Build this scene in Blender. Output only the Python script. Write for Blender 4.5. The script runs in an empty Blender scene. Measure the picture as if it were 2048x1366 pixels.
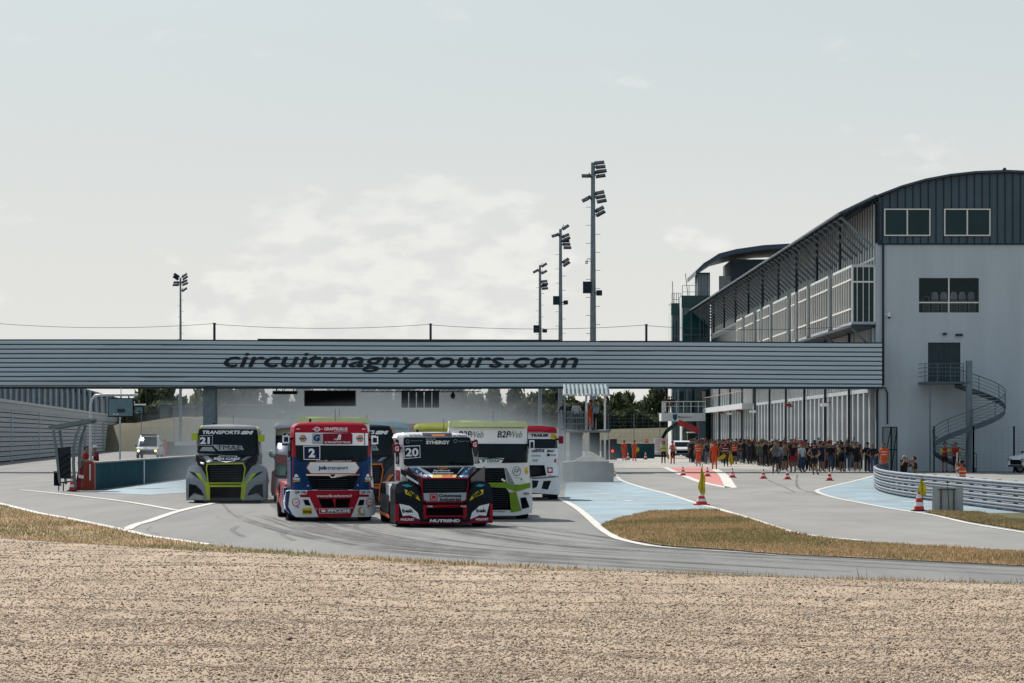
import bpy, bmesh, math, random
import numpy as np
from mathutils import Vector, Matrix, noise as mnoise
R = math.radians
sc = bpy.context.scene
COL = sc.collection
# ------------------------------------------------------------------ camera
F, HZ, CX, CH = 6000.0, 871.0, 1024.0, 2.2      # focal length in photo pixels, horizon row, centre column, eye height
cam = bpy.data.cameras.new('camera'); camo = bpy.data.objects.new('camera', cam); COL.objects.link(camo)
cam.sensor_width = 36; cam.lens = 36 * F / 2048; cam.shift_y = (HZ - 683) / 2048
cam.clip_start = 0.5; cam.clip_end = 6000
camo.location = (0, 0, CH); camo.rotation_euler = (R(90), 0, 0)
sc.camera = camo
# ------------------------------------------------------------------ world, sun, exposure
SUN_EL, SUN_AZ = 43.0, -27.0                     # azimuth from +Y, minus = to the left
sc.view_settings.view_transform = 'Standard'; sc.view_settings.look = 'None'
sc.view_settings.exposure = 0.0; sc.view_settings.gamma = 1.0
w = bpy.data.worlds.new("World"); sc.world = w; w.use_nodes = True
nt = w.node_tree; N = nt.nodes; L = nt.links
for n in list(N): N.remove(n)
def wn(t, **k):
    n = N.new(t)
    for a, b in k.items(): setattr(n, a, b)
    return n
out = wn('ShaderNodeOutputWorld'); bg = wn('ShaderNodeBackground'); bg.inputs[1].default_value = 0.1
sky = wn('ShaderNodeTexSky', sky_type='NISHITA', sun_disc=False)
sky.sun_elevation = R(SUN_EL); sky.sun_rotation = R(SUN_AZ); sky.dust_density = 2.5; sky.air_density = 1.0; sky.ozone_density = 1.5
tc = wn('ShaderNodeTexCoord'); sep = wn('ShaderNodeSeparateXYZ'); L.new(tc.outputs['Generated'], sep.inputs[0])
def wmath(op, a, b=None, clamp=False):
    m = wn('ShaderNodeMath', operation=op, use_clamp=clamp)
    for i, q in enumerate((a, b)):
        if q is None: continue
        if isinstance(q, (int, float)): m.inputs[i].default_value = q
        else: L.new(q, m.inputs[i])
    return m.outputs[0]
def wmap(v, a, b, c, d):
    m = wn('ShaderNodeMapRange', interpolation_type='SMOOTHSTEP'); L.new(v, m.inputs[0])
    for i, q in enumerate((a, b, c, d)): m.inputs[i + 1].default_value = q
    return m.outputs[0]
def wmix(f, a, b):
    m = wn('ShaderNodeMix', data_type='RGBA')
    if isinstance(f, float): m.inputs[0].default_value = f
    else: L.new(f, m.inputs[0])
    for i, q in ((6, a), (7, b)):
        if isinstance(q, tuple): m.inputs[i].default_value = (*q, 1)
        else: L.new(q, m.inputs[i])
    return m.outputs[2]
ysafe = wmath('MAXIMUM', sep.outputs[1], 0.15)
u = wmath('DIVIDE', sep.outputs[0], ysafe); v = wmath('DIVIDE', sep.outputs[2], ysafe)
cmb = wn('ShaderNodeCombineXYZ'); L.new(u, cmb.inputs[0]); L.new(wmath('MULTIPLY', v, 2.0), cmb.inputs[1])
n1 = wn('ShaderNodeTexNoise'); n1.inputs['Scale'].default_value = 24; n1.inputs['Detail'].default_value = 8; n1.inputs['Roughness'].default_value = .55; n1.inputs['Distortion'].default_value = .25
L.new(cmb.outputs[0], n1.inputs['Vector'])
# bank of cumulus straight ahead, thin streaks higher up
du = wmath('DIVIDE', wmath('SUBTRACT', u, -0.040), 0.075); dv = wmath('DIVIDE', wmath('SUBTRACT', v, 0.055), 0.032)
rr = wmath('ADD', wmath('MULTIPLY', du, du), wmath('MULTIPLY', dv, dv))
bank = wmap(rr, 0.0, 1.6, 0.24, 0.0)
cl = wmap(wmath('ADD', n1.outputs[0], bank), 0.585, 0.68, 0.0, 1.0)
low = wmap(v, 0.16, 0.02, 0.25, 1.0)
haze = wmap(sep.outputs[2], 0.50, 0.03, 0.0, 0.93)
base = wmix(haze, sky.outputs[0], (6.25, 6.95, 7.15))
top = wmap(v, 0.15, 0.03, 0.0, 1.0)
fwd = wmap(sep.outputs[1], -0.5, 0.75, 0.0, 1.0)     # the sky is whitest towards the sun, bluer behind the camera
base = wmix(fwd, wmix(0.55, (6.0, 6.9, 7.2), sky.outputs[0]), base)
base2 = wmix(wmath('MULTIPLY', wmath('MULTIPLY', top, fwd), 0.9), base, (7.85, 7.8, 7.45))
colr = wmix(wmath('MULTIPLY', cl, wmath('MULTIPLY', low, 0.55)), base2, (8.7, 8.6, 8.15))
n2 = wn('ShaderNodeTexNoise'); n2.inputs['Scale'].default_value = 60; n2.inputs['Detail'].default_value = 6; L.new(cmb.outputs[0], n2.inputs['Vector'])
cshade = wmix(wmap(n2.outputs[0], .36, .62, 0.0, 1.0), (7.4, 7.5, 7.4), (9.5, 9.4, 8.9))       # lit billows and greyer undersides
colr = wmix(wmath('MULTIPLY', cl, wmath('MULTIPLY', low, 0.6)), base2, cshade)
L.new(colr, bg.inputs[0]); L.new(bg.outputs[0], out.inputs[0])
sun = bpy.data.lights.new('sun', 'SUN'); sun.energy = 5.0; sun.angle = R(0.5); sun.color = (1.0, .955, .88)
suno = bpy.data.objects.new('sun', sun); COL.objects.link(suno)
sd = Vector((math.cos(R(SUN_EL)) * math.sin(R(SUN_AZ)), math.cos(R(SUN_EL)) * math.cos(R(SUN_AZ)), math.sin(R(SUN_EL))))
suno.rotation_euler = sd.to_track_quat('Z', 'Y').to_euler(); suno.location = (-30, 60, 80)
try:
    sc.cycles.volume_step_rate = 2.0; sc.cycles.volume_max_steps = 96; sc.cycles.max_bounces = 6; sc.cycles.volume_bounces = 1
    sc.cycles.use_denoising = True; sc.cycles.caustics_reflective = False; sc.cycles.caustics_refractive = False
except Exception: pass
# ------------------------------------------------------------------ materials
MATS = {}
def mat(name, col, rough=.6, metal=0., var=.12, vscale=3., bump=0., bscale=30., spec=.3, stretch=None, emit=None, coat=0., col2=None, alpha=None):
    if name in MATS: return MATS[name]
    m = bpy.data.materials.new(name); m.use_nodes = True; t = m.node_tree; n = t.nodes; l = t.links
    b = n['Principled BSDF']
    b.inputs['Roughness'].default_value = rough; b.inputs['Metallic'].default_value = metal
    b.inputs['Specular IOR Level'].default_value = spec; b.inputs['Coat Weight'].default_value = coat
    b.inputs['Coat Roughness'].default_value = .08
    c = n.new('ShaderNodeTexCoord'); mp = n.new('ShaderNodeMapping'); l.new(c.outputs['Object'], mp.inputs[0])
    if stretch: mp.inputs['Scale'].default_value = stretch
    nz = n.new('ShaderNodeTexNoise'); nz.inputs['Scale'].default_value = vscale; nz.inputs['Detail'].default_value = 6; nz.inputs['Roughness'].default_value = .6
    l.new(mp.outputs[0], nz.inputs['Vector'])
    rp = n.new('ShaderNodeValToRGB'); l.new(nz.outputs[0], rp.inputs[0])
    rp.color_ramp.elements[0].position = .3; rp.color_ramp.elements[1].position = .7
    d = col2 if col2 else tuple(x * (1 - 2 * var) for x in col)
    rp.color_ramp.elements[0].color = (*d, 1); rp.color_ramp.elements[1].color = (*(tuple(min(1, x * (1 + var * .6)) for x in col) if not col2 else col), 1)
    l.new(rp.outputs[0], b.inputs['Base Color'])
    if bump:
        n2 = n.new('ShaderNodeTexNoise'); n2.inputs['Scale'].default_value = bscale; n2.inputs['Detail'].default_value = 4
        l.new(mp.outputs[0], n2.inputs['Vector'])
        bp = n.new('ShaderNodeBump'); bp.inputs['Strength'].default_value = bump; bp.inputs['Distance'].default_value = .03
        l.new(n2.outputs[0], bp.inputs['Height']); l.new(bp.outputs[0], b.inputs['Normal'])
    if emit:
        b.inputs['Emission Color'].default_value = (*col, 1); b.inputs['Emission Strength'].default_value = emit
    if alpha is not None: b.inputs['Alpha'].default_value = alpha
    MATS[name] = m
    return m
def paint(name, col, rough=.3, var=.05): return mat(name, col, rough, 0, var, 2.5, coat=.04, spec=.10)
def sticker(name, col): return mat(name, col, .5, 0, .03, 4., spec=.15)
WHITE = paint('white_paint', (.86, .87, .88)); BLACK = mat('black_vinyl', (.008, .010, .014), .7, 0, .03, 4., spec=.06); SWHITE = sticker('white_vinyl', (.88, .89, .90))
GLASS = mat('windscreen_glass', (.006, .016, .021), .05, 0, .2, 1.2, spec=.14)
RUBBER = mat('tyre_rubber', (.014, .014, .015), .85, 0, .2, 8., bump=.3)
RIM = mat('rim_metal', (.35, .36, .37), .35, .8, .1)
MESHB = mat('black_grille_mesh', (.006, .007, .009), .9, 0, .3, 40., spec=.03, bump=.5, bscale=60., stretch=(1, 1, 4))
STEEL = mat('galvanised_steel', (.42, .45, .47), .45, .6, .15, 4.)
DSTEEL = mat('dark_steel', (.03, .045, .06), .5, .2, .15, 4.)
GREYP = mat('grey_painted_steel', (.20, .25, .28), .5, .1, .12, 3.)
SKINS = [mat('skin_light', (.30, .17, .12), .6), mat('skin_tan', (.20, .11, .07), .6), mat('skin_dark', (.10, .055, .035), .6)]
# ------------------------------------------------------------------ mesh builder
class MB:
    def __init__(s): s.v = []; s.f = []; s.m = []; s.s = []; s.mats = []
    def mi(s, m):
        if m not in s.mats: s.mats.append(m)
        return s.mats.index(m)
    def add(s, vs, fs, m, smooth=False):
        o = len(s.v); i = s.mi(m)
        s.v.extend([tuple(p) for p in vs])
        for f in fs: s.f.append(tuple(o + k for k in f)); s.m.append(i); s.s.append(smooth)
        return s
    def box(s, c, d, m, rz=0, rx=0, ry=0):
        x, y, z = d[0] / 2, d[1] / 2, d[2] / 2
        M = Matrix.Translation(Vector(c)) @ Matrix.Rotation(rz, 4, 'Z') @ Matrix.Rotation(ry, 4, 'Y') @ Matrix.Rotation(rx, 4, 'X')
        vs = [M @ Vector(p) for p in ((-x,-y,-z),(x,-y,-z),(x,y,-z),(-x,y,-z),(-x,-y,z),(x,-y,z),(x,y,z),(-x,y,z))]
        return s.add(vs, [(0,3,2,1),(4,5,6,7),(0,1,5,4),(1,2,6,5),(2,3,7,6),(3,0,4,7)], m)
    def b2(s, a, b, m): # box by corners
        return s.box([(a[i] + b[i]) / 2 for i in range(3)], [abs(b[i] - a[i]) for i in range(3)], m)
    def bar(s, p, q, w, h, m):
        p = Vector(p); q = Vector(q); d = q - p; ln = d.length
        if ln < 1e-6: return s
        d.normalize(); up = Vector((0, 0, 1)) if abs(d.z) < .95 else Vector((0, 1, 0))
        a = d.cross(up).normalized(); b = a.cross(d).normalized()
        vs = [e + a * (i * w / 2) + b * (j * h / 2) for e in (p, q) for i, j in ((-1,-1),(1,-1),(1,1),(-1,1))]
        return s.add(vs, [(3,2,1,0),(4,5,6,7),(0,1,5,4),(1,2,6,5),(2,3,7,6),(3,0,4,7)], m)
    def tube(s, pts, r, m, n=8, cap=True):
        pts = [Vector(p) for p in pts]; rs = r if isinstance(r, (list, tuple)) else [r] * len(pts)
        vs = []; up = None
        for i, p in enumerate(pts):
            d = (pts[min(i + 1, len(pts) - 1)] - pts[max(i - 1, 0)])
            if d.length < 1e-9: d = Vector((0, 0, 1))
            d.normalize()
            if up is None: up = Vector((0, 0, 1)) if abs(d.z) < .9 else Vector((0, 1, 0))
            a = d.cross(up)
            if a.length < 1e-4: a = d.cross(Vector((1, 0, 0)))
            a.normalize(); b = a.cross(d).normalized(); up = b
            for k in range(n):
                t = 2 * math.pi * k / n; vs.append(p + a * (math.cos(t) * rs[i]) + b * (math.sin(t) * rs[i]))
        fs = []
        for i in range(len(pts) - 1):
            for k in range(n):
                k2 = (k + 1) % n; fs.append((i*n+k, i*n+k2, (i+1)*n+k2, (i+1)*n+k))
        s.add(vs, fs, m, True)
        if cap: s.add(vs[:n], [tuple(range(n))[::-1]], m); s.add(vs[-n:], [tuple(range(n))], m)
        return s
    def prism(s, poly, a, b, m, axis='y'): # poly in the plane normal to axis, extruded a..b
        def P(q, t):
            if axis == 'y': return (q[0], t, q[1])
            if axis == 'x': return (t, q[0], q[1])
            return (q[0], q[1], t)
        bm = bmesh.new()
        try:
            v0 = [bm.verts.new(P(q, a)) for q in poly]; v1 = [bm.verts.new(P(q, b)) for q in poly]; n = len(poly)
            bm.faces.new(v0); bm.faces.new(v1[::-1])
            for i in range(n): bm.faces.new((v0[i], v1[i], v1[(i+1) % n], v0[(i+1) % n]))
            bmesh.ops.recalc_face_normals(bm, faces=bm.faces); bmesh.ops.triangulate(bm, faces=[f for f in bm.faces if len(f.verts) > 4])
            s.bm(bm, m)
        finally: bm.free()
        return s
    def bm(s, bm, m, smooth=False):
        bm.verts.index_update(); return s.add([v.co.copy() for v in bm.verts], [tuple(v.index for v in f.verts) for f in bm.faces], m, smooth)
    def ball(s, c, r, m, n=8, sq=(1, 1, 1)):
        bm = bmesh.new(); bmesh.ops.create_uvsphere(bm, u_segments=n, v_segments=max(4, n * 2 // 3), radius=r)
        for v in bm.verts: v.co = Vector(c) + Vector((v.co.x * sq[0], v.co.y * sq[1], v.co.z * sq[2]))
        s.bm(bm, m, True); bm.free(); return s
    def build(s, name, parent=None, loc=None, rz=0):
        me = bpy.data.meshes.new(name); me.from_pydata([tuple(p) for p in s.v], [], s.f)
        for m in s.mats: me.materials.append(m)
        me.polygons.foreach_set('material_index', s.m); me.polygons.foreach_set('use_smooth', s.s); me.update()
        o = bpy.data.objects.new(name, me); COL.objects.link(o)
        if parent: o.parent = parent
        if loc is not None: o.location = loc
        if rz: o.rotation_euler[2] = rz
        return o
def empty(name, loc=(0, 0, 0), rz=0):
    o = bpy.data.objects.new(name, None); COL.objects.link(o); o.location = loc; o.rotation_euler[2] = rz; o.empty_display_size = .3; return o
def tag(o, label, cat, group=None):
    o['label'] = label; o['category'] = cat
    if group: o['group'] = group
    return o
def kind(o, k='structure'): o['kind'] = k; return o
def copy_tree(o, parent=None):
    c = o.copy(); COL.objects.link(c)
    if parent: c.parent = parent
    for ch in list(o.children): copy_tree(ch, c)
    return c
def G(px, py): Y = F * CH / (py - HZ); return ((px - CX) * Y / F, Y)
def W(px, py, Y): return Vector(((px - CX) * Y / F, Y, CH - (py - HZ) * Y / F))
def smooth_line(pts, k=8):
    P = [Vector((p[0], p[1], 0)) for p in pts]; P = [P[0] * 2 - P[1]] + P + [P[-1] * 2 - P[-2]]; o = []
    for i in range(1, len(P) - 2):
        for j in range(k):
            t = j / k; a, b, c, d = P[i-1], P[i], P[i+1], P[i+2]
            o.append(.5 * ((2*b) + (c-a)*t + (2*a-5*b+4*c-d)*t*t + (3*b-a-3*c+d)*t**3))
    o.append(P[-2]); return [(p.x, p.y) for p in o]
# front-view surfaces: a 2D shape (x, z) laid on a height field y = yf(x, z)
def lay(mb, bm, yf, m, off, back=None, grid=.12, backm=None):
    if grid:
        xs = [v.co.x for v in bm.verts]; zs = [v.co.z for v in bm.verts]
        for lo, hi, no in ((min(xs), max(xs), (1, 0, 0)), (min(zs), max(zs), (0, 0, 1))):
            k = math.ceil(lo / grid)
            while k * grid < hi:
                if k * grid - lo > .004 and hi - k * grid > .004:
                    bmesh.ops.bisect_plane(bm, geom=bm.verts[:] + bm.edges[:] + bm.faces[:], dist=1e-5, plane_co=(k * grid * no[0], 0, k * grid * no[2]), plane_no=no)
                k += 1
    for v in bm.verts: v.co.y = yf(v.co.x, v.co.z) - off
    bm.normal_update()
    for f in bm.faces:
        if f.normal.y > 0: f.normal_flip()
    mb.bm(bm, m, True)
    if back is not None:
        vs = []; fs = []
        for e in bm.edges:
            if len(e.link_faces) == 1:
                a, b = e.verts[0].co, e.verts[1].co
                k = len(vs); vs += [a.copy(), b.copy(), Vector((b.x, back, b.z)), Vector((a.x, back, a.z))]; fs.append((k, k+1, k+2, k+3))
        mb.add(vs, fs, backm or m)
def shape(mb, pts, yf, m, off=.004, back=None, grid=.06, backm=None):
    off *= 1.5
    bm = bmesh.new(); vs = [bm.verts.new((p[0], 0, p[1])) for p in pts]; bm.faces.new(vs)
    bmesh.ops.triangulate(bm, faces=bm.faces[:]); lay(mb, bm, yf, m, off, back, grid, backm); bm.free()
def ring(mb, cx, cz, rx, rz, yf, m, off=.005, n=20): shape(mb, [(cx + rx * math.cos(2*math.pi*i/n), cz + rz * math.sin(2*math.pi*i/n)) for i in range(n)], yf, m, off)
_TX = {}
def text(mb, s, x0, z0, x1, z1, yf, m, off=.008, shear=0., bold=.0, rot=0., grid=.12, xf=None):
    off = off * 1.5 + .002
    key = (s, shear, bold)
    if key not in _TX:
        cu = bpy.data.curves.new('t', 'FONT'); cu.body = s; cu.shear = shear; cu.offset = bold; cu.resolution_u = 3; cu.fill_mode = 'FRONT'
        o = bpy.data.objects.new('t', cu); COL.objects.link(o); dg = bpy.context.evaluated_depsgraph_get(); me = bpy.data.meshes.new_from_object(o.evaluated_get(dg))
        vs = [tuple(v.co) for v in me.vertices]; fs = [tuple(p.vertices) for p in me.polygons]
        bpy.data.objects.remove(o); bpy.data.curves.remove(cu); bpy.data.meshes.remove(me)
        _TX[key] = (vs, fs)
    vs, fs = _TX[key]
    if not vs: return
    ax = min(v[0] for v in vs); bx = max(v[0] for v in vs); az = min(v[1] for v in vs); bz = max(v[1] for v in vs)
    cx, cz, wd, ht = (x0 + x1) / 2, (z0 + z1) / 2, abs(x1 - x0), abs(z1 - z0); cr, sr = math.cos(rot), math.sin(rot)
    bm = bmesh.new(); nv = []
    for v in vs:
        lx = ((v[0] - ax) / (bx - ax) - .5) * wd; lz = ((v[1] - az) / (bz - az) - .5) * ht
        q = (cx + lx * cr - lz * sr, cz + lx * sr + lz * cr)
        if xf: q = xf(*q)
        nv.append(bm.verts.new((q[0], 0, q[1])))
    for f in fs:
        try: bm.faces.new([nv[i] for i in f])
        except ValueError: pass
    lay(mb, bm, yf, m, off, None, grid); bm.free()
# ------------------------------------------------------------------ ground, track, paint, gravel
random.seed(7)
def ground_mat(name, ca, cb, scale, stretch, rot, rough=.9, fine=60., finew=.35, bump=.2, patch=None):
    m = bpy.data.materials.new(name); m.use_nodes = True; t = m.node_tree; n = t.nodes; l = t.links; b = n['Principled BSDF']
    b.inputs['Roughness'].default_value = rough; b.inputs['Specular IOR Level'].default_value = .3
    c = n.new('ShaderNodeTexCoord'); mp = n.new('ShaderNodeMapping'); l.new(c.outputs['Object'], mp.inputs[0]); mp.inputs['Rotation'].default_value = (0, 0, rot); mp.inputs['Scale'].default_value = stretch
    a = n.new('ShaderNodeTexNoise'); a.inputs['Scale'].default_value = scale; a.inputs['Detail'].default_value = 7; a.inputs['Roughness'].default_value = .65; l.new(mp.outputs[0], a.inputs['Vector'])
    f = n.new('ShaderNodeTexNoise'); f.inputs['Scale'].default_value = fine; f.inputs['Detail'].default_value = 3; l.new(c.outputs['Object'], f.inputs['Vector'])
    ad = n.new('ShaderNodeMath'); ad.operation = 'MULTIPLY_ADD'; l.new(f.outputs[0], ad.inputs[0]); ad.inputs[1].default_value = finew; l.new(a.outputs[0], ad.inputs[2])
    rp = n.new('ShaderNodeMapRange'); l.new(ad.outputs[0], rp.inputs[0]); rp.inputs[1].default_value = .35 + finew * .5; rp.inputs[2].default_value = .65 + finew * .5
    mx = n.new('ShaderNodeMix'); mx.data_type = 'RGBA'; l.new(rp.outputs[0], mx.inputs[0]); mx.inputs[6].default_value = (*ca, 1); mx.inputs[7].default_value = (*cb, 1)
    last = mx.outputs[2]
    if patch:
        p = n.new('ShaderNodeTexNoise'); p.inputs['Scale'].default_value = patch[1]; p.inputs['Detail'].default_value = 5; l.new(c.outputs['Object'], p.inputs['Vector'])
        pr = n.new('ShaderNodeMapRange'); l.new(p.outputs[0], pr.inputs[0]); pr.inputs[1].default_value = .45; pr.inputs[2].default_value = .62
        m2 = n.new('ShaderNodeMix'); m2.data_type = 'RGBA'; l.new(pr.outputs[0], m2.inputs[0]); l.new(last, m2.inputs[6]); m2.inputs[7].default_value = (*patch[0], 1); last = m2.outputs[2]
    l.new(last, b.inputs['Base Color'])
    if bump:
        bp = n.new('ShaderNodeBump'); bp.inputs['Strength'].default_value = bump; bp.inputs['Distance'].default_value = .02; l.new(f.outputs[0], bp.inputs['Height']); l.new(bp.outputs[0], b.inputs['Normal'])
    return m
ASPH = ground_mat('track_asphalt', (.135, .14, .14), (.195, .197, .19), .35, (1.6, .16, 1), R(-14), .8)
PITA = ground_mat('pit_asphalt', (.19, .19, .18), (.26, .26, .245), .3, (1, .35, 1), 0, .85)
SKID = mat('skid_rubber', (.10, .10, .10), .7, 0, .3, 2.)
BLUEP = ground_mat('blue_ground_paint', (.19, .28, .33), (.26, .38, .44), .7, (1, .3, 1), 0, .7, patch=((.2, .25, .28), .5))
REDP = ground_mat('red_ground_paint', (.42, .13, .11), (.52, .2, .17), 1., (1, 1, 1), 0, .7)
LINEP = ground_mat('white_line_paint', (.50, .49, .45), (.64, .62, .57), 1.5, (1, .4, 1), 0, .7)
DRYG = ground_mat('dry_grass_ground', (.25, .155, .08), (.40, .27, .15), .5, (1, .45, 1), 0, .95, 25., .5, .6, patch=((.16, .155, .07), .33))
GREENG = ground_mat('green_grass_ground', (.05, .065, .02), (.12, .10, .045), .7, (1, 1, 1), 0, .95, 25., .5, .6)
GRAV = ground_mat('gravel_trap', (.31, .235, .165), (.48, .375, .27), 1.2, (1, .6, 1), 0, .95, 40., .8, .5)
def sheet(name, poly, z, m, k='structure', world=False):
    P = poly if world else [G(*p) for p in poly]
    bm = bmesh.new(); bm.faces.new([bm.verts.new((p[0], p[1], z)) for p in P]); bmesh.ops.triangulate(bm, faces=bm.faces[:]); bm.normal_update()
    for f in bm.faces:
        if f.normal.z < 0: f.normal_flip()
    mb = MB(); mb.bm(bm, m); bm.free(); o = mb.build(name); kind(o, k); return o
def ribbon(name, px, wd, z, m, k=6, world=False, mb=None):
    P = px if world else [G(*p) for p in px]
    P = smooth_line(P, k) if len(P) > 2 else P
    own = mb is None; mb = mb or MB(); vs = []
    for i, p in enumerate(P):
        a = Vector(P[max(i-1, 0)]); b = Vector(P[min(i+1, len(P)-1)]); d = (b - a).normalized(); nn = Vector((-d.y, d.x))
        ww = wd if not callable(wd) else wd(i / (len(P) - 1))
        vs += [(p[0] + nn.x*ww/2, p[1] + nn.y*ww/2, z), (p[0] - nn.x*ww/2, p[1] - nn.y*ww/2, z)]
    mb.add(vs, [(2*i+1, 2*i+3, 2*i+2, 2*i) for i in range(len(P) - 1)], m)
    return kind(mb.build(name)) if own else None
g0 = sheet('ground', [(-1500, -200), (1500, -200), (1500, 3000), (-1500, 3000)], -.03, DRYG, world=True)
sheet('track', [(-50, 36), (60, 36), (60, 700), (12, 700), (-60, 560), (-50, 240)], 0, ASPH, world=True)
# pit lane and exit road of a paler asphalt
sheet('pit_lane', [G(*p) for p in smooth_line([(1226, 946), (1245, 962), (1287, 976), (1334, 988), (1393, 1007), (1428, 1016), (1498, 1037), (1574, 1062), (1624, 1072), (1724, 1082), (1800, 1088), (2048, 1102), (2300, 1112)], 3)] + [G(2300, 1105)[0:1] + (70,), (60, 70), (60, 400), (6, 400), (6.3, 200)], .004, PITA, world=True)
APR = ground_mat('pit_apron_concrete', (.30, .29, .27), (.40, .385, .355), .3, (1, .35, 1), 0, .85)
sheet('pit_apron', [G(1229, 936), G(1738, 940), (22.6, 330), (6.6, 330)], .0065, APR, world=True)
for yy, ww in ((198, .7), (211, .9), (229, .8), (252, 1.0)): sheet('painted_shimmer_band', [(6.9, yy), (22.5, yy), (22.5, yy + ww), (6.9, yy + ww)], .0075, mat('shimmer_band_dark', (.07, .075, .08), .8), world=True)  # heat-shimmer bands across the far lane, painted as dark strips on the ground
# painted areas
sheet('blue_run_off', [(1132, 966), (1228, 955), (1245, 962), (1287, 976), (1334, 988), (1393, 1007), (1430, 1019), (1300, 1024), (1242, 1036), (1201, 1052), (1150, 1012), (1128, 1001)], .008, BLUEP)
sheet('blue_run_off', smooth_line([(1634, 983), (1654, 975), (1707, 962.5), (1748, 951)], 3) + [(1752, 974), (1770, 986), (1832, 998), (1862, 1003), (2048, 1026), (1850, 1026), (1789, 1019), (1728, 1007), (1666, 995)], .008, BLUEP)
sheet('blue_run_off', [(196, 984), (250, 975), (325, 962), (378, 955), (420, 950), (420, 965), (378, 985), (300, 990), (200, 986)], .008, BLUEP)
sheet('red_island', [(1336, 936), (1369, 950), (1404, 963), (1440, 971), (1456, 973), (1447, 960), (1436, 948), (1420, 938), (1400, 934)], .008, REDP)
for px, wd in (([(-60, 996), (2, 1008), (70, 1025), (145, 1039), (246, 1060), (290, 1071), (350, 1080), (420, 1090)], .24), ([(40, 980), (82, 984), (164, 993), (253, 1004), (353, 1021)], .22), ([(254, 1059), (272, 1050), (300, 1042), (340, 1028), (372, 1019), (430, 1006)], .24),
               ([(1090, 984), (1124, 1000), (1150, 1014), (1172, 1031), (1199, 1055), (1218, 1068), (1244, 1080), (1324, 1095), (1474, 1105), (1554, 1112)], lambda t: .2 if t < .8 else .10), ([(1226, 944), (1231, 951), (1245, 962), (1287, 976), (1334, 988), (1393, 1007), (1428, 1016), (1498, 1037), (1574, 1062), (1624, 1072), (1724, 1082)], .19),
               ([(1748, 952), (1707.5, 962.5), (1654, 975), (1634, 983), (1666, 995), (1728, 1007.5), (1790, 1019), (1863, 1030), (1937, 1047), (2048, 1065.6), (2120, 1074)], .17), ([(1690, 997), (1760, 1003), (1850, 1006)], .1),
               ([(1330, 935), (1369, 952), (1404, 965), (1462, 977)], .35), ([(1428, 938), (1446, 950), (1462, 976)], .5), ([(1230, 1002), (1262, 1001), (1250, 1003)], .25), ([(1215, 994), (1240, 993)], .3), ([(1198, 988), (1218, 987.4)], .3), ([(1185, 983), (1200, 982.5)], .4)):
    ribbon('painted_line', px, wd, .014, LINEP)
# rubbered-in racing lines, worn into the asphalt
skm = mat('worn_rubber_streak', (.075, .077, .078), .6, 0, .15, .8, stretch=(1, .2, 1))
tn = skm.node_tree; nz = tn.nodes.new('ShaderNodeTexNoise'); nz.inputs['Scale'].default_value = 1.3; nz.inputs['Detail'].default_value = 6
tcx = tn.nodes.new('ShaderNodeTexCoord'); mpx = tn.nodes.new('ShaderNodeMapping'); mpx.inputs['Scale'].default_value = (.9, .12, 1); tn.links.new(tcx.outputs['Object'], mpx.inputs[0]); tn.links.new(mpx.outputs[0], nz.inputs['Vector'])
mrx = tn.nodes.new('ShaderNodeMapRange'); mrx.inputs[1].default_value = .3; mrx.inputs[2].default_value = .7; mrx.inputs[3].default_value = .08; mrx.inputs[4].default_value = .62; tn.links.new(nz.outputs[0], mrx.inputs[0]); tn.links.new(mrx.outputs[0], tn.nodes['Principled BSDF'].inputs['Alpha'])
random.seed(5); smb = MB()
C0 = [(560, 985), (640, 1030), (760, 1062), (930, 1090), (1150, 1108), (1400, 1122), (1750, 1142), (2150, 1163)]
for i in range(40):
    off = random.uniform(-2.9, 4.2); ln0 = random.randint(0, 3); pts = smooth_line([G(*p) for p in C0[ln0:ln0 + random.randint(4, 5)]], 6)
    wob = random.uniform(-.6, .6); q = []
    for j, p in enumerate(pts):
        a = Vector(pts[max(j-1, 0)]); b = Vector(pts[min(j+1, len(pts)-1)]); d = (b - a).normalized(); o_ = off + wob * math.sin(j * .12 + i); q.append((p[0] - d.y * o_, p[1] + d.x * o_))
    wd = random.choice((.07, .12, .2, .3, .5)); ribbon('', q, (lambda t, wd=wd: wd * math.sin(math.pi * min(max(t, .02), .98)) ** .5), .004 + .0003 * i, skm, 2, True, smb)
for i in range(12):
    x = random.uniform(-9, -1); y = random.uniform(60, 74); dx = random.uniform(.05, .5); ln = random.uniform(5, 12)
    ribbon('', [(x, y + ln), (x + dx * ln * .25, y + ln * .55), (x + dx * ln, y)], random.choice((.05, .09, .14)), .0125 + .0001 * i, skm, 5, True, smb)
for px in ([(1500, 985), (1530, 983), (1560, 985), (1590, 988)], [(1595, 950), (1593, 965), (1600, 978), (1640, 990)], [(1535, 960), (1570, 975), (1590, 985)], [(1610, 982), (1650, 987), (1700, 992)]):
    ribbon('', px, .12, .0065, skm, 5, False, smb)
so = smb.build('rubber_marks'); kind(so)
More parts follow.
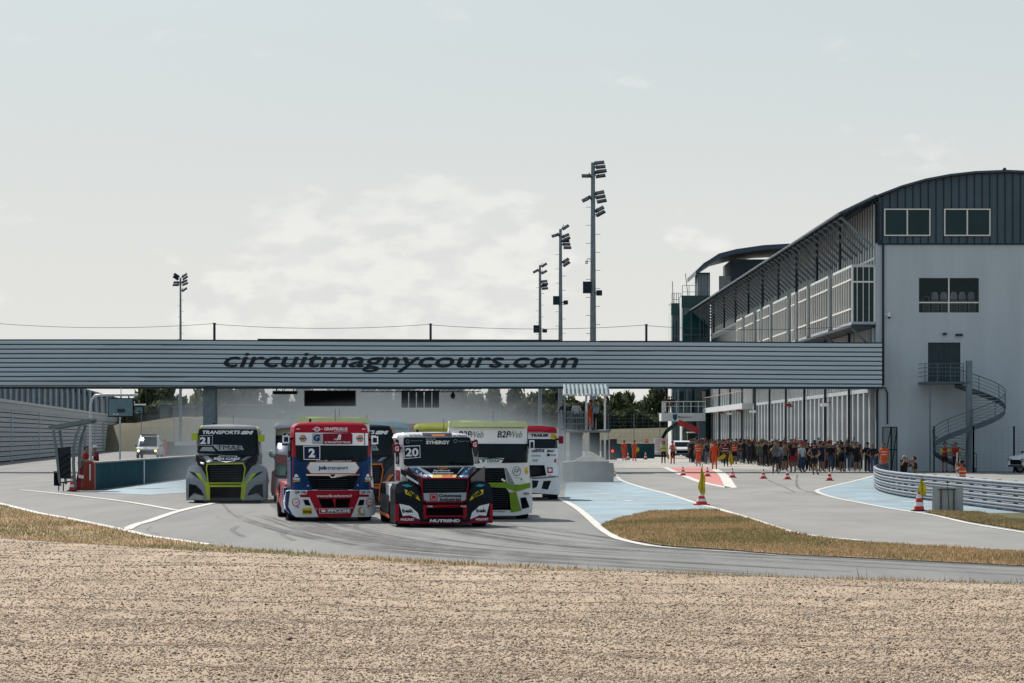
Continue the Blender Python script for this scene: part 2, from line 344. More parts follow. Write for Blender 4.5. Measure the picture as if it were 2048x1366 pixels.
# grass islands
ISL = [(1201, 1052), (1242, 1036), (1300, 1024), (1430, 1021), (1498, 1039), (1574, 1064), (1624, 1074), (1724, 1085), (1800, 1091), (2048, 1105), (2300, 1116), (2300, 1146), (2048, 1133), (1800, 1121), (1554, 1109), (1474, 1102), (1324, 1092), (1250, 1079), (1222, 1067)]
sheet('grass_island', ISL, .02, DRYG)
RG = [(1850, 1026), (2048, 1027), (2300, 1040), (2300, 1092), (2048, 1062), (1937, 1044), (1863, 1028)]
sheet('grass_verge', RG, .02, GREENG)
EDGE = [(-600, 1010), (-200, 1050), (0, 1080), (200, 1093), (430, 1108), (750, 1125), (1024, 1140), (1300, 1152), (1600, 1163), (2048, 1178), (2400, 1188)]
TED = [(-600, 960), (-200, 985), (0, 1011), (70, 1028), (145, 1042), (246, 1063), (300, 1076), (420, 1092), (520, 1101), (750, 1117), (1024, 1133), (1300, 1146), (1500, 1154), (2048, 1171), (2400, 1181)]
STRIP = TED + EDGE[::-1]
sheet('grass_strip', STRIP, .02, DRYG)
# gravel bed: a raked, uneven surface, plus loose stones
ew = [G(*p) for p in EDGE]; ew = [(-90, 100), ] + ew + [(40, 33)]
def edge_y(x):
    for a, b in zip(ew, ew[1:]):
        if a[0] <= x <= b[0]: return a[1] + (b[1] - a[1]) * (x - a[0]) / (b[0] - a[0])
    return 33
def gh(x, y):
    e = edge_y(x) - y; k = min(1, max(0, e / 2.5))
    fur = math.sin((y * .95 + x * .28 + 1.3 * mnoise.noise(Vector((x * .15, y * .15, 0)))) * 3.4)
    return .03 + k * (.10 + .03 * fur * max(0, mnoise.noise(Vector((x * .12, y * .2, 5))) + .45) + .05 * mnoise.noise(Vector((x * .32, y * .42, 1))) + .012 * mnoise.noise(Vector((x * 1.4, y * 1.4, 2))))
xs = [-90, -60, -40, -30, -24, -18] + [-15 + .22 * i for i in range(137)] + [18, 24, 32, 40]
gv = []; ny = 170
for x in xs:
    e = edge_y(x)
    for j in range(ny + 1):
        t = j / ny; y = e - (e + 10) * t if j > 150 else e - (e - 22) * j / 150
        if j > 150: y = 22 - (j - 150) / 20 * 40
        gv.append((x, y, gh(x, y)))
gf = [(i*(ny+1)+j, i*(ny+1)+j+1, (i+1)*(ny+1)+j+1, (i+1)*(ny+1)+j) for i in range(len(xs)-1) for j in range(ny)]
gm = MB(); gm.add(gv, gf, GRAV, True); kind(gm.build('gravel'))
rng = np.random.default_rng(3)
def scatter_mesh(name, V, Fc, m, label=None, cat=None, idx=None, mats=None):
    me = bpy.data.meshes.new(name); me.vertices.add(len(V)); me.vertices.foreach_set('co', V.ravel().astype(np.float32)); k = Fc.shape[1]
    me.loops.add(Fc.size); me.loops.foreach_set('vertex_index', Fc.ravel().astype(np.int32)); me.polygons.add(len(Fc)); me.polygons.foreach_set('loop_start', np.arange(0, Fc.size, k, dtype=np.int32))
    for x in (mats or [m]): me.materials.append(x)
    if idx is not None: me.polygons.foreach_set('material_index', idx.astype(np.int32))
    me.update(calc_edges=True); me.validate(); o = bpy.data.objects.new(name, me); COL.objects.link(o)
    if label: o['kind'] = 'stuff'; o['label'] = label; o['category'] = cat
    return o
SMATS = [mat('stone_beige', (.56, .43, .31), .9, 0, .2, 9.), mat('stone_pale', (.70, .57, .44), .9, 0, .1, 9.), mat('stone_brown', (.30, .20, .14), .9, 0, .2, 9.), mat('stone_grey', (.40, .36, .30), .9, 0, .2, 9.), mat('stone_dark', (.10, .08, .065), .9, 0, .2, 9.)]
n = 190000; Yr = 1 / rng.uniform(1 / 66, 1 / 23.5, n); Xr = rng.uniform(-1.05, 1.05, n) * Yr * .1707
ok = np.array([y < edge_y(x) - .1 for x, y in zip(Xr, Yr)]); Xr, Yr = Xr[ok], Yr[ok]; n = len(Xr)
Zr = np.array([gh(x, y) for x, y in zip(Xr, Yr)]); S = rng.gamma(5, .0017, n) * (1 + (Yr - 24) * .012)
big = rng.random(n) < .006; S[big] *= 1.8
octa = np.array([[1,0,0],[-1,0,0],[0,1,0],[0,-1,0],[0,0,.75],[0,0,-.5]]); of = np.array([[0,2,4],[2,1,4],[1,3,4],[3,0,4],[2,0,5],[1,2,5],[3,1,5],[0,3,5]])
V = octa[None] * (S[:, None, None] * rng.uniform(.55, 1.3, (n, 6, 1))); a = rng.uniform(0, 6.28, n); ca, sa = np.cos(a)[:, None], np.sin(a)[:, None]
V = np.stack([V[..., 0]*ca - V[..., 1]*sa, V[..., 0]*sa + V[..., 1]*ca, V[..., 2]], -1) + np.stack([Xr, Yr, Zr + S * .2], -1)[:, None]
scatter_mesh('gravel_stones', V.reshape(-1, 3), (of[None] + 6 * np.arange(n)[:, None, None]).reshape(-1, 3), None, 'loose beige gravel stones spread over the run-off bed', 'gravel', np.repeat(rng.choice(5, n, p=[.40, .20, .23, .14, .03]), 8), SMATS)
# grass blades
def thin_leaf(m, amt=.5):          # light also comes through blades and leaves
    t = m.node_tree; b = t.nodes['Principled BSDF']; tr = t.nodes.new('ShaderNodeBsdfTranslucent'); mx = t.nodes.new('ShaderNodeMixShader'); mx.inputs[0].default_value = amt
    src = b.inputs['Base Color'].links[0].from_socket; t.links.new(src, tr.inputs[0]); t.links.new(b.outputs[0], mx.inputs[1]); t.links.new(tr.outputs[0], mx.inputs[2]); t.links.new(mx.outputs[0], t.nodes['Material Output'].inputs['Surface']); return m
BL = [mat('blade_straw', (.41, .29, .165), .9, 0, .2), mat('blade_green', (.21, .19, .09), .9, 0, .2), mat('blade_brown', (.42, .28, .15), .9, 0, .2)]
def in_poly(poly, x, y):
    r = np.zeros(len(x), bool); j = len(poly) - 1
    for i in range(len(poly)):
        xi, yi = poly[i]; xj, yj = poly[j]
        c = ((yi > y) != (yj > y)) & (x < (xj - xi) * (y - yi) / (yj - yi + 1e-12) + xi); r ^= c; j = i
    return r
def blades(name, poly, n, h0, h1, wd, p, label, world=False, lim=None):
    P = poly if world else [G(*q) for q in poly]; xa, xb = min(q[0] for q in P), max(q[0] for q in P); ya, yb = min(q[1] for q in P), max(q[1] for q in P)
    if lim: xa, xb = max(xa, lim[0]), min(xb, lim[1]); ya, yb = max(ya, lim[2]), min(yb, lim[3])
    x = rng.uniform(xa, xb, n); y = rng.uniform(ya, yb, n); k = in_poly(P, x, y); x, y = x[k], y[k]; n = len(x)
    cl = np.array([mnoise.noise(Vector((a * .8, b * .8, 3))) for a, b in zip(x, y)]); h = rng.uniform(h0, h1, n) * (1 + .9 * np.clip(cl, -.6, 1)); a = rng.uniform(0, 3.14, n); dx, dy = np.cos(a) * wd, np.sin(a) * wd
    lean = rng.normal(0, .35, (n, 2)) * h[:, None]; z = np.full(n, .02)
    V = np.stack([np.stack([x-dx, y-dy, z], -1), np.stack([x+dx, y+dy, z], -1), np.stack([x+lean[:, 0], y+lean[:, 1], z+h], -1)], 1).reshape(-1, 3)
    cp = np.array([mnoise.noise(Vector((a * .3, b * .22, 0))) for a, b in zip(x, y)]); gi = np.where(cp + rng.normal(0, .2, n) > .12, 1, rng.choice([0, 2, 0, 1], n, p=p))
    if len(BL) and 'thin' not in BL[0]: [thin_leaf(q) for q in BL]; BL[0]['thin'] = 1
    return scatter_mesh(name, V, np.arange(3 * n).reshape(-1, 3), None, label, 'grass', gi, BL)
blades('grass', ISL, 120000, .02, .07, .012, [.4, .3, .2, .1], 'dry brown and green grass on the island between track and pit exit', lim=(1.5, 13, 40, 90))
blades('grass', RG, 60000, .02, .08, .012, [.2, .2, .1, .5], 'greener grass beside the white board at the pit exit', lim=(6, 13, 50, 90))
blades('grass', STRIP, 180000, .02, .08, .012, [.4, .3, .2, .1], 'dry brown grass strip between gravel and track', lim=(-20, 9, 40, 110))
edgeb = [(p[0], p[1] + .5) for p in ew[1:-1]] + [(p[0], p[1] - .15) for p in ew[1:-1]][::-1]
blades('grass_tufts', edgeb, 150000, .03, .085, .010, [.3, .25, .15, .3], 'ragged taller tufts along the gravel edge', True, (-20, 9, 42, 100))
blades('grass_tufts', edgeb, 9000, .09, .22, .012, [.3, .25, .15, .3], 'scattered taller stalks along the gravel edge', True, (-20, 9, 42, 100))
# ------------------------------------------------------------------ footbridge
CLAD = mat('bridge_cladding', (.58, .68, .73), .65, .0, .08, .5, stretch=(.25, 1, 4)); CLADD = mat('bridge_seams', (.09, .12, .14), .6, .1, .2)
NAVY = mat('navy_lettering', (.012, .022, .035), .5, 0, .1)
YB = 182.; kb = YB / F
def bx(px): return (px - CX) * kb
zb, zt = CH + 97.5 * kb, CH + 189 * kb
bridge = empty('footbridge', (0, YB, 0))
tag(bridge, 'long grey slatted footbridge spanning the track with dark slanted web address lettering', 'footbridge')
x0, x1 = -48., bx(1764)
m = MB(); nb = 10; hb = (zt - zb) / nb
def sl(x): return (x - bx(900)) * -.0032                      # the span sags a little towards the pits
segs = [x0 + (x1 - x0) * i / 26 for i in range(27)]
random.seed(2)
for i in range(nb):
    for a, b in zip(segs, segs[1:]):
        j = .006 * math.sin(a * .35 + i); z0 = zb + i * hb
        def V3(x, y, z): return (x, y, z + sl(x) + .02 * math.sin(x * .21))
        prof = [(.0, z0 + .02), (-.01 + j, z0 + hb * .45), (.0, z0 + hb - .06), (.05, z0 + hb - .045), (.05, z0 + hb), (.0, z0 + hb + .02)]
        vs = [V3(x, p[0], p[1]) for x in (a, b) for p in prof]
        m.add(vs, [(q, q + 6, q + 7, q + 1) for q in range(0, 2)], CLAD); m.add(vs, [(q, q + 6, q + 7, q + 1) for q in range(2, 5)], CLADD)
random.seed(8)
for _ in range(26):                              # grime and scuffs along the slat edges
    i = random.choice((1, 2, 8, 9)); x = random.uniform(-30, 20); ln = random.uniform(.6, 3.4); z = zb + i * hb - .04 + sl(x); m.box((x + ln/2, -.012, z), (ln, .01, random.uniform(.015, .035)), CLADD)
# body behind the slats
m.add([(x, y, z + sl(x)) for x in (x0, x1) for y, z in ((.14, zb - .02), (3.4, zb - .02), (3.4, zt - .02), (.14, zt - .02))], [(0,4,5,1), (1,5,6,2), (2,6,7,3), (0,3,7,4), (0,1,2,3), (4,7,6,5)], GREYP)
for i, (ex, ez) in enumerate(((-.035, 0), (.035, 0), (0, .022), (0, -.022), (-.02, .012), (.02, -.012))): text(m, 'circuitmagnycours.com', bx(449) + ex, CH + (871 - 744) * kb + ez, bx(1156) + ex, CH + (871 - 707) * kb + ez, lambda x, z: 0, NAVY, .02 + .0015 * i, .24, 0., grid=None, rot=-.0025)
m.build('cladding', bridge)
m = MB(); m.b2((x0, -.06, zb - .13), (x1, .10, zb + .0), DSTEEL); m.build('bottom_edge_beam', bridge)
m = MB()
for a, b, dz in ((bx(515), bx(1120), .10), (bx(1200), bx(1420), .05)): m.add([(x, y, z + sl(x)) for x in (a, b) for y, z in ((-.03, zt - .02), (.4, zt - .02), (.4, zt + dz), (-.03, zt + dz))], [(0,4,5,1), (1,5,6,2), (2,6,7,3), (0,3,7,4), (0,1,2,3), (4,7,6,5)], DSTEEL)
m.build('roof_membrane', bridge)
pp = [bx(-5), bx(428), bx(861), bx(1293)]
for p in pp: MB().box((p, .25, zt + .5 + sl(p)), (.14, .14, 1.06), DSTEEL).box((p, .25, zt + 1.04 + sl(p)), (.2, .2, .05), DSTEEL).build('wire_post', bridge)
for a, b in zip(pp + [bx(1720)], pp[1:] + [bx(1720)]):
    if b > a: MB().tube([(a + (b - a) * t / 12, .25, zt + .98 + sl(a) - .25 * (1 - (2 * t / 12 - 1) ** 2)) for t in range(13)], .014, DSTEEL, 5).build('wire', bridge)
MB().b2((bx(404), .6, -.02), (bx(429), 1.5, zb - .02), GREYP).tube([(bx(431), .9, 0), (bx(431), .9, zb)], .06, STEEL).build('column', bridge)
MB().b2((-44, .6, -.02), (-43, 1.5, zb - .02), GREYP).build('column', bridge)
# boards and start lights hung under the span
def hung(name, x0_, x1_, y0_, y1_, label, cat, gaps=0):
    t = empty(name, (bx((x0_ + x1_) / 2), YB + 1.6, CH + (871 - (y0_ + y1_) / 2) * kb)); tag(t, label, cat); wd = (x1_ - x0_) * kb; ht = (y1_ - y0_) * kb; zc = t.location.z
    if gaps:
        for i in range(gaps):
            ww = wd / gaps; MB().box(((i + .5) * ww - wd / 2, 0, 0), (ww * .86, .25, ht), DSTEEL).build('light_panel', t)
        MB().box((0, .05, ht / 2 + .04), (wd, .1, .08), DSTEEL).build('carrier_rail', t)
    else: MB().box((0, 0, 0), (wd, .22, ht), DSTEEL).box((0, -.115, 0), (wd - .12, .012, ht - .12), BLACK).build('panel', t)
    top = zb - .14 + sl(t.location.x) - zc
    for q in (-.35, .35): MB().bar((wd * q, .05, ht / 2), (wd * q, .05, top + .12), .06, .06, DSTEEL).build('hanger', t)
    return t
hung('display_board', 605, 709, 780, 812, 'wide black display board hanging under the footbridge', 'display board')
hung('start_light', 800, 878, 783, 815, 'dark start light made of five vertical panels under the footbridge', 'start light', 5)
hung('sign_holder', 541, 591, 781, 788, 'slim low frame hung under the footbridge left of the display board', 'sign holder')
t = empty('lighting_truss', (bx(840), YB + 2.2, CH + 91.5 * kb)); tag(t, 'long thin dark truss hung under the footbridge over the track', 'truss')
tm = MB(); hw = 122 * kb
for dz in (-.09, .09): tm.bar((-hw, 0, dz), (hw, 0, dz), .05, .05, DSTEEL)
for i in range(24): tm.bar((-hw + i * hw / 12, 0, -.09), (-hw + (i + 1) * hw / 12, 0, .09), .03, .03, DSTEEL)
tm.build('truss_beam', t)
for q in (-1, -.5, 0, .4, 1): MB().bar((hw * q * .97, 0, .08), (hw * q * .97, 0, .42), .05, .05, DSTEEL).build('hanger', t)
MB().tube([(1.95, 0, -.1), (1.95, 0, -.25), (1.95, -.02, -.3), (1.95, -.02, -.52)], [.05, .12, .16, .10], DSTEEL).build('camera_head', t)
# ------------------------------------------------------------------ pit building
BW = mat('painted_render', (.54, .60, .64), .8, 0, .055, .9, stretch=(1, 1, .12)); BWL = mat('pale_render', (.62, .65, .66), .7, 0, .08, .8)
CL2 = mat('dark_seam_cladding', (.085, .125, .155), .7, .0, .12, .4); CLR = mat('cladding_rib', (.016, .028, .038), .5, .3, .1); ROOFM = mat('roof_sheet', (.07, .095, .135), .4, .4, .1)
WFR = mat('white_window_frame', (.85, .84, .78), .5, 0, .05); PANE = mat('tinted_pane', (.008, .035, .042), .05, 0, .15, .6, spec=.3); FIN = mat('pale_metal_fin', (.80, .82, .80), .6, .0, .1, 1.)
GFIN = mat('grey_pilaster', (.45, .49, .52), .6, .05, .12, 1.); DOORM = mat('garage_shutter', (.60, .63, .62), .7, .0, .1, 1.); GRG = mat('green_glass', (.01, .09, .085), .05, 0, .3, .5, spec=.8)
BX, BY = (1752 - CX) * 183.5 / F, 183.5; SC = F / BY
bd = empty('pit_building', (BX, BY, 0), R(.27)); tag(bd, 'long curved-roof pit building with grey end wall, dark upper cladding and ribbed garages', 'building')
def q(px, py): return ((px - 1752) / SC, (943 - py) / SC)
def rect(mb, a, b, y0, y1, m): p = q(*a); r = q(*b); mb.b2((p[0], y0, p[1]), (r[0], y1, r[1]), m)
arc = [(0, 16.76), (1.5, 17.34), (3, 17.77), (4.5, 18.05), (6, 18.22), (7.9, 18.3)]; arc = arc + [(15.8 - a, b) for a, b in arc[-2::-1]]
LEN = 142
m = MB(); zc = q(0, 487)[1]
# end wall with its openings left as real recesses
def wall_holes(mb, xa, xb, za, zb_, holes, y0, y1, m):
    X = sorted({xa, xb} | {h[0] for h in holes} | {h[2] for h in holes}); Z = sorted({za, zb_} | {h[1] for h in holes} | {h[3] for h in holes})
    for a, b in zip(X, X[1:]):
        run = None
        for c, d in zip(Z, Z[1:]):
            mx, mz = (a + b) / 2, (c + d) / 2
            if not any(h[0] < mx < h[2] and h[1] < mz < h[3] for h in holes): mb.b2((a, y0, c), (b, y1, d), m)
w1 = (*q(1838, 625), *q(1958, 556)); dr = (*q(1856, 765), *q(1921, 685))
wall_holes(m, 0, 15.8, -.05, zc, [w1, dr], 0, .35, BW)
m.b2((15.5, .36, 0), (15.8, LEN, zc), BW); m.build('end_wall', bd)
m = MB(); h1 = (*q(1770, 470), *q(1858, 420)); h2 = (*q(1890, 470), *q(1978, 420)); prof = [(.16, zc)] + [(max(.16, min(15.6, a)), b - .05) for a, b in arc] + [(15.64, zc)]
bm = bmesh.new(); f = bm.faces.new([bm.verts.new((p[0], 0, p[1])) for p in prof]); bmesh.ops.triangulate(bm, faces=bm.faces[:])
lay(m, bm, lambda x, z: -.04, CL2, 0, .3, None); bm.free()
x = .35
def arcz(x):
    for a, b in zip(arc, arc[1:]):
        if a[0] <= x <= b[0]: return a[1] + (b[1] - a[1]) * (x - a[0]) / (b[0] - a[0])
while x < 15.6:
    m.b2((x, -.09, zc), (x + .05, -.04, arcz(x) - .06), CLR); x += .47
m.b2((.1, -.10, zc - .08), (15.7, .02, zc), CLR); m.build('gable_cladding', bd)
def window(h, y, mull=1, trans=None, name='window'):
    wdw = MB(); t = .07
    for a, b in (((h[0]-t, y-.06, h[1]-t), (h[2]+t, y+.05, h[1])), ((h[0]-t, y-.06, h[3]), (h[2]+t, y+.05, h[3]+t)), ((h[0]-t, y-.06, h[1]), (h[0], y+.05, h[3])), ((h[2], y-.06, h[1]), (h[2]+t, y+.05, h[3]))): wdw.b2(a, b, WFR)
    for i in range(mull):
        mx = h[0] + (h[2] - h[0]) * (i + 1) / (mull + 1); wdw.b2((mx-.04, y-.05, h[1]), (mx+.04, y+.04, h[3]), WFR)
    if trans: tz = h[1] + (h[3] - h[1]) * trans; wdw.b2((h[0], y-.045, tz-.04), (h[2], y+.035, tz+.04), WFR)
    wo = wdw.build(name, bd); return wo
for h in (h1, h2):
    wo = window(h, -.12); pn = MB(); pn.b2((h[0], -.10, h[1]), (h[2], -.095, h[3]), PANE); pn.build('pane', wo)
wo = window(w1, .08, 1, .29)
pg = mat('clear_dark_glass', (.02, .05, .06), .04, 0, .1, spec=.6, alpha=.28); pn = MB(); pn.b2((w1[0], .10, w1[1]), (w1[2], .105, w1[3]), pg); pn.build('pane', wo)
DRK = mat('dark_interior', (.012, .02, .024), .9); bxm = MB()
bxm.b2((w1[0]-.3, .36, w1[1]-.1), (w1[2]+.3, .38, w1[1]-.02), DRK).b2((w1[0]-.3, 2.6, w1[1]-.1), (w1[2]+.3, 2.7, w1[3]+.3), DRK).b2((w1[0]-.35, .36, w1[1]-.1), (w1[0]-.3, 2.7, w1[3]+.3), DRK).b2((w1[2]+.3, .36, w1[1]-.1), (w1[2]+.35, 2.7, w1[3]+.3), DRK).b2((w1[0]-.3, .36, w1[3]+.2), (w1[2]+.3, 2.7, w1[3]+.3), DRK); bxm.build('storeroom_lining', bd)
chw = mat('white_plastic_chair', (.66, .68, .68), .5)
for i, px in enumerate((1856, 1874, 1892, 1912, 1929, 1947)):
    cx_ = q(px, 0)[0]; st = MB(); n_ = 6 if i else 4
    for k in range(n_): st.box((cx_, .75, w1[1] + .1 + k * .13), (.42, .4, .035), chw); st.box((cx_ - .2, .6, w1[1] + .06 + k * .13), (.03, .03, .12), chw); st.box((cx_ + .2, .6, w1[1] + .06 + k * .13), (.03, .03, .12), chw)
    zt2 = w1[1] + .1 + n_ * .13
    pts = [(-.2, 0), (-.22, .22), (-.16, .42), (-.06, .48), (.06, .48), (.16, .42), (.22, .22), (.2, 0)]
    if i: st.prism([(cx_ + a, zt2 + b - .05) for a, b in pts], .9, .94, chw)
    else: st.tube([(cx_ + a, .9, zt2 + b - .05) for a, b in pts], .018, chw, 6)
    o = st.build('chair_stack', None); o.location = (BX, BY, 0); o.rotation_euler[2] = R(.27)
    tag(o, ['dark framed round-backed chairs stacked at the left edge inside the window', 'white plastic chair stack just left of the window mullion, second of two', 'white plastic chair stack touching the window mullion on its left', 'white plastic chair stack just right of the window mullion', 'white plastic chair stack in the middle of the right pane', 'white plastic chair stack at the far right inside the window'][i], 'chair stack', 'chairs stacked behind the window')
# door, balcony lights, pipe, camera
DOORD = mat('teal_grey_door', (.03, .055, .065), .5, 0, .1); m = MB()
m.b2((dr[0], .1, dr[1]), ((dr[0]+dr[2])/2 - .01, .16, dr[3]), DOORD).b2(((dr[0]+dr[2])/2 + .01, .1, dr[1]), (dr[2], .16, dr[3]), DOORD); do = m.build('door', bd)
m = MB(); mx = (dr[0]+dr[2])/2; m.box((mx + .1, .07, dr[1] + 1.05), (.03, .05, .25), STEEL); m.build('door_handle', do)
for px, py, a in ((1889, 668, .22), (1918, 670, .42)):
    p = q(px, py); MB().box((p[0], -.1, p[1]), (a, .2, .13), DSTEEL).build('wall_light', bd)
m = MB(); m.tube([(-.02, -.12, 16.5), (.1, -.12, 16.4), (.15, -.1, 15.9), (.15, -.1, 14.2), (.42, -.14, 13.8), (.42, -.14, 8.1)], .07, DSTEEL).tube([(.42, -.14, 8.1), (.42, -.14, 5.3), (.10, -.14, 5.1), (.05, -.14, 4.8), (.05, -.14, 0)], .075, DSTEEL).tube([(.1, -.14, 5.15), (.55, -.14, 5.1), (.68, -.14, 4.8), (.68, -.14, 2.9)], .05, DSTEEL); m.build('rainwater_pipe', bd)
p = q(1777, 632); MB().bar((p[0]-.3, -.1, p[1]+.12), (p[0], -.3, p[1]+.12), .05, .05, WHITE).tube([(p[0], -.3, p[1]+.2), (p[0], -.3, p[1]), (p[0], -.3, p[1]-.12)], [.08, .11, .05], WHITE).ball((p[0], -.3, p[1]-.1), .09, BLACK).build('security_camera', bd)
# roof with corrugated eave
over = -2.3; m = MB(); rp = [(over, 15.68)] + arc + [(18.1, 15.68)]
def rsheet(y0, y1, pr, th, mm):
    vs = [(x, y, z + d) for y in (y0, y1) for d in (0, th) for x, z in pr]; n = len(pr); fs = []
    for i in range(n - 1): fs += [(i, i+1, 2*n+i+1, 2*n+i), (n+i, 3*n+i, 3*n+i+1, n+i+1), (i, n+i, n+i+1, i+1), (2*n+i, 2*n+i+1, 3*n+i+1, 3*n+i)]
    fs += [(0, 2*n, 3*n, n), (n-1, 2*n-1, 4*n-1, 3*n-1)]; m.add(vs, fs, mm)
rsheet(-.35, LEN, rp, .13, ROOFM)
for k in range(97): yy = .2 + k * 1.46; m.bar((over - .12, yy, 15.74), (0, yy, 16.92), .5, .09, FIN)
for k in range(97): yy = .9 + k * 1.46; m.bar((over - .06, yy, 15.73), (0, yy, 16.9), .3, .05, ROOFM)
m.ball((7.9, .2, 18.5), .12, DSTEEL); m.build('roof', bd)
m = MB(); m.bar((-1.95, .1, 15.7), (-1.95, LEN, 15.7), .1, .22, DSTEEL).bar((-1.0, .1, 16.1), (-1.0, LEN, 16.1), .1, .22, DSTEEL).bar((-.2, .1, 16.45), (-.2, LEN, 16.45), .1, .2, DSTEEL); m.build('purlins', bd)
proto = None
for k in range(49):
    if not proto:
        m = MB(); m.bar((-2.1, 0, 15.6), (-.02, 0, 13.7), .09, .14, GREYP); m.bar((-2.15, 0, 15.62), (0, 0, 16.6), .07, .12, DSTEEL); proto = m.build('roof_brace', bd, (0, .6, 0))
    else: o = proto.copy(); COL.objects.link(o); o.location[1] = .6 + k * 2.9; 
proto = None
for k in range(10):
    m = MB(); m.tube([(-1.0, 0, 12.7), (-1.0, 0, 15.9)], .1, DSTEEL, 8); m.build('roof_post', bd, (0, 10.5 + k * 14.2, 0))
# upper facade: glazed wall with fins
FG = mat('facade_glass', (.03, .06, .065), .3, 0, .2, .3); m = MB()
m.b2((0, .36, 8.9), (.12, LEN, 16.6), FG).b2((0, .36, 5.0), (.12, 86, 8.9), FG).b2((.0, .3, 0), (.12, LEN, 5.0), DOORM).b2((-.05, .36, 13.0), (-.02, LEN, 13.15), FIN); m.build('facade_wall', bd)
m = MB()
for k in range(108): m.b2((-.075, .5 + k * 1.3, 12.6), (-.01, .75 + k * 1.3, 16.4), FIN)
o = m.build('upper_fins', bd); o['kind'] = 'stuff'
m = MB(); m.b2((0, 0, 8.85), (-1.5, LEN * .62, 9.0), DSTEEL); m.build('bay_floor_slab', bd)
# projecting window bays (start, end measured along the facade)
bays = [(0.02, 10.3), (13.0, 24.0), (26.6, 32.4), (34.9, 37.7), (41, 52.4), (55.4, 61.4), (63.8, 67), (70.6, 79.2), (82.2, 88.6)]
for i, (a, b) in enumerate(bays):
    m = MB(); xo = -1.5; o_ = a
    m.b2((xo, a, 9.0), (-.02, b, 9.16), GFIN).b2((xo, a, 12.5), (-.02, b, 12.66), BWL).b2((xo + .04, a + .06, 9.16), (-.1, b - .06, 12.5), FG if i else PANE)
    mz = 11.6
    m.b2((xo, a, 9.16), (xo + .12, a + .12, 12.5), WFR).b2((-.14, a, 9.16), (-.02, a + .12, 12.5), WFR).b2((xo, b - .12, 9.16), (xo + .12, b, 12.5), WFR)
    bo = m.build('window_bay', bd)
    m = MB(); n_ = max(3, int((b - a) / 1.25))
    for k in range(1, n_): y = a + (b - a) * k / n_; m.b2((xo - .05, y - .06, 9.16), (xo + .03, y + .06, 12.5), WFR)
    for z in (9.9, 11.7): m.b2((xo - .04, a + .1, z), (xo + .03, b - .1, z + .1), WFR)
    if i == 0:
        for xx in (-1.15, -.78, -.42): m.b2((xx - .02, a - .0, 9.16), (xx + .02, a + .05, 12.5), WFR)
        m.b2((xo, a - .03, 11.55), (-.02, a + .04, 11.65), WFR)
    else: m.b2((xo + .12, a - .03, 9.1), (-.14, a + .05, 12.5), GFIN)
    m.build('mullions', bo)
for k in range(6): MB().bar((-1.4, 1.2 + k * 14.2, 8.85), (-.02, 1.2 + k * 14.2, 7.5), .1, .14, GREYP).build('bay_bracket', bd)
m = MB()
for k in range(60): m.b2((-.16, .6 + k * 1.45, 5.15), (-.01, .72 + k * 1.45, 8.8), FIN)
o = m.build('clerestory_fins', bd); o['kind'] = 'stuff'
m = MB(); m.b2((-.3, .36, 4.85), (-.01, 84, 5.1), GFIN); m.build('garage_lintel', bd)
proto = None
for k in range(49):
    if not proto: m = MB(); m.b2((-.27, 0, 0), (-.01, .75, 4.84), GFIN); m.b2((-.30, -.02, 0), (-.24, .09, 4.84), FIN); proto = m.build('pilaster', bd, (0, .8, 0))
    else: o = proto.copy(); COL.objects.link(o); o.location[1] = .8 + k * 2.9
for k in range(10): MB().tube([(-.42, 10.5 + k * 14.2, 0), (-.42, 10.5 + k * 14.2, 8.8)], .09, DSTEEL).build('drainpipe', bd)
# far gallery with handrail
m = MB(); m.b2((-1.2, 86, 4.6), (-.01, LEN, 5.1), BWL); m.build('gallery_slab', bd)
m = MB(); m.bar((-1.2, 86, 6.2), (-1.2, LEN, 6.2), .07, .07, mat('red_oxide_rail', (.45, .25, .2), .5))
for k in range(20): m.bar((-1.2, 86.2 + k * 2.9, 5.1), (-1.2, 86.2 + k * 2.9, 6.2), .05, .05, GREYP)
m.build('gallery_rail', bd)
m = MB(); m.b2((-.2, 86, 5.1), (-.02, LEN, 8.8), FG)
for k in range(36): m.b2((-.34, 86.5 + k * 1.5, 5.1), (-.2, 86.62 + k * 1.5, 8.8), FIN)
m.build('gallery_glazing', bd)
REDS = mat('red_housing', (.35, .03, .03), .5)
for yy, px in ((22, 0), (48, 1), (80, 2), (95, 3), (106, 4), (118, 5)):
    m = MB(); m.box((-.75, yy, 4.3 + .25 * (px % 2)), (.5, .5, .22), [WHITE, REDS][px % 2]).bar((-.3, yy, 4.5), (-.7, yy, 4.35), .05, .05, DSTEEL); m.build('garage_floodlight', bd)
# ------------------------------------------------------------------ end towers and podium, far along the pit lane
YT = 324.; kt = YT / F
def tx(px): return (px - CX) * kt
def tz(py): return CH + (871 - py) * kt
ct = empty('control_tower', (tx(1480), YT, 0)); tag(ct, 'dark curved-roof control tower rising behind the long eave', 'tower'); ox = tx(1480)
m = MB(); m.b2((tx(1472)-ox, 6, 0), (tx(1640)-ox, 20, tz(512)), CL2)
m.b2((tx(1400)-ox, 4, tz(700)), (tx(1425)-ox, 9, tz(541)), CL2).b2((tx(1448)-ox, 7, tz(700)), (tx(1472)-ox, 8, tz(545)), FIN); m.build('tower_body', ct)
m = MB(); rp = [(tx(a)-ox, tz(b)) for a, b in ((1394, 549), (1410, 533), (1425, 524), (1440, 514), (1475, 505), (1530, 497), (1580, 494), (1640, 494), (1720, 510))]
vs = [(x, y, z + d) for y in (2, 18) for d in (0, .5) for x, z in rp]; n = len(rp); fs = []
for i in range(n - 1): fs += [(i, i+1, 2*n+i+1, 2*n+i), (n+i, 3*n+i, 3*n+i+1, n+i+1), (i, n+i, n+i+1, i+1), (2*n+i, 2*n+i+1, 3*n+i+1, 3*n+i)]
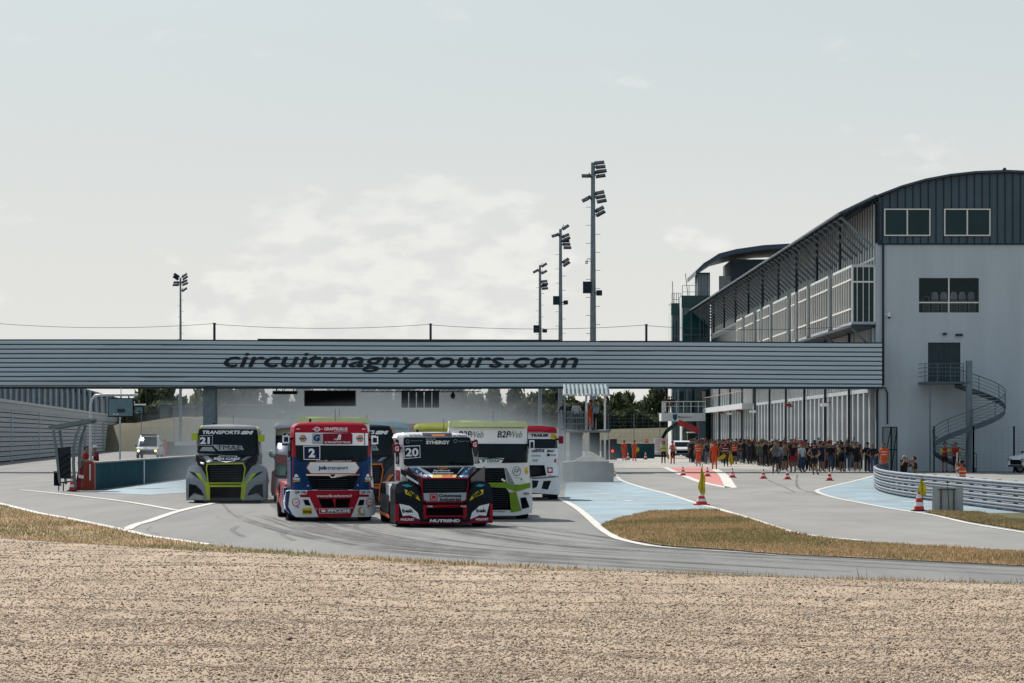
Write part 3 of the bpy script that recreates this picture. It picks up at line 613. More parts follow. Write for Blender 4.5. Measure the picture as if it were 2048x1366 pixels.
fs += [(0, 2*n, 3*n, n), (n-1, 2*n-1, 4*n-1, 3*n-1)]; m.add(vs, fs, ROOFM); m.build('curved_roof', ct)
m = MB()
for i in range(6): m.b2((tx(1450 + i * 4)-ox, 6.9, tz(600)), (tx(1451.5 + i * 4)-ox, 7, tz(550)), WFR)
for i in range(9): m.b2((tx(1400 + i * 3)-ox, 3.9, tz(600)), (tx(1401 + i * 3)-ox, 4, tz(545)), FIN)
m.b2((tx(1500)-ox, 5.9, tz(560)), (tx(1540)-ox, 6, tz(532)), PANE); m.build('tower_glazing', ct)
def glass_tower(a, b, top, bot, label, yo):
    t = empty('glass_stair_tower', (tx((a+b)/2), YT + yo, 0)); tag(t, label, 'tower', 'green glass stair towers'); hw = (b - a) / 2 * kt
    m = MB(); m.b2((-hw, 0, 0), (hw, 6, tz(top)), GRG); m.build('glass_shaft', t); m = MB()
    for i in range(4): x = -hw + 2 * hw * i / 3; m.b2((x - .09, -.12, 0), (x + .09, -.01, tz(top)), CL2)
    z = 1.
    while z < tz(top): m.b2((-hw, -.1, z), (hw, -.01, z + .18), CL2); z += 3.0
    m.b2((-hw - .1, -.2, tz(top) - 1.2), (hw + .1, 6.1, tz(top) + .1), mat('dark_green_fascia', (.02, .06, .06), .4)).b2((-hw - .12, -.15, 0), (-hw, 6.1, tz(top)), FIN); m.build('mullions', t)
    m = MB()
    for i in range(5): x = -hw + 2 * hw * i / 4; m.bar((x, .1, tz(top)), (x, .1, tz(top) + 1.2), .06, .06, GREYP)
    for dz in (.5, 1.2): m.bar((-hw, .1, tz(top) + dz), (hw, .1, tz(top) + dz), .05, .05, GREYP)
    m.build('roof_railing', t); MB().bar((-hw * .5, 2, tz(top)), (-hw * .7, 2, tz(top) + 2.6), .07, .07, DSTEEL).build('aerial', t)
glass_tower(1365, 1418, 593, 900, 'wider green glass stair tower beside the far end of the eave', 0)
glass_tower(1348, 1366, 605, 900, 'narrow green glass stair tower outermost at the far end of the building', 4)
pod = empty('podium_platform', (tx(1367), YT - 6, 0)); tag(pod, 'grey podium platform with circuit sign carrying onlookers above a red telehandler', 'platform'); YP = YT - 6; kp = YP / F; po = tx(1367)
def pp_(px, py): return ((px - CX) * kp - po, CH + (871 - py) * kp)
m = MB(); a = pp_(1323, 842); b = pp_(1411, 826); m.b2((a[0], 0, a[1]), (b[0], 5, b[1]), BWL)
a1 = pp_(1350, 838); b1 = pp_(1383, 831); text(m, 'MagnyCours', a1[0] + .35, a1[1] + .05, b1[0], b1[1] - .05, lambda x, z: 0, NAVY, .02, 0, .01, grid=None)
sx = a1[0]; shape(m, [(sx - .25, a1[1] + .5), (sx + .25, a1[1] + .5), (sx + .22, a1[1] + .05), (sx, a1[1] - .2), (sx - .22, a1[1] + .05)], lambda x, z: 0, mat('blue_shield', (.02, .06, .16), .5), .015, grid=None); m.build('deck', pod)
m = MB(); a = pp_(1324, 825); b = pp_(1411, 803)
for i in range(7): x = a[0] + (b[0] - a[0]) * i / 6; m.bar((x, .15, a[1]), (x, .15, b[1]), .05, .05, FIN)
m.bar((a[0], .15, b[1]), (b[0], .15, b[1]), .07, .07, FIN).bar((a[0], .15, b[1] - .5), (b[0], .15, b[1] - .5), .04, .04, FIN); m.build('railing', pod); MB().b2((a[0], .22, a[1]), (a[0] + .45, .3, b[1] - .1), BWL).build('end_panel', pod)
m = MB(); a = pp_(1398, 885); b = pp_(1412, 842); m.b2((a[0], .5, -.05), (b[0], 4.5, b[1]), CL2); m.build('pier', pod)
for px0, px1 in ((1360, 1374), (1378, 1388), (1394, 1408)): a = pp_(px0, 826); b = pp_(px1, 776); MB().b2((a[0], 3.5, a[1]), (b[0], 4.2, b[1] + 3), CL2).b2((a[0] + .15, 3.4, a[1] + .5), (b[0] - .15, 3.49, b[1] - .3), PANE).build('back_panel', pod)
# ------------------------------------------------------------------ race trucks
def pal(name, c, r=.28): return paint(name, c, r)
RED = pal('red_livery', (.42, .012, .03)); BLUE = pal('blue_livery', (.005, .045, .15)); NAV = sticker('navy_vinyl', (.008, .018, .055)); LIME = pal('lime_livery', (.48, .58, .05))
LIMEP = pal('pale_lime_livery', (.62, .70, .38)); GRN = pal('green_livery', (.20, .34, .03)); BLK = mat('black_livery', (.008, .013, .020), .3, 0, .05, 2.5, spec=.12); GRYL = pal('grey_livery', (.28, .31, .34)); SILV = pal('silver_livery', (.42, .43, .44), .25)
MAROON = pal('maroon_livery', (.24, .008, .03)); ORNG = pal('orange_livery', (.75, .16, .03)); YEL = sticker('yellow_vinyl', (.72, .55, .03)); GOLD = sticker('gold_vinyl', (.6, .38, .08)); TEALV = sticker('teal_vinyl', (.03, .3, .32)); SKYB = sticker('sky_blue_vinyl', (.12, .38, .62))
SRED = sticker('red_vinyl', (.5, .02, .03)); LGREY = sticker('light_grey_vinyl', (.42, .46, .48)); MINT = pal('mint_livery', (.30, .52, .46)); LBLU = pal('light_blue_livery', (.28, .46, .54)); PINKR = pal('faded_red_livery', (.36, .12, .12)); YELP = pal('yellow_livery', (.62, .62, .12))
CHROME = mat('chrome_trim', (.7, .72, .74), .12, 1., .05); OR2 = sticker('orange_vinyl', (.75, .22, .03)); HEADL = mat('headlight_lens', (.45, .47, .48), .08, .3, .1)
def corner(x, hw, r):
    a = abs(x) - (hw - r)
    return 0 if a <= 0 else r - math.sqrt(max(0, r * r - min(a, r) ** 2))
def cab_y(hw, top, y0=.12, rake=.10, r=.24, zw=1.5):
    return lambda x, z: y0 + .06 * (x / hw) ** 2 + corner(x, hw, r) + max(0, z - zw) * rake + max(0, z - (top - .16)) ** 2 * 9
def wheel(t, x, y, wd=.32, r=.5, z=None):
    o = MB(); n = 28; rr = [(.72 * r, -wd/2), (r * .96, -wd/2), (r, -wd/2 + .03), (r, wd/2 - .03), (r * .96, wd/2), (.72 * r, wd/2)]
    vs = [(h, rad * math.cos(2*math.pi*k/n), rad * math.sin(2*math.pi*k/n)) for k in range(n) for rad, h in rr]; L_ = len(rr)
    o.add(vs, [(k*L_+i, k*L_+i+1, ((k+1) % n)*L_+i+1, ((k+1) % n)*L_+i) for k in range(n) for i in range(L_-1)], RUBBER, True)
    for gx in (-.25, 0, .25): o.add([(gx * wd + d, (r + .002) * math.cos(2*math.pi*k/n), (r + .002) * math.sin(2*math.pi*k/n)) for k in range(n) for d in (-.008, .008)], [(2*k, 2*k+1, (2*k+3) % (2*n), (2*k+2) % (2*n)) for k in range(n)], BLACK)
    e = empty('wheel', (x, y, r)); e.parent = t; ty = o.build('tyre', e); m = MB()
    m.tube([(-wd/2 + .05, 0, 0), (wd/2 - .05, 0, 0)], r * .7, RIM, 20); m.tube([(-wd/2 - .01, 0, 0), (wd/2 + .01, 0, 0)], r * .25, RIM, 12)
    m.build('rim', e)
def common(t, c, hw=1.02, top=2.55, wb=3.5, fy=1.1, side=None, deckc=None, rw=1.0):
    side = side or c
    for s in (-1, 1): wheel(t, s * .92, fy, .32, .49)
    for s in (-1, 1): wheel(t, s * .86, fy + wb, .56, .5)
    m = MB(); m.b2((-.42, .6, .45), (.42, fy + wb + .7, .72), DSTEEL).b2((-.85, fy - .06, .42), (.85, fy + .06, .55), DSTEEL).b2((-.85, fy + wb - .07, .4), (.85, fy + wb + .07, .58), DSTEEL).b2((-.7, .9, .2), (.7, 3.0, .45), BLACK); m.build('chassis', t)
    d = deckc or c; m = MB(); y1 = fy + wb + .75; 
    vs = [(-rw - .12, 2.2, .16), (rw + .12, 2.2, .16), (rw + .06, 2.2, .92), (-rw - .06, 2.2, .92), (-rw - .16, y1, .62), (rw + .16, y1, .62), (rw + .10, y1, 1.0), (-rw - .10, y1, 1.0)]
    m.add(vs, [(0,1,2,3), (3,2,6,7), (7,6,5,4), (0,3,7,4), (1,5,6,2)], d); m.build('rear_fairing', t)
def mirror(t, x, z, w_, h_, c, y=.35, letter=None, ax=.98):
    m = MB(); sgn = 1 if x > 0 else -1; m.box((x, y, z), (w_, .14, h_), c); m.box((x, y + .074, z), (w_ * .8, .006, h_ * .8), GLASS)
    m.bar((x - sgn * w_ * .4, y, z), (sgn * ax, y + .25, z + h_ * .2), .05, .06, BLACK)
    if letter: text(m, letter, x - w_ * .3, z - h_ * .3, x + w_ * .3, z + h_ * .3, lambda a, b: y - .07, SWHITE, .006, 0, .04, grid=None)
    elif c is WHITE: m.box((x, y - .073, z), (w_ * .62, .008, h_ * .62), NAV)
    return m.build('mirror', t)
def tf(cx, cz, k): return lambda *pts: [((a - cx) / k, (cz - b) / k) for a, b in pts]
def mir(pts): return [(-a, b) for a, b in pts]
def lathe_light(m, x, z, yf, r=.05): m.tube([(x, yf(x, z) - .03, z), (x, yf(x, z) + .02, z)], r, HEADL, 10)
def roof_bits(t, top, y=.9):
    MB().tube([(.15, y, top - .02), (.15, y, top + .32)], .006, BLACK, 5).tube([(-.5, y, top - .02), (-.5, y, top + .07)], .03, BLACK, 8).build('aerial', t)
def side_windows(t, hw, z0, z1, y0, y1):
    for s in (-1, 1):
        m = MB(); m.prism([(y0, z0), (y1, z0), (y1, z1), (y0 + .25, z1), (y0, z0 + .35)], s * (hw + .003), s * (hw + .009), GLASS, 'x'); m.build('side_window', t)
        m = MB(); m.prism([(y0 + .1, z0 - .9), (y1 + .05, z0 - .9), (y1 + .05, z1 + .04), (y1 + .03, z1 + .04), (y1 + .03, z0 - .88), (y0 + .1, z0 - .88)], s * (hw + .001), s * (hw + .005), BLACK, 'x').box((s * (hw + .02), y1 - .1, z0 - .25), (.03, .16, .04), CHROME); m.build('door', t)
def slats(m, x0_, x1_, z0_, z1_, n, yf, off=.012):
    for i in range(n):
        z = z0_ + (z1_ - z0_) * (i + .5) / n; m.bar((x0_, yf(0, z) - off, z), (x1_, yf(0, z) - off, z), .02, .014, DSTEEL)
def place(t, px, py, yaw): x, y = G(px, py); t.location = (x, y, 0); t.rotation_euler[2] = R(yaw)

# ---- red, white and blue cab-over number 2
def truck_two():
    t = empty('race_truck'); tag(t, 'red white and blue flat fronted race truck number 2 leading on the left', 'race truck', 'racing trucks on the track')
    T = tf(820, 1269, 445.); yc = cab_y(1.03, 2.56)
    m = MB(); shape(m, T((372, 960), (372, 520), (392, 260), (402, 190), (440, 152), (560, 136), (820, 130), (1080, 138), (1190, 152), (1228, 190), (1248, 270), (1268, 520), (1272, 960)), yc, RED, 0, 2.0, .06, RED)
    shape(m, T((370, 962), (370, 530), (1270, 530), (1274, 962)), yc, BLUE, .004)
    m.b2((-1.034, .40, .7), (-1.0, 1.99, 1.66), BLUE).b2((1.0, .40, .7), (1.03, 1.99, 1.66), BLUE)
    text(m, 'GRAFFEUILLE', *T((735, 232))[0], *T((1002, 198))[0], yc, SWHITE, .012, 0, .03); text(m, 'TRANSPORTS SOLUTIONS', *T((848, 250))[0], *T((1002, 240))[0], yc, SWHITE, .012)
    p = T((655, 218))[0]; ring(m, *p, .075, .06, yc, SWHITE, .009); ring(m, *p, .05, .04, yc, RED, .011); m.bar((p[0]-.13, yc(*p)-.02, p[1]), (p[0]+.14, yc(*p)-.02, p[1]), .01, .012, SWHITE)
    for P in (((372, 660), (470, 662), (470, 665), (372, 663)), ((1170, 662), (1270, 660), (1270, 663), (1170, 665)), ((468, 660), (471, 660), (545, 912), (541, 912)), ((1168, 662), (1171, 662), (1125, 912), (1121, 912))): shape(m, T(*P), yc, BLACK, .009)
    for a in (442, 1190): shape(m, T((a-20, 212), (a+18, 212), (a+18, 220), (a-20, 220)), yc, SWHITE, .012)
    shape(m, T((530, 658), (570, 590), (1095, 590), (1140, 658), (1095, 727), (580, 727)), yc, OR2, .006); shape(m, T((540, 658), (578, 597), (1088, 597), (1130, 658), (1088, 720), (588, 720)), yc, SWHITE, .010)
    text(m, 'job', *T((668, 692))[0], *T((765, 635))[0], yc, BLUE, .014, 0, .05); text(m, 'transport', *T((772, 690))[0], *T((1008, 642))[0], yc, NAV, .014, 0, .01)
    for a in (422, 1240):
        text(m, 'Gatto', *T((a-38, 795))[0], *T((a+38, 765))[0], yc, SWHITE, .01, .2, .04); shape(m, T((a-40, 806), (a+38, 796), (a+38, 812), (a-40, 820)), yc, GOLD, .01); shape(m, T((a-20, 735), (a+2, 728), (a+22, 760), (a-24, 764)), yc, SWHITE, .01)
    m.build('cab', t)
    m = MB(); shape(m, T((412, 400), (1242, 404), (1236, 545), (1222, 575), (1180, 590), (470, 590), (426, 570), (416, 540)), yc, GLASS, .009)
    shape(m, T((410, 256), (1240, 264), (1242, 404), (412, 400)), yc, SWHITE, .010); shape(m, T((498, 408), (690, 404), (688, 568), (500, 566)), yc, SWHITE, .013); shape(m, T((507, 417), (681, 413), (679, 559), (509, 557)), yc, NAV, .016)
    text(m, '2', *T((556, 540))[0], *T((632, 437))[0], yc, SWHITE, .02, 0, .05)
    for a in (497, 1148):
        ring(m, *T((a, 324))[0], .095, .092, yc, OR2, .014); shape(m, T((a-47, 306), (a+47, 306), (a+47, 342), (a-47, 342)), yc, SWHITE, .017); text(m, 'NAPA', *T((a-42, 340))[0], *T((a+42, 308))[0], yc, BLUE, .02, 0, .06)
    shape(m, T((600, 275), (612, 265), (722, 267), (722, 390), (608, 386), (596, 370)), yc, LGREY, .014); shape(m, T((722, 267), (1045, 262), (1060, 280), (1060, 380), (1045, 390), (722, 390)), yc, MAROON, .014)
    text(m, 'G', *T((614, 355))[0], *T((690, 278))[0], yc, BLUE, .018, .1, .06); text(m, 'G-TRUCK/TOP TRUCK', *T((742, 380))[0], *T((1040, 356))[0], yc, SWHITE, .018, 0, .02)
    shape(m, T((880, 340), (905, 275), (930, 285), (922, 340), (912, 340), (914, 292), (895, 340)), yc, SWHITE, .018); text(m, 'top-it', *T((845, 348))[0], *T((915, 322))[0], yc, SWHITE, .018)
    text(m, 'www.GRTCtransports.com', *T((642, 592))[0], *T((1042, 570))[0], yc, SWHITE, .014, 0, .01)
    m.bar((-.1, yc(0, 1.56) - .02, 1.56), (.55, yc(0, 1.66) - .025, 1.63), .02, .02, BLACK); shape(m, T((1196, 262), (1206, 262), (1206, 400), (1198, 400)), yc, NAV, .016); m.build('windscreen', t)
    m = MB(); shape(m, T((540, 752), (1125, 752), (1060, 925), (610, 925)), yc, BLACK, .008); shape(m, T((660, 770), (1010, 770), (1010, 915), (660, 915)), yc, MESHB, .012); slats(m, -.35, .42, .82, 1.1, 5, yc, .02)
    for a in (630, 1035): shape(m, T((a-30, 908), (a+28, 908), (a+24, 919), (a-26, 919)), yc, SWHITE, .014)
    m.build('grille', t)
    m = MB(); shape(m, T((525, 731), (1137, 731), (1137, 746), (868, 749), (850, 772), (810, 772), (793, 749), (530, 746)), yc, CHROME, .035, yc(0, 1.2)); shape(m, T((800, 734), (862, 734), (845, 760), (815, 760)), yc, NAV, .04); m.build('grille_bar', t)
    yb = lambda x, z: -.02 + .10 * (x / 1.17) ** 2 + corner(x, 1.19, .28) + max(0, .4 - z) * -.05
    m = MB(); shape(m, T((362, 912), (1292, 912), (1318, 1050), (1330, 1160), (1310, 1195), (1245, 1218), (410, 1218), (345, 1180), (300, 1130), (288, 1050), (318, 925)), yb, WHITE, 0, .95, .06)
    shape(m, T((288, 1050), (300, 930), (345, 912), (318, 1000), (325, 1100), (372, 1190), (412, 1217), (350, 1190), (300, 1130)), yb, BLUE, .004)
    shape(m, T((448, 955), (545, 960), (545, 914), (1148, 914), (1150, 955), (1245, 960), (1240, 990), (1130, 990), (1035, 1218), (665, 1218), (565, 992), (462, 992)), yb, RED, .004)
    text(m, 'www.solfa-carburants.fr', *T((645, 992))[0], *T((1050, 960))[0], yb, SWHITE, .009, 0, .02)
    shape(m, T((388, 918), (540, 914), (530, 958), (392, 966)), yb, SWHITE, .008); shape(m, T((1140, 914), (1262, 918), (1262, 966), (1135, 958)), yb, SWHITE, .008)
    text(m, 'Q8 Oils', *T((395, 955))[0], *T((530, 920))[0], yb, NAV, .012, .15, .03); text(m, 'Q8 Oi', *T((1146, 955))[0], *T((1255, 920))[0], yb, NAV, .012, .15, .03)
    shape(m, T((672, 1122), (1028, 1116), (1028, 1172), (676, 1178)), yb, SWHITE, .008); shape(m, T((768, 1124), (1022, 1121), (1022, 1167), (768, 1171)), yb, mat('dark_teal_vinyl', (.01, .10, .13), .4), .011); shape(m, T((677, 1127), (762, 1125), (762, 1171), (680, 1172)), yb, SRED, .011)
    text(m, 'FPCOM', *T((776, 1165))[0], *T((1016, 1128))[0], yb, SWHITE, .014, 0, .05); shape(m, T((695, 1135), (735, 1135), (748, 1150), (735, 1165), (700, 1158)), yb, SWHITE, .014)
    shape(m, T((482, 1116), (592, 1112), (592, 1186), (484, 1186)), yb, YEL, .008); text(m, 'TEXTAR', *T((488, 1172))[0], *T((588, 1142))[0], yb, BLACK, .012, 0, .05)
    for a, s in ((410, 1), (1255, -1)):
        ring(m, *T((a, 1050))[0], .10, .10, yb, SRED, .008); ring(m, *T((a, 1050))[0], .08, .08, yb, SWHITE, .011); text(m, 'solfa', *T((a-26, 1060))[0], *T((a+26, 1040))[0], yb, SRED, .014); shape(m, T((a+8*s, 1085), (a+40*s, 1110), (a+20*s, 1112), (a, 1090)), yb, SRED, .012)
    ring(m, *T((1154, 1148))[0], .09, .10, yb, GOLD, .008); ring(m, *T((1165, 1146))[0], .05, .075, yb, SWHITE, .011); text(m, 'UNIGOM', *T((1106, 1200))[0], *T((1200, 1184))[0], yb, GOLD, .01, 0, .04)
    m.build('bumper', t)
    m = MB(); shape(m, T((665, 1008), (826, 1010), (848, 1108), (705, 1110)), yb, MESHB, .008); m.build('air_intake', t); m = MB(); shape(m, T((862, 1010), (1030, 1008), (1010, 1108), (858, 1108)), yb, MESHB, .008); m.build('air_intake', t)
    for pts in (T((492, 1022), (548, 1020), (580, 1088), (515, 1080)), T((1134, 1022), (1190, 1022), (1180, 1082), (1112, 1088))): m = MB(); shape(m, pts, yb, BLACK, .008); m.build('brake_duct', t)
    for a, b in ((642, 1128), (1046, 1115), (548, 862), (1120, 858)): m = MB(); lathe_light(m, *T((a, b))[0], yb if b > 900 else yc, .022); m.build('marker_light', t)
    mirror(t, -1.16, 2.10, .17, .20, WHITE, .3); mirror(t, 1.12, 2.08, .17, .20, WHITE, .3)
    side_windows(t, 1.03, 1.55, 2.3, .55, 1.6); common(t, BLUE, deckc=RED); roof_bits(t, 2.56)
    m = MB(); m.b2((-1.17, .95, .2), (-1.02, 2.2, .85), BLUE).b2((1.02, .95, .2), (1.17, 2.2, .85), BLUE); m.build('side_skirt', t)
    return t
place(truck_two(), 664, 1043, 7.5)

# ---- bonneted trucks
def bonnet_base(t, T, hood, roofc, wind, hoodpts, frame, outer, inner, fenders, c_cab, c_hood, c_fender, c_frame, setback=1.25, hw=1.0, top=2.5, zh=1.16, zw=1.45, cx=0.):
    yc0 = cab_y(hw, top, setback, .12, .16 if cx else .2, zw); yc = lambda x, z: yc0(x - cx, z)
    m = MB(); shape(m, hood, yc, c_cab, 0, setback + 1.75, .06); m.b2((-hw + .02 + cx, setback + .1, .4), (hw - .02 + cx, setback + 1.7, 1.2), c_cab); cab_m = m
    yh = lambda x, z: .10 + .06 * x * x + (max(0, min(1.15, (z - zh) / (zw - zh))) * (setback + .05)) + max(0, abs(x) - .6) * .5
    m = MB(); shape(m, hoodpts, yh, c_hood, 0, None, .06)
    m.add([(-.62, .16, .5), (.62, .16, .5), (.62, .14, zh), (-.62, .14, zh), (-.95, setback + .1, .5), (.95, setback + .1, .5), (.95, setback + .1, zw), (-.95, setback + .1, zw)], [(0,3,7,4), (1,5,6,2)], c_hood); hood_m = m
    yg = lambda x, z: .02 + .05 * x * x - (z - .8) * .03
    return yc, yh, yg, cab_m, hood_m
def fender(t, pts, c, yb=1.75, extra=(), sgn=1):
    yf = lambda x, z: .02 + .16 * max(0, abs(x) - .55) ** 2 * 3 + max(0, z - .75) * .9
    m = MB(); shape(m, pts, yf, c, 0, yb, .06)
    for pp, mm, off in extra: shape(m, pp, yf, mm, off)
    return m, yf
def truck_twenty():
    t = empty('race_truck'); tag(t, 'dark bonneted race truck number 20 with maroon grille frame leading in the middle', 'race truck', 'racing trucks on the track')
    k = 495.6; T = tf(845, 1275, k)
    yc, yh, yg, mc, mh = bonnet_base(t, T, T((300, 820), (296, 540), (300, 250), (262, 215), (285, 170), (340, 152), (500, 146), (720, 143), (950, 150), (1100, 168), (1150, 205), (1200, 520), (1212, 600), (1212, 820)), None, None,
        T((308, 575), (360, 552), (1180, 545), (1212, 575), (1120, 692), (572, 690)), None, None, None, None, WHITE, BLK, BLK, MAROON, 1.25, .925, 2.29, 1.18, 1.46, -.18)
    shape(mc, T((566, 150), (925, 150), (925, 197), (568, 195)), yc, NAV, .005); text(mc, 'ALTRON', *T((405, 195))[0], *T((552, 170))[0], yc, NAV, .009, 0, .02); text(mc, 'ALTRON', *T((935, 198))[0], *T((1105, 176))[0], yc, NAV, .009, 0, .02); shape(mc, T((678, 172), (835, 172), (835, 192), (680, 192)), yc, OR2, .009)
    mc.b2((-1.125, 1.5, .9), (-1.09, 2.6, 1.35), MAROON).b2((.72, 1.5, .9), (.75, 2.6, 1.35), MAROON); cabo = mc.build('cab', t); cabo.location.x = .15
    m = MB(); shape(m, T((335, 225), (352, 206), (1125, 204), (1145, 222), (1192, 520), (1180, 548), (360, 552), (335, 530)), yc, GLASS, .010)
    text(m, 'BUILD', *T((605, 238))[0], *T((722, 212))[0], yc, LGREY, .016, 0, 0); text(m, 'SYNERGY', *T((606, 290))[0], *T((892, 246))[0], yc, SWHITE, .016, 0, .04); text(m, 'Rennsport Team', *T((425, 256))[0], *T((562, 240))[0], yc, LGREY, .016); text(m, 'Rennsport Team', *T((998, 264))[0], *T((1130, 246))[0], yc, LGREY, .016)
    for a, b in ((385, 255), (962, 252)): ring(m, *T((a, b))[0], .045, .045, yc, LGREY, .014); ring(m, *T((a, b))[0], .036, .036, yc, NAV, .016)
    shape(m, T((333, 312), (532, 302), (537, 452), (340, 467)), yc, SWHITE, .014); shape(m, T((342, 321), (524, 312), (528, 444), (349, 457)), yc, NAV, .018); text(m, '20', *T((357, 438))[0], *T((512, 336))[0], yc, SWHITE, .022, 0, .03)
    m.bar((.05, yc(0, 1.5) - .03, 1.52), (.62, yc(0, 1.6) - .03, 1.52), .02, .02, BLACK).bar((.1, yc(0, 1.5) - .03, 1.56), (.5, yc(0, 1.6) - .03, 1.47), .02, .02, BLACK); m.build('windscreen', t).location.x = .15
    mh.v = mh.v
    shape(mh, T((455, 555), (490, 553), (700, 650), (690, 688), (672, 676)), yh, SWHITE, .008); shape(mh, T((1055, 553), (1088, 553), (985, 650), (968, 670)), yh, SWHITE, .008)
    shape(mh, T((365, 572), (452, 556), (668, 678), (590, 686)), yh, sticker('steel_blue_vinyl', (.05, .12, .25)), .006); shape(mh, T((1092, 556), (1180, 556), (1110, 682), (1000, 682)), yh, sticker('steel_blue_vinyl', (.05, .12, .25)), .006)
    for i, ch in enumerate('LERAH'): a, b = 398 + i * 52, 578 + i * 20; text(mh, ch, *T((a-18, b+14))[0], *T((a+18, b-14))[0], yh, [SWHITE, SKYB, SWHITE, SWHITE, SWHITE][i], .012, 0, .04, rot=-.4)
    for i, ch in enumerate('LERAH'): a, b = 1040 + i * 28, 664 - i * 26; text(mh, ch, *T((a-16, b+12))[0], *T((a+16, b-12))[0], yh, [SWHITE, SKYB, SWHITE, SWHITE, SWHITE][i], .012, 0, .04, rot=.9)
    text(mh, 'CSM', *T((738, 590))[0], *T((865, 562))[0], yh, OR2, .012, 0, .08); text(mh, 'Rydlund', *T((700, 618))[0], *T((895, 596))[0], yh, SWHITE, .012, 0, .05); text(mh, 'Motovics', *T((690, 640))[0], *T((942, 620))[0], yh, SWHITE, .012, 0, .06)
    shape(mh, T((692, 650), (985, 648), (970, 686), (692, 686)), yh, GOLD, .010); text(mh, 'ZEGLER', *T((800, 682))[0], *T((940, 656))[0], yh, SRED, .014, .1, .06)
    shape(mh, T((308, 575), (330, 575), (572, 682), (572, 690)), yh, MAROON, .012); shape(mh, T((1205, 590), (1212, 575), (1120, 692), (1112, 690)), yh, MAROON, .012)
    mh.v = [(a + b * .12, b, c) for a, b, c in mh.v]; mh.build('bonnet', t)
    for s in (-1, 1):
        P = T((560, 765), (560, 700), (470, 650), (305, 590), (300, 640), (430, 720)); P = P if s < 0 else T((1118, 765), (1120, 700), (1165, 650), (1212, 590), (1214, 660), (1170, 740))
        m = MB(); shape(m, P, lambda x, z: .18 + max(0, abs(x) - .52) * (1.1 if x < 0 else 3.), BLK, 0, 1.3, .1); s < 0 and shape(m, [(p[0], p[1]) for p in ([(s * .58, .98), (s * .58, 1.04), (s * .95, 1.25), (s * .95, 1.19)])], lambda x, z: .18 + max(0, abs(x) - .58) * 1.1, SWHITE, .006); m.v = [(a + b * .12, b, c) for a, b, c in m.v]; m.build('bonnet_side', t)
    m = MB(); fr = T((560, 690), (1115, 690), (1132, 740), (1105, 955), (1065, 988), (620, 988), (575, 955), (558, 740)); shape(m, fr, yg, MAROON, .03, .3)
    shape(m, T((585, 706), (1108, 706), (1112, 740), (1090, 945), (1055, 966), (625, 966), (592, 945), (582, 745)), yg, MESHB, .036); slats(m, -.5, .5, .85, 1.13, 7, yg, .045)
    shape(m, T((586, 868), (1100, 862), (1090, 948), (1055, 962), (625, 966), (594, 948)), yg, LGREY, .044); shape(m, T((660, 878), (755, 876), (752, 955), (662, 958)), yg, SRED, .050); shape(m, T((674, 890), (742, 888), (740, 944), (676, 946)), yg, LGREY, .054); shape(m, T((684, 898), (732, 897), (730, 935), (686, 936)), yg, SRED, .058)
    text(m, 'Columnase', *T((770, 915))[0], *T((1038, 880))[0], yg, BLACK, .052, 0, .03); text(m, 'Industrial', *T((784, 960))[0], *T((1030, 925))[0], yg, BLACK, .052, 0, .03); m.build('grille', t)
    for s in (-1, 1):
        def S(*p): return T(*p) if s < 0 else mir(T(*p))
        e = [(S((375, 825), (452, 850), (522, 900), (553, 962), (470, 915), (382, 880)), YEL, .008), (S((305, 995), (430, 1022), (520, 1100), (545, 1178), (345, 1138)), SWHITE, .008), (S((300, 1178), (345, 1140), (430, 1132), (545, 1182), (545, 1226), (290, 1226)), MAROON, .010), (S((262, 1000), (300, 1000), (300, 1200), (262, 1205)), RED, .010), (S((340, 775), (420, 762), (470, 790), (400, 800)), TEALV, .008)]
        m, yf = fender(t, S((262, 1228), (262, 830), (285, 765), (330, 735), (400, 728), (478, 752), (545, 830), (585, 960), (610, 1010), (612, 1228)), BLK, 1.75, e)
        tt = T((390, 905), (520, 862)) if s < 0 else [(.66, T((0, 905))[0][1]), (.92, T((0, 862))[0][1])]; text(m, 'SYNER', *tt[0], *tt[1], yf, BLACK, .014, 0, .05, rot=-.55 if s < 0 else .55); tt = T((340, 1100), (470, 1055)) if s < 0 else [(.76, T((0, 1100))[0][1]), (1.02, T((0, 1055))[0][1])]; text(m, 'bek', *tt[0], *tt[1], yf, BLACK, .014, 0, .03)
        tt = T((320, 1196), (480, 1168)) if s < 0 else [(.74, T((0, 1196))[0][1]), (1.06, T((0, 1168))[0][1])]; text(m, 'WOLLFORT', *tt[0], *tt[1], yf, SWHITE, .016, .2, .04); m.build('front_wing', t)
    m = MB(); shape(m, T((585, 1000), (1110, 1000), (1110, 1180), (1090, 1215), (600, 1215), (585, 1180)), yg, BLK, 0, .4); shape(m, T((588, 1012), (1108, 1010), (1108, 1038), (620, 1040), (618, 1180), (590, 1180)), yg, RED, .02, .1); shape(m, T((1062, 1040), (1108, 1036), (1108, 1180), (1065, 1180)), yg, RED, .02, .1); shape(m, T((618, 1134), (1066, 1134), (1066, 1152), (618, 1152)), yg, RED, .03)
    text(m, 'TOR', *T((634, 1036))[0], *T((700, 1018))[0], yg, SWHITE, .03, 0, .04); text(m, 'TOR', *T((1030, 1036))[0], *T((1100, 1018))[0], yg, SWHITE, .03, 0, .04)
    shape(m, T((300, 1212), (1365, 1212), (1340, 1226), (610, 1232), (290, 1228)), yg, MAROON, .05, .4); text(m, 'NUTREND', *T((660, 1214))[0], *T((1022, 1178))[0], yg, SWHITE, .06, .1, .06); m.build('bumper', t)
    m = MB(); shape(m, T((622, 1046), (1060, 1044), (1060, 1130), (622, 1130)), yg, MESHB, .036); m.build('air_intake', t)
    mirror(t, -1.05, 1.88, .17, .20, MAROON, 1.35, 'G', .93); mirror(t, .86, 1.98, .15, .19, MAROON, 1.35, 'G', .80)
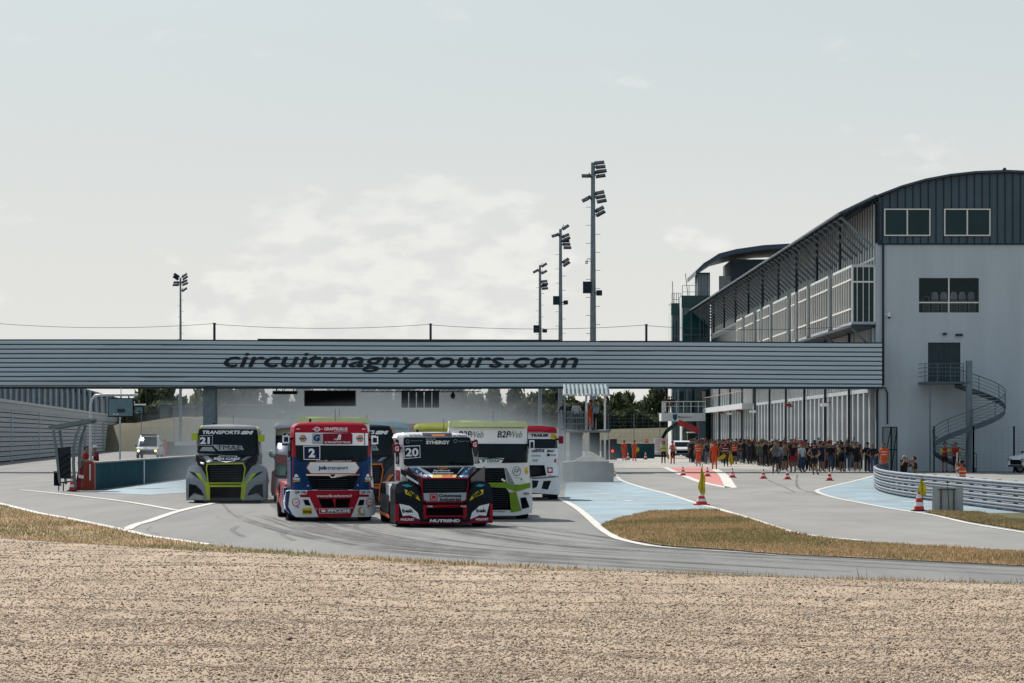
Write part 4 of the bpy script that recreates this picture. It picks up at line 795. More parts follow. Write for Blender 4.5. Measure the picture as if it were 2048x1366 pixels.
    side_windows(t, .975, 1.5, 2.1, 1.6, 2.5); common(t, BLK, fy=.95, wb=4.0, deckc=WHITE, rw=.95); roof_bits(t, 2.28, 1.8)
    m = MB(); m.add([(-1.14, 2.5, .15), (-1.18, 5.2, .22), (-1.18, 5.2, .3), (-1.14, 2.5, .24)], [(0, 1, 2, 3)], ORNG).add([(-1.13, 2.9, .24), (-1.175, 5.0, .35), (-1.14, 5.0, .75), (-1.1, 2.9, .7)], [(0, 1, 2, 3)], BLK); m.build('side_skirt', t)
    return t
place(truck_twenty(), 890, 1054.6, 7.0)

def truck_twentyone(label, num, accent, body, wingc, roofc, screen, panel, hoodtxt):
    t = empty('race_truck'); tag(t, label, 'race truck', 'racing trucks on the track'); T = tf(655, 1265, 441.)
    yc, yh, yg, mc, mh = bonnet_base(t, T, T((200, 820), (195, 560), (205, 400), (222, 220), (240, 175), (270, 148), (450, 136), (650, 133), (860, 140), (1040, 158), (1078, 190), (1095, 260), (1118, 560), (1120, 820)), None, None,
        T((205, 560), (225, 546), (1100, 560), (1112, 590), (925, 692), (385, 690)), None, None, None, None, roofc, body, wingc, accent, 1.25, 1.04, 2.57, 1.30, 1.60)
    for P in (T((222, 250), (224, 210), (242, 172), (272, 146), (278, 160), (250, 200), (236, 250)), T((1040, 160), (1062, 166), (1084, 200), (1092, 258), (1074, 245), (1062, 200))): shape(mc, P, yc, accent, .008)
    shape(mc, T((196, 700), (195, 560), (206, 560), (212, 700)), yc, accent, .006); shape(mc, T((225, 195), (1082, 205), (1084, 222), (222, 212)), yc, BLK, .006); mc.b2((-1.045, 1.6, .7), (-.99, 2.95, 1.6), body).b2((.99, 1.6, .7), (1.055, 2.95, 1.6), body); mc.build('cab', t)
    m = MB(); shape(m, T((228, 206), (1080, 214), (1110, 560), (1105, 600), (215, 552), (203, 545)), yc, GLASS, .010)
    if screen: text(m, screen[:-2], *T((285, 275))[0], *T((835, 222))[0], yc, SWHITE, .016, .25, .04); text(m, screen[-2:], *T((838, 278))[0], *T((1028, 226))[0], yc, SWHITE, .016, .25, .09)
    if num: shape(m, T((230, 294), (438, 288), (432, 445), (228, 440)), yc, LGREY, .014); shape(m, T((240, 303), (428, 298), (423, 436), (238, 431)), yc, NAV, .018); text(m, num, *T((250, 420))[0], *T((392, 318))[0], yc, SWHITE, .022, 0, .05)
    shape(m, T((425, 428), (855, 438), (888, 505), (520, 520)), yc, LGREY, .014); text(m, panel, *T((495, 502))[0], *T((850, 440))[0], yc, BLACK, .018, 0, .0); shape(m, T((245, 520), (285, 462), (425, 462), (475, 525)), yc, LGREY, .014)
    m.bar((-.3, yc(0, 1.66) - .03, 1.66), (.4, yc(0, 1.66) - .03, 1.66), .02, .02, BLACK); m.build('windscreen', t)
    shape(mh, T((300, 600), (365, 592), (470, 650), (395, 685)), yh, LGREY, .008); shape(mh, T((930, 602), (1010, 600), (905, 660), (860, 655)), yh, GRYL, .008); shape(mh, T((212, 570), (262, 562), (290, 592), (240, 600)), yh, BLUE, .008); shape(mh, T((280, 676), (345, 688), (340, 715), (300, 705)), yh, SWHITE, .008)
    if hoodtxt:
        text(mh, hoodtxt, *T((468, 645))[0], *T((845, 612))[0], yh, SWHITE, .012, 0, .05); shape(mh, T((520, 645), (800, 645), (770, 665), (660, 680), (550, 662)), yh, SWHITE, .010); shape(mh, T((550, 648), (770, 648), (745, 660), (660, 670), (575, 660)), yh, NAV, .013)
        shape(mh, T((522, 606), (530, 588), (795, 590), (800, 606), (780, 606), (775, 597), (550, 597), (545, 606)), yh, SWHITE, .012)
    mh.build('bonnet', t)
    for s in (-1, 1):
        P = T((382, 900), (382, 694), (212, 575), (205, 640), (240, 720), (330, 800)); P = P if s < 0 else mir(P); m = MB(); shape(m, P, lambda x, z: .18 + max(0, abs(x) - .58) * 1.1, body, 0, 1.3, .1); m.build('bonnet_side', t)
        def S(*p): return T(*p) if s < 0 else mir(T(*p))
        e = [(S((195, 835), (290, 846), (345, 945), (395, 975), (432, 1000), (432, 1215), (385, 1222), (380, 1080), (330, 960), (230, 880)), accent, .008), (S((118, 808), (160, 845), (225, 885), (300, 930), (205, 830)), BLACK, .009), (S((125, 990), (230, 1010), (310, 1085), (345, 1162), (200, 1120), (118, 1200)), BLACK, .010), (S((118, 1200), (180, 1150), (280, 1150), (340, 1185), (330, 1215), (125, 1218)), HEADL, .012)]
        m, yf = fender(t, S((85, 1228), (78, 1100), (80, 860), (98, 770), (130, 735), (220, 708), (290, 745), (355, 850), (400, 960), (430, 1020), (432, 1228)), wingc, 1.75, e); m.build('front_wing', t)
    m = MB(); fr = T((385, 700), (915, 690), (942, 770), (910, 988), (400, 988), (372, 775)); shape(m, fr, yg, accent, .03, .3); shape(m, T((402, 714), (905, 706), (926, 772), (895, 968), (415, 968), (390, 778)), yg, MESHB, .036); slats(m, -.5, .5, .72, 1.22, 9, yg, .045); m.build('grille', t)
    m = MB(); shape(m, T((380, 1004), (940, 1004), (905, 1190), (865, 1190), (890, 1035), (428, 1035), (432, 1200), (400, 1225), (385, 1225)), yg, accent, .02, .3); shape(m, T((420, 1030), (900, 1030), (880, 1188), (428, 1188)), yg, BLK, .0, .4); shape(m, T((440, 1180), (860, 1180), (900, 1225), (420, 1225)), yg, wingc, -.15, .4); m.build('bumper', t)
    m = MB(); shape(m, T((434, 1038), (886, 1038), (864, 1184), (436, 1184)), yg, MESHB, .025); m.build('air_intake', t)
    mirror(t, -1.10, 2.16, .21, .23, accent, 1.4); mirror(t, 1.10, 2.11, .21, .23, accent, 1.4)
    side_windows(t, 1.04, 1.65, 2.35, 1.6, 2.6); common(t, body, fy=.95, wb=4.0, deckc=body); roof_bits(t, 2.55, 1.8)
    return t
place(truck_twentyone('black and grey bonneted race truck number 21 with lime frame on the far left', '21', LIME, BLK, GRYL, SILV, 'TRANSPORTSSM', 'TMAE', 'BEN CARS'), 451, 1006, 2)
place(truck_twentyone('dark bonneted race truck with orange grille frame half hidden behind number 2', '', ORNG, BLK, mat('dark_wing', (.05, .055, .06), .3), BLK, 'TRANSPORTSSM', 'CAPRODEM', ''), 726, 1010, 4)

# ---- white and green cab-over
def truck_green(label, full=True):
    t = empty('race_truck'); tag(t, label, 'race truck', 'racing trucks on the track'); T = tf(583, 1258, 461.); yc = cab_y(1.05, 2.52); M2 = lambda *p: mir(T(*p))
    m = MB(); shape(m, T((72, 840), (92, 560), (108, 200), (118, 130), (150, 118), (1020, 118), (1052, 130), (1062, 200), (1078, 560), (1094, 840)), yc, WHITE, 0, 2.0, .06)
    for S in (T, M2):
        shape(m, S((1056, 150), (1062, 200), (1078, 560), (1066, 560), (1055, 345)), yc, NAV, .006)
        shape(m, S((775, 638), (798, 640), (905, 850), (812, 812)), yc, GRYL, .006)
    ring(m, *T((920, 675))[0], .115, .12, yc, NAV, .010, 26); ring(m, *T((920, 675))[0], .102, .107, yc, WHITE, .013, 26); text(m, 'FP', *T((885, 705))[0], *T((955, 648))[0], yc, NAV, .016, .3, 0); text(m, 'TRANSPORT', *T((880, 760))[0], *T((960, 752))[0], yc, NAV, .012); shape(m, T((970, 760), (982, 758), (985, 782), (974, 784)), yc, NAV, .012)
    ring(m, *T((1055, 670))[0], .07, .10, yc, YEL, .010); text(m, 'JLine', *T((1032, 690))[0], *T((1075, 672))[0], yc, BLACK, .014)
    m.build('cab', t); yv = lambda x, z: .02 + .08 * x * x + corner(x, 1.06, .2)
    m = MB(); shape(m, T((105, 140), (104, 90), (118, 66), (205, 62), (240, 80), (583, 70), (930, 78), (955, 72), (1030, 72), (1052, 100), (1060, 142)), yv, LIMEP, 0, 1.2, .06); m.build('sun_visor', t)
    m = MB(); shape(m, T((108, 345), (1055, 345), (1066, 560), (1055, 572), (583, 580), (115, 572), (100, 560)), yc, GLASS, .009); shape(m, T((115, 145), (1050, 152), (1052, 345), (110, 332)), yc, SWHITE, .011)
    if full:
        for a in (215, 686): text(m, 'B2P', *T((a, 268))[0], *T((a + 165, 190))[0], yc, NAV, .016, .2, .02); text(m, 'Web', *T((a + 150, 270))[0], *T((a + 305, 190))[0], yc, mat('grey_green_vinyl', (.2, .24, .18), .4), .018, .35, 0)
        shape(m, T((445, 512), (770, 518), (730, 582), (482, 582)), yc, SWHITE, .014); text(m, 'DEKRA', *T((565, 570))[0], *T((712, 532))[0], yc, mat('dekra_teal', (.02, .16, .16), .4), .018, 0, .03); shape(m, T((503, 525), (548, 550), (503, 576), (512, 560), (530, 550), (510, 538)), yc, mat('dekra_teal', (.02, .16, .16), .4), .018)
    m.bar((-.15, yc(0, 1.62) - .03, 1.64), (.75, yc(0, 1.55) - .03, 1.52), .02, .02, BLACK); m.bar((-.75, yc(0, 1.62) - .03, 1.56), (.1, yc(0, 1.55) - .03, 1.60), .02, .02, BLACK); m.build('windscreen', t)
    m = MB(); shape(m, T((396, 636), (770, 636), (800, 818), (366, 818)), yc, BLACK, .008); shape(m, T((410, 645), (756, 645), (782, 808), (384, 808)), yc, MESHB, .012); slats(m, -.4, .4, 1.0, 1.32, 7, yc, .02); m.build('grille', t)
    m = MB(); m.tube([(.36, yc(0,1) - .02, 1.04), (.36, yc(0,1) - .05, 1.04)], .035, CHROME, 10).tube([(.41, yc(0,1) - .02, 1.01), (.41, yc(0,1) - .05, 1.01)], .03, CHROME, 10); m.build('latch', t)
    yb = lambda x, z: -.04 + .10 * (x / 1.17) ** 2 + corner(x, 1.17, .25)
    m = MB(); shape(m, T((62, 880), (1100, 850), (1112, 1000), (1118, 1110), (1105, 1185), (915, 1212), (250, 1212), (60, 1185), (48, 1110), (54, 1000)), yb, WHITE, 0, .95, .06)
    for S in (T, M2):
        shape(m, S((583, 812), (790, 812), (905, 852), (1085, 812), (1092, 870), (905, 922), (800, 880), (583, 862)), yb, GRN, .012, .2); shape(m, S((828, 930), (912, 925), (975, 1152), (848, 1172), (858, 1140)), yb, GRN, .010)
        shape(m, S((960, 998), (1030, 988), (1075, 1110), (982, 1132)), yb, BLACK, .008); shape(m, S((968, 1006), (1024, 998), (1040, 1050), (978, 1060)), yb, MESHB, .012); text(m, 'DEKRA', *( S((1000, 958))[0]), *(S((1070, 932))[0]), yb, NAV, .012, 0, .02) if S is T else None
    text(m, 'Racing France', *T((590, 1172))[0], *T((775, 1152))[0], yb, NAV, .012, .2, .02); m.build('bumper', t)
    m = MB(); shape(m, T((583, 866), (790, 878), (830, 940), (858, 1142), (308, 1142), (336, 940), (376, 878)), yb, BLACK, .008); shape(m, T((583, 876), (780, 890), (816, 945), (840, 1132), (326, 1132), (350, 945), (386, 890)), yb, MESHB, .012)
    slats(m, -.5, .5, .3, .8, 9, yb, .02); p = T((604, 995))[0]; shape(m, [(p[0], p[1] + .08), (p[0] + .05, p[1]), (p[0], p[1] - .08), (p[0] - .05, p[1])], yb, CHROME, .03); shape(m, [(p[0], p[1] + .05), (p[0] + .028, p[1]), (p[0], p[1] - .05), (p[0] - .028, p[1])], yb, BLACK, .034); m.build('air_intake', t)
    mirror(t, 1.14, 1.95, .13, .26, WHITE, .3); mirror(t, -1.14, 1.95, .13, .26, WHITE, .3); side_windows(t, 1.04, 1.55, 2.25, .55, 1.6); common(t, WHITE, deckc=WHITE); roof_bits(t, 2.5)
    return t
place(truck_green('white and green flat fronted race truck with wide white screen banner, third in front'), 978, 1039, 3)
o = truck_green('flat fronted race truck whose pale lime visor shows above the red roof of number 2', False); place(o, 668, 1021, 3); o.scale = (1.02, 1, 1.06)

def truck_plain(label, cabc, visc, bandc, bumpc, band='', glow=False, low=None, deco=None):
    t = empty('race_truck'); tag(t, label, 'race truck', 'racing trucks on the track'); yc = cab_y(1.03, 2.5); T = tf(1027, 1005, 348.); M2 = lambda *p: mir(T(*p))
    m = MB(); shape(m, T((660, 720), (672, 400), (678, 210), (700, 150), (1350, 150), (1392, 210), (1402, 400), (1412, 720)), yc, cabc, 0, 2.0, .06)
    if low: shape(m, T((664, 720), (668, 560), (1404, 560), (1410, 720)), yc, low, .004)
    if deco: deco(m, T, yc)
    m.build('cab', t); yv = lambda x, z: .0 + .08 * x * x + corner(x, 1.05, .2) + max(0, z - 2.35) * 1.2
    m = MB(); shape(m, T((664, 212), (668, 160), (700, 136), (860, 124), (1200, 124), (1350, 138), (1388, 160), (1394, 212), (1200, 196), (860, 196)), yv, visc, 0, 1.3, .06); m.build('sun_visor', t)
    m = MB(); shape(m, T((684, 215), (1390, 215), (1398, 392), (676, 392)), yc, GLASS, .009); shape(m, T((684, 213), (1390, 213), (1390, 280), (684, 280)), yc, bandc, .012)
    if band: text(m, band, *T((1080, 255))[0], *T((1290, 222))[0], yc, NAV, .016, .1, .06)
    m.build('windscreen', t); m = MB(); shape(m, T((814, 592), (1240, 592), (1262, 715), (1090, 732), (964, 732), (792, 715)), yc, MESHB, .010); slats(m, -.5, .5, .86, 1.12, 6, yc, .018); m.build('grille', t)
    yb = lambda x, z: -.04 + .10 * (x / 1.17) ** 2 + corner(x, 1.17, .25)
    m = MB(); shape(m, T((640, 740), (1090, 748), (1395, 725), (1412, 800), (1430, 870), (1420, 944), (1100, 920), (954, 920), (634, 944), (624, 870)), yb, bumpc, 0, .95, .06)
    for S in (T, M2): shape(m, S((1092, 770), (1172, 775), (1150, 850), (1098, 870)), yb, BLACK, .006); shape(m, S((1230, 780), (1320, 775), (1280, 880), (1205, 870)), yb, BLACK, .006); shape(m, S((1092, 750), (1385, 728), (1385, 734), (1092, 757)), yb, BLACK, .01)
    m.build('bumper', t)
    m = MB(); lathe_light(m, *T((1308, 720))[0], yb, .04); m.build('marker_light', t)
    return t, yc, T
def rw_deco(m, T, yc):
    text(m, 'TRANSPORTS SM', *T((1085, 440))[0], *T((1240, 400))[0], yc, NAV, .008, .2, .04); text(m, 'RENAULT', *T((1270, 440))[0], *T((1365, 408))[0], yc, BLACK, .008, .2, .04); text(m, 'GENERALI', *T((1085, 490))[0], *T((1200, 468))[0], yc, NAV, .008); text(m, 'AXIS', *T((1310, 485))[0], *T((1380, 458))[0], yc, NAV, .008)
    shape(m, T((1270, 455), (1306, 455), (1306, 485), (1270, 485)), yc, NAV, .008); shape(m, T((1275, 618), (1340, 618), (1340, 685), (1275, 685)), yc, SRED, .008); ring(m, *T((1307, 650))[0], .06, .06, yc, SWHITE, .012); shape(m, T((1360, 520), (1400, 510), (1404, 600), (1390, 590), (1380, 560), (1356, 560)), yc, SRED, .008); text(m, 'ALES OBJET', *T((1095, 560))[0], *T((1160, 520))[0], yc, NAV, .008)
t, yc, T = truck_plain('white race truck with red roof visor and round red mirror, rightmost of the pack', WHITE, RED, SWHITE, WHITE, 'TRAILER', deco=rw_deco)
m = MB(); ring(m, *T((1350, 255))[0], .115, .09, yc, YEL, .02); text(m, 'JLine', *T((1325, 262))[0], *T((1376, 245))[0], yc, BLACK, .024); m.build('round_sticker', t)
m = MB(); m.box((1.18, .3, 2.05), (.16, .14, .26), MAROON).bar((1.12, .3, 2.05), (1, .5, 2.1), .05, .05, BLACK); m.build('mirror', t); mirror(t, -1.14, 1.9, .13, .26, WHITE, .3); common(t, WHITE); side_windows(t, 1.03, 1.75, 2.3, .55, 1.6); place(t, 1053, 1000, 0)
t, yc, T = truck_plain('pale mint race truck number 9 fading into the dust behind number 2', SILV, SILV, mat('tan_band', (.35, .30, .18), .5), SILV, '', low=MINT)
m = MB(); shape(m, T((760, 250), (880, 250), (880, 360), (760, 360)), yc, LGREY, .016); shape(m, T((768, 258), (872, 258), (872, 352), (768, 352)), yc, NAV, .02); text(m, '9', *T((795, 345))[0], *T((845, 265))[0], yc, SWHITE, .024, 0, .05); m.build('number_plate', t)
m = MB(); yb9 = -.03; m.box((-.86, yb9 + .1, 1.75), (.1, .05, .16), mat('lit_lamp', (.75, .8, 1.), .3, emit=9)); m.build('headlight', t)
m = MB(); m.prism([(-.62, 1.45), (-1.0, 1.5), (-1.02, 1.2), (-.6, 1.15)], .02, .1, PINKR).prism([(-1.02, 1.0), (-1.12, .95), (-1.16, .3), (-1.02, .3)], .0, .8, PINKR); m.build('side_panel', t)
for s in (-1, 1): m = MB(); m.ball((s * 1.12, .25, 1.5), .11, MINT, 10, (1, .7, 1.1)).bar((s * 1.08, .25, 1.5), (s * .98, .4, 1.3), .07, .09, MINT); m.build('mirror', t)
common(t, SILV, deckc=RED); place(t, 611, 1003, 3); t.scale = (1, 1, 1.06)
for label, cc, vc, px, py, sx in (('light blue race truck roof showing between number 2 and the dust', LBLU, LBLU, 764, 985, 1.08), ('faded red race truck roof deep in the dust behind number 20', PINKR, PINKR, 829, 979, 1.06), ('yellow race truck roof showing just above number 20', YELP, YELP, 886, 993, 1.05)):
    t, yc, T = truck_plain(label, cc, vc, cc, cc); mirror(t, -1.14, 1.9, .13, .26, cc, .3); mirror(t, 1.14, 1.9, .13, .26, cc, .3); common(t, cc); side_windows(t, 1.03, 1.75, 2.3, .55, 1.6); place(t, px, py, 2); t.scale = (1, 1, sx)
# ------------------------------------------------------------------ floodlight masts
LAMPB = mat('lamp_body', (.03, .045, .06), .9, .0, .1, spec=.05); LENS = mat('lamp_glass', (.06, .065, .06), .2, .2, .1)
def lamp(t, x, z, side, tilt=.35, n=3, s=1.):
    e = MB()
    for i in range(n):
        cx_ = x + side * (.55 + .10 * i) * s; cz = z - i * .36 * s + n * .18 * s
        e.box((cx_, 0, cz), (.85 * s, .55 * s, .10 * s), LAMPB, 0, .5, -side * tilt); e.box((cx_, -.05, cz - .07 * s), (.72 * s, .42 * s, .02 * s), LENS, 0, .5, -side * tilt)
    e.tube([(x, 0, z - .2), (x + side * .35 * s, -.1, z + .45 * s), (x + side * .5 * s, -.1, z)], .035, LAMPB, 5).build('floodlight', t)
def mast(px, Y, pybase, top, lamps, boxes, label, wd=.26, cctv=False):
    b = W(px, 871, Y); H = CH + (871 - top) * Y / F; t = empty('floodlight_mast', (b.x, Y, 0)); tag(t, label, 'floodlight mast', 'floodlight masts')
    m = MB(); m.tube([(0, 0, -.1), (0, 0, H * .5), (0, 0, H)], [wd * 1.15, wd * .9, wd * .6], GREYP, 10)
    k = 0; z = 3.
    while z < H - 2: m.bar((wd * .5 * (1 if k % 2 else -1), 0, z), (wd * 2.2 * (1 if k % 2 else -1), 0, z), .03, .03, DSTEEL); z += .62; k += 1
    m.build('pole', t)
    for py, sd_, n, tl in lamps: lamp(t, 0, CH + (871 - py) * Y / F, sd_, tl, n, .8)
    for dx, py, w_, h_ in boxes: MB().box((dx, -.1, CH + (871 - py) * Y / F), (w_, .35, h_), LAMPB).bar((0, 0, CH + (871 - py) * Y / F), (dx, -.05, CH + (871 - py) * Y / F), .08, .08, DSTEEL).build('loudspeaker', t)
    if cctv: z = CH + (871 - 520) * Y / F; MB().tube([(0, 0, z), (-.35, 0, z + .1), (-.45, 0, z - .1)], .03, DSTEEL, 6).tube([(-.45, 0, z - .05), (-.45, 0, z - .28)], .10, WHITE, 8).build('camera', t)
    return t
mast(1186, 206, 935, 325, [(338, 1, 3, .1), (352, 1, 2, .15), (356, -1, 1, .0), (398, 1, 3, .2), (402, -1, 1, -.5), (427, 1, 2, .5)], [(-.42, 575, .55, .8), (.42, 586, .4, .36)], 'tallest floodlight mast nearest the pit building with climbing pegs', .225, True)
mast(1121, 260, 922, 458, [(458, 1, 1, .6), (474, -1, 1, -.3), (478, 1, 2, .4), (492, 1, 3, .0), (528, 1, 2, .6)], [(-.4, 601, .5, .75), (.45, 605, .4, .35)], 'middle floodlight mast of the three right of centre', .205)
mast(1080, 318, 912, 530, [(533, 1, 1, .6), (545, -1, 1, -.5), (547, 1, 1, .5), (568, 1, 2, .1), (577, 1, 2, .1)], [(-.4, 658, .6, .8), (.5, 662, .5, .35)], 'shortest looking floodlight mast of the three right of centre', .20)
mast(361, 334, 910, 556, [(556, -1, 2, .6), (556, 1, 2, .6), (568, 1, 2, .4), (570, -1, 2, .0), (582, 1, 1, .6)], [], 'lone slender floodlight mast on the left behind the footbridge', .16)
# ------------------------------------------------------------------ spiral staircase
p0 = W(1938, 943, 180.6); st = empty('spiral_staircase', (p0.x, 180.6, 0)); tag(st, 'grey spiral staircase curling down from the balcony door of the end wall', 'staircase')
SG = mat('stair_paint', (.10, .14, .165), .5, .2, .1); SL = mat('stair_tread_plate', (.30, .34, .36), .5, .3, .1)
zt0 = 5.44; MB().tube([(0, 0, -.05), (0, 0, 6.7)], .20, GREYP, 16).build('central_column', st)
nst = 30; a0 = R(105); da = R(-13.2); rad = 2.15
for i in range(nst):
    a = a0 + da * i; z = zt0 - .1 - (i + 1) * zt0 / (nst + 1); c, s_ = math.cos(a), math.sin(a); c2, s2 = math.cos(a + da * 1.15), math.sin(a + da * 1.15)
    m = MB(); m.add([(c*.2, s_*.2, z), (c*rad, s_*rad, z), (c2*rad, s2*rad, z), (c2*.2, s2*.2, z), (c*.2, s_*.2, z+.05), (c*rad, s_*rad, z+.05), (c2*rad, s2*rad, z+.05), (c2*.2, s2*.2, z+.05)], [(0,3,2,1), (4,5,6,7), (0,1,5,4), (1,2,6,5), (2,3,7,6), (3,0,4,7)], SL); m.build('tread', st)
def hel(r, dz, n=90): return [(math.cos(a0 + da * nst * i / n) * r, math.sin(a0 + da * nst * i / n) * r, max(.03, zt0 - .1 - (i / n) * zt0 * nst / (nst + 1)) + dz) for i in range(n + 1)]
m = MB(); h = hel(rad + .02, 0); m.add([(p[0], p[1], p[2] + d) for p in h for d in (-.22, .12)], [(2*i, 2*i+2, 2*i+3, 2*i+1) for i in range(len(h) - 1)], SG); m.build('stringer', st)
for dz in (1.0, .78, .56, .34): MB().tube(hel(rad + .02, dz), .028 if dz == 1. else .014, SG, 6, False).build('handrail' if dz == 1. else 'guard_rail', st)
m = MB()
for i in range(0, nst + 1, 3): a = a0 + da * i; z = max(.03, zt0 - .1 - i * zt0 / (nst + 1)); m.bar((math.cos(a)*(rad+.02), math.sin(a)*(rad+.02), z), (math.cos(a)*(rad+.02), math.sin(a)*(rad+.02), z + 1.0), .04, .04, SG)
m.build('balusters', st)
k_ = 180.6 / F; lx0, lx1 = (1849 - 1938) * k_, (1926 - 1938) * k_
MB().b2((lx0, -.2, zt0 - .12), (lx1 + .4, 2.85, zt0), SG).build('landing', st)
m = MB()
for z in (1.1, .85, .6, .35): m.bar((lx0, -.18, zt0 + z), (lx1, -.18, zt0 + z), .035, .035, SG).bar((lx0 + .02, -.18, zt0 + z), (lx0 + .02, 2.8, zt0 + z), .035, .035, SG)
for i in range(4): x = lx0 + (lx1 - lx0) * i / 3; m.bar((x, -.18, zt0), (x, -.18, zt0 + 1.1), .045, .045, SG)
for i in range(12): x = lx0 + (lx1 - lx0) * (i + .5) / 12; m.bar((x, -.18, zt0), (x, -.18, zt0 + 1.1), .015, .015, SG)
m.build('landing_railing', st); MB().tube([((1860 - 1938) * k_, 0, -.05), ((1860 - 1938) * k_, 0, zt0 - .1)], .06, GREYP).build('landing_post', st)
# ------------------------------------------------------------------ crash barrier, board, fences
ARM = mat('galvanised_rail', (.16, .195, .24), .5, .0, .15, 2.); ARMD = mat('barrier_post', (.10, .13, .16), .6, .3, .1)
bl = smooth_line([G(1772, 962), G(1758, 967), G(1750.5, 973), G(1756, 980), G(1770, 986), G(1800, 993), G(1832, 998), G(1895, 1006), G(1960, 1015), G(2048, 1026), G(2200, 1043)], 8)
br = empty('crash_barrier', (0, 0, 0)); tag(br, 'curved four rail steel crash barrier at the pit exit', 'crash barrier')
prf = [(0, .0), (-.04, .012), (-.08, .04), (-.08, .075), (-.03, .09), (-.03, .105), (-.08, .12), (-.08, .155), (-.04, .183), (0, .195)]
for r_ in range(4):
    m = MB(); vs = []; z0 = .045 + r_ * .215
    for i, p in enumerate(bl):
        a = Vector(bl[max(i-1, 0)]); b = Vector(bl[min(i+1, len(bl)-1)]); d = (b - a).normalized(); nn = Vector((d.y, -d.x)) * 1.
        for o_, z in prf: vs.append((p[0] - nn.x * o_ * -1 * -1, p[1] - nn.y * o_ * -1 * -1, z0 + z))
    n_ = len(prf); m.add(vs, [(i*n_+j, (i+1)*n_+j, (i+1)*n_+j+1, i*n_+j+1) for i in range(len(bl)-1) for j in range(n_-1)], ARM, True); m.build('rail', br)
acc = 0
for i in range(1, len(bl)):
    acc += (Vector(bl[i]) - Vector(bl[i-1])).length
    if acc > 1.9: acc = 0; p = bl[i]; dq = (Vector(bl[i]) - Vector(bl[i-1])).normalized(); MB().box((p[0] - dq.y * .14, p[1] + dq.x * .14, .43), (.12, .12, .92), ARMD).build('post', br)
x, y = G(1894, 1024); wb = empty('white_board', (x, y - .0, 0)); tag(wb, 'plain off-white board with a brown easel frame standing against the crash barrier', 'board')
k_ = y / F; m = MB(); m.box((.02, .0, .36), (62 * k_, .04, .70), mat('off_white_panel', (.42, .42, .39), .7, 0, .08, 1.5)); m.build('panel', wb)
BRN = mat('brown_wood', (.12, .075, .05), .8); 
for sx in (-.18, .19): MB().box((sx, -.06, .33), (.035, .04, .66), BRN).build('leg', wb)
MB().box((0, -.06, .65), (.50, .04, .03), BRN).bar((0, -.08, .9), (.05, -.05, .05), .015, .015, BLACK).build('crossbar', wb)
FGR = mat('dark_green_fence', (.012, .035, .03), .5, .1, .1)
def fence(pts, h, label, sp=2.6, name='mesh_fence', c=FGR, gap=.11, tk=.008):
    t = empty(name, (pts[0][0], pts[0][1], 0)); tag(t, label, 'fence'); o_ = Vector((pts[0][0], pts[0][1], 0)); m = MB()
    for a, b in zip(pts, pts[1:]):
        a = Vector((*a, 0)) - o_; b = Vector((*b, 0)) - o_; ln = (b - a).length; n_ = max(1, round(ln / sp))
        for i in range(n_ + 1): p = a + (b - a) * i / n_; MB().box((p.x, p.y, h / 2), (.09, .09, h), c).build('post', t)
        k = 0
        while k * gap < h: z = k * gap + .05; m.bar((a.x, a.y, z), (b.x, b.y, z), tk, tk, c); k += 1
        k = int(ln / (gap * 1.5))
        for i in range(k): p = a + (b - a) * i / k; m.bar((p.x, p.y, .03), (p.x, p.y, h), tk, tk, c)
    m.build('mesh_panel', t); return t
xg, yg = G(1772, 944.5); fence([G(1868, 945.5), G(1947, 945.5), G(2028, 945.5), G(2110, 945.5)], 2.75, 'thin wire mesh fence with dark posts in front of the grey end wall', name='mesh_fence', gap=.2, tk=.004)
gt = empty('mesh_gate', (xg, yg, 0)); tag(gt, 'dark green mesh gate folded open beside the garage corner', 'gate')
for dx, w_, ang in ((-.2, .50, .0), (.32, .34, .1)):
    m = MB()
    for a, b in (((dx, 0, .05), (dx, 0, 2.7)), ((dx + w_, 0, .05), (dx + w_, 0, 2.7)), ((dx, 0, .05), (dx + w_, 0, .05)), ((dx, 0, 2.7), (dx + w_, 0, 2.7)), ((dx, 0, .05), (dx + w_, 0, 2.7)), ((dx, 0, 1.35), (dx + w_, 0, 1.35))): m.bar(a, b, .06, .06, FGR)
    for i in range(9): m.bar((dx + w_ * i / 9, 0, 0), (dx + w_ * i / 9, 0, 2.7), .022, .01, FGR)
    for i in range(26): m.bar((dx, 0, .1 * i + .1), (dx + w_, 0, .1 * i + .1), .02, .01, FGR)
    m.build('gate_leaf', gt)
# ------------------------------------------------------------------ cones and flags
CR = mat('cone_red', (.62, .03, .02), .5, 0, .1); CW = mat('cone_white', (.75, .74, .72), .5, 0, .05); FY = mat('flag_yellow', (.62, .50, .02), .7, 0, .15)
def cone(px, py, h, label, group='traffic cones across the pit exit', r=.19):
    x, y = G(px, py); t = empty('traffic_cone', (x, y, 0)); tag(t, label, 'traffic cone', group); m = MB(); m.box((0, 0, .02), (r * 2.1, r * 2.1, .04), BLACK if h > .55 else CR); m.build('base', t); m = MB()
    for i in range(5): a, b = i / 5, (i + 1) / 5; m.tube([(0, 0, .04 + (h - .04) * a), (0, 0, .04 + (h - .04) * b)], [r * .8 * (1 - a * .85), r * .8 * (1 - b * .85)], CW if i in (1, 3) else CR, 14, i == 4)
    m.build('body', t); return t
for i, (px, py) in enumerate(((1227, 953), (1366, 951.5), (1415, 953), (1465, 955.5), (1527, 957.5), (1575, 959), (1659, 961.5))):
    cone(px, py, .50, ['red and white cone at the foot of the concrete wall end', 'red and white cone at the left tip of the red island', 'red and white cone standing on the red island', 'red and white cone just right of the red island', 'red and white cone second to the right of the red island', 'red and white cone in front of the spectator in red shorts', 'red and white cone furthest right, alone before the spectators'][i])
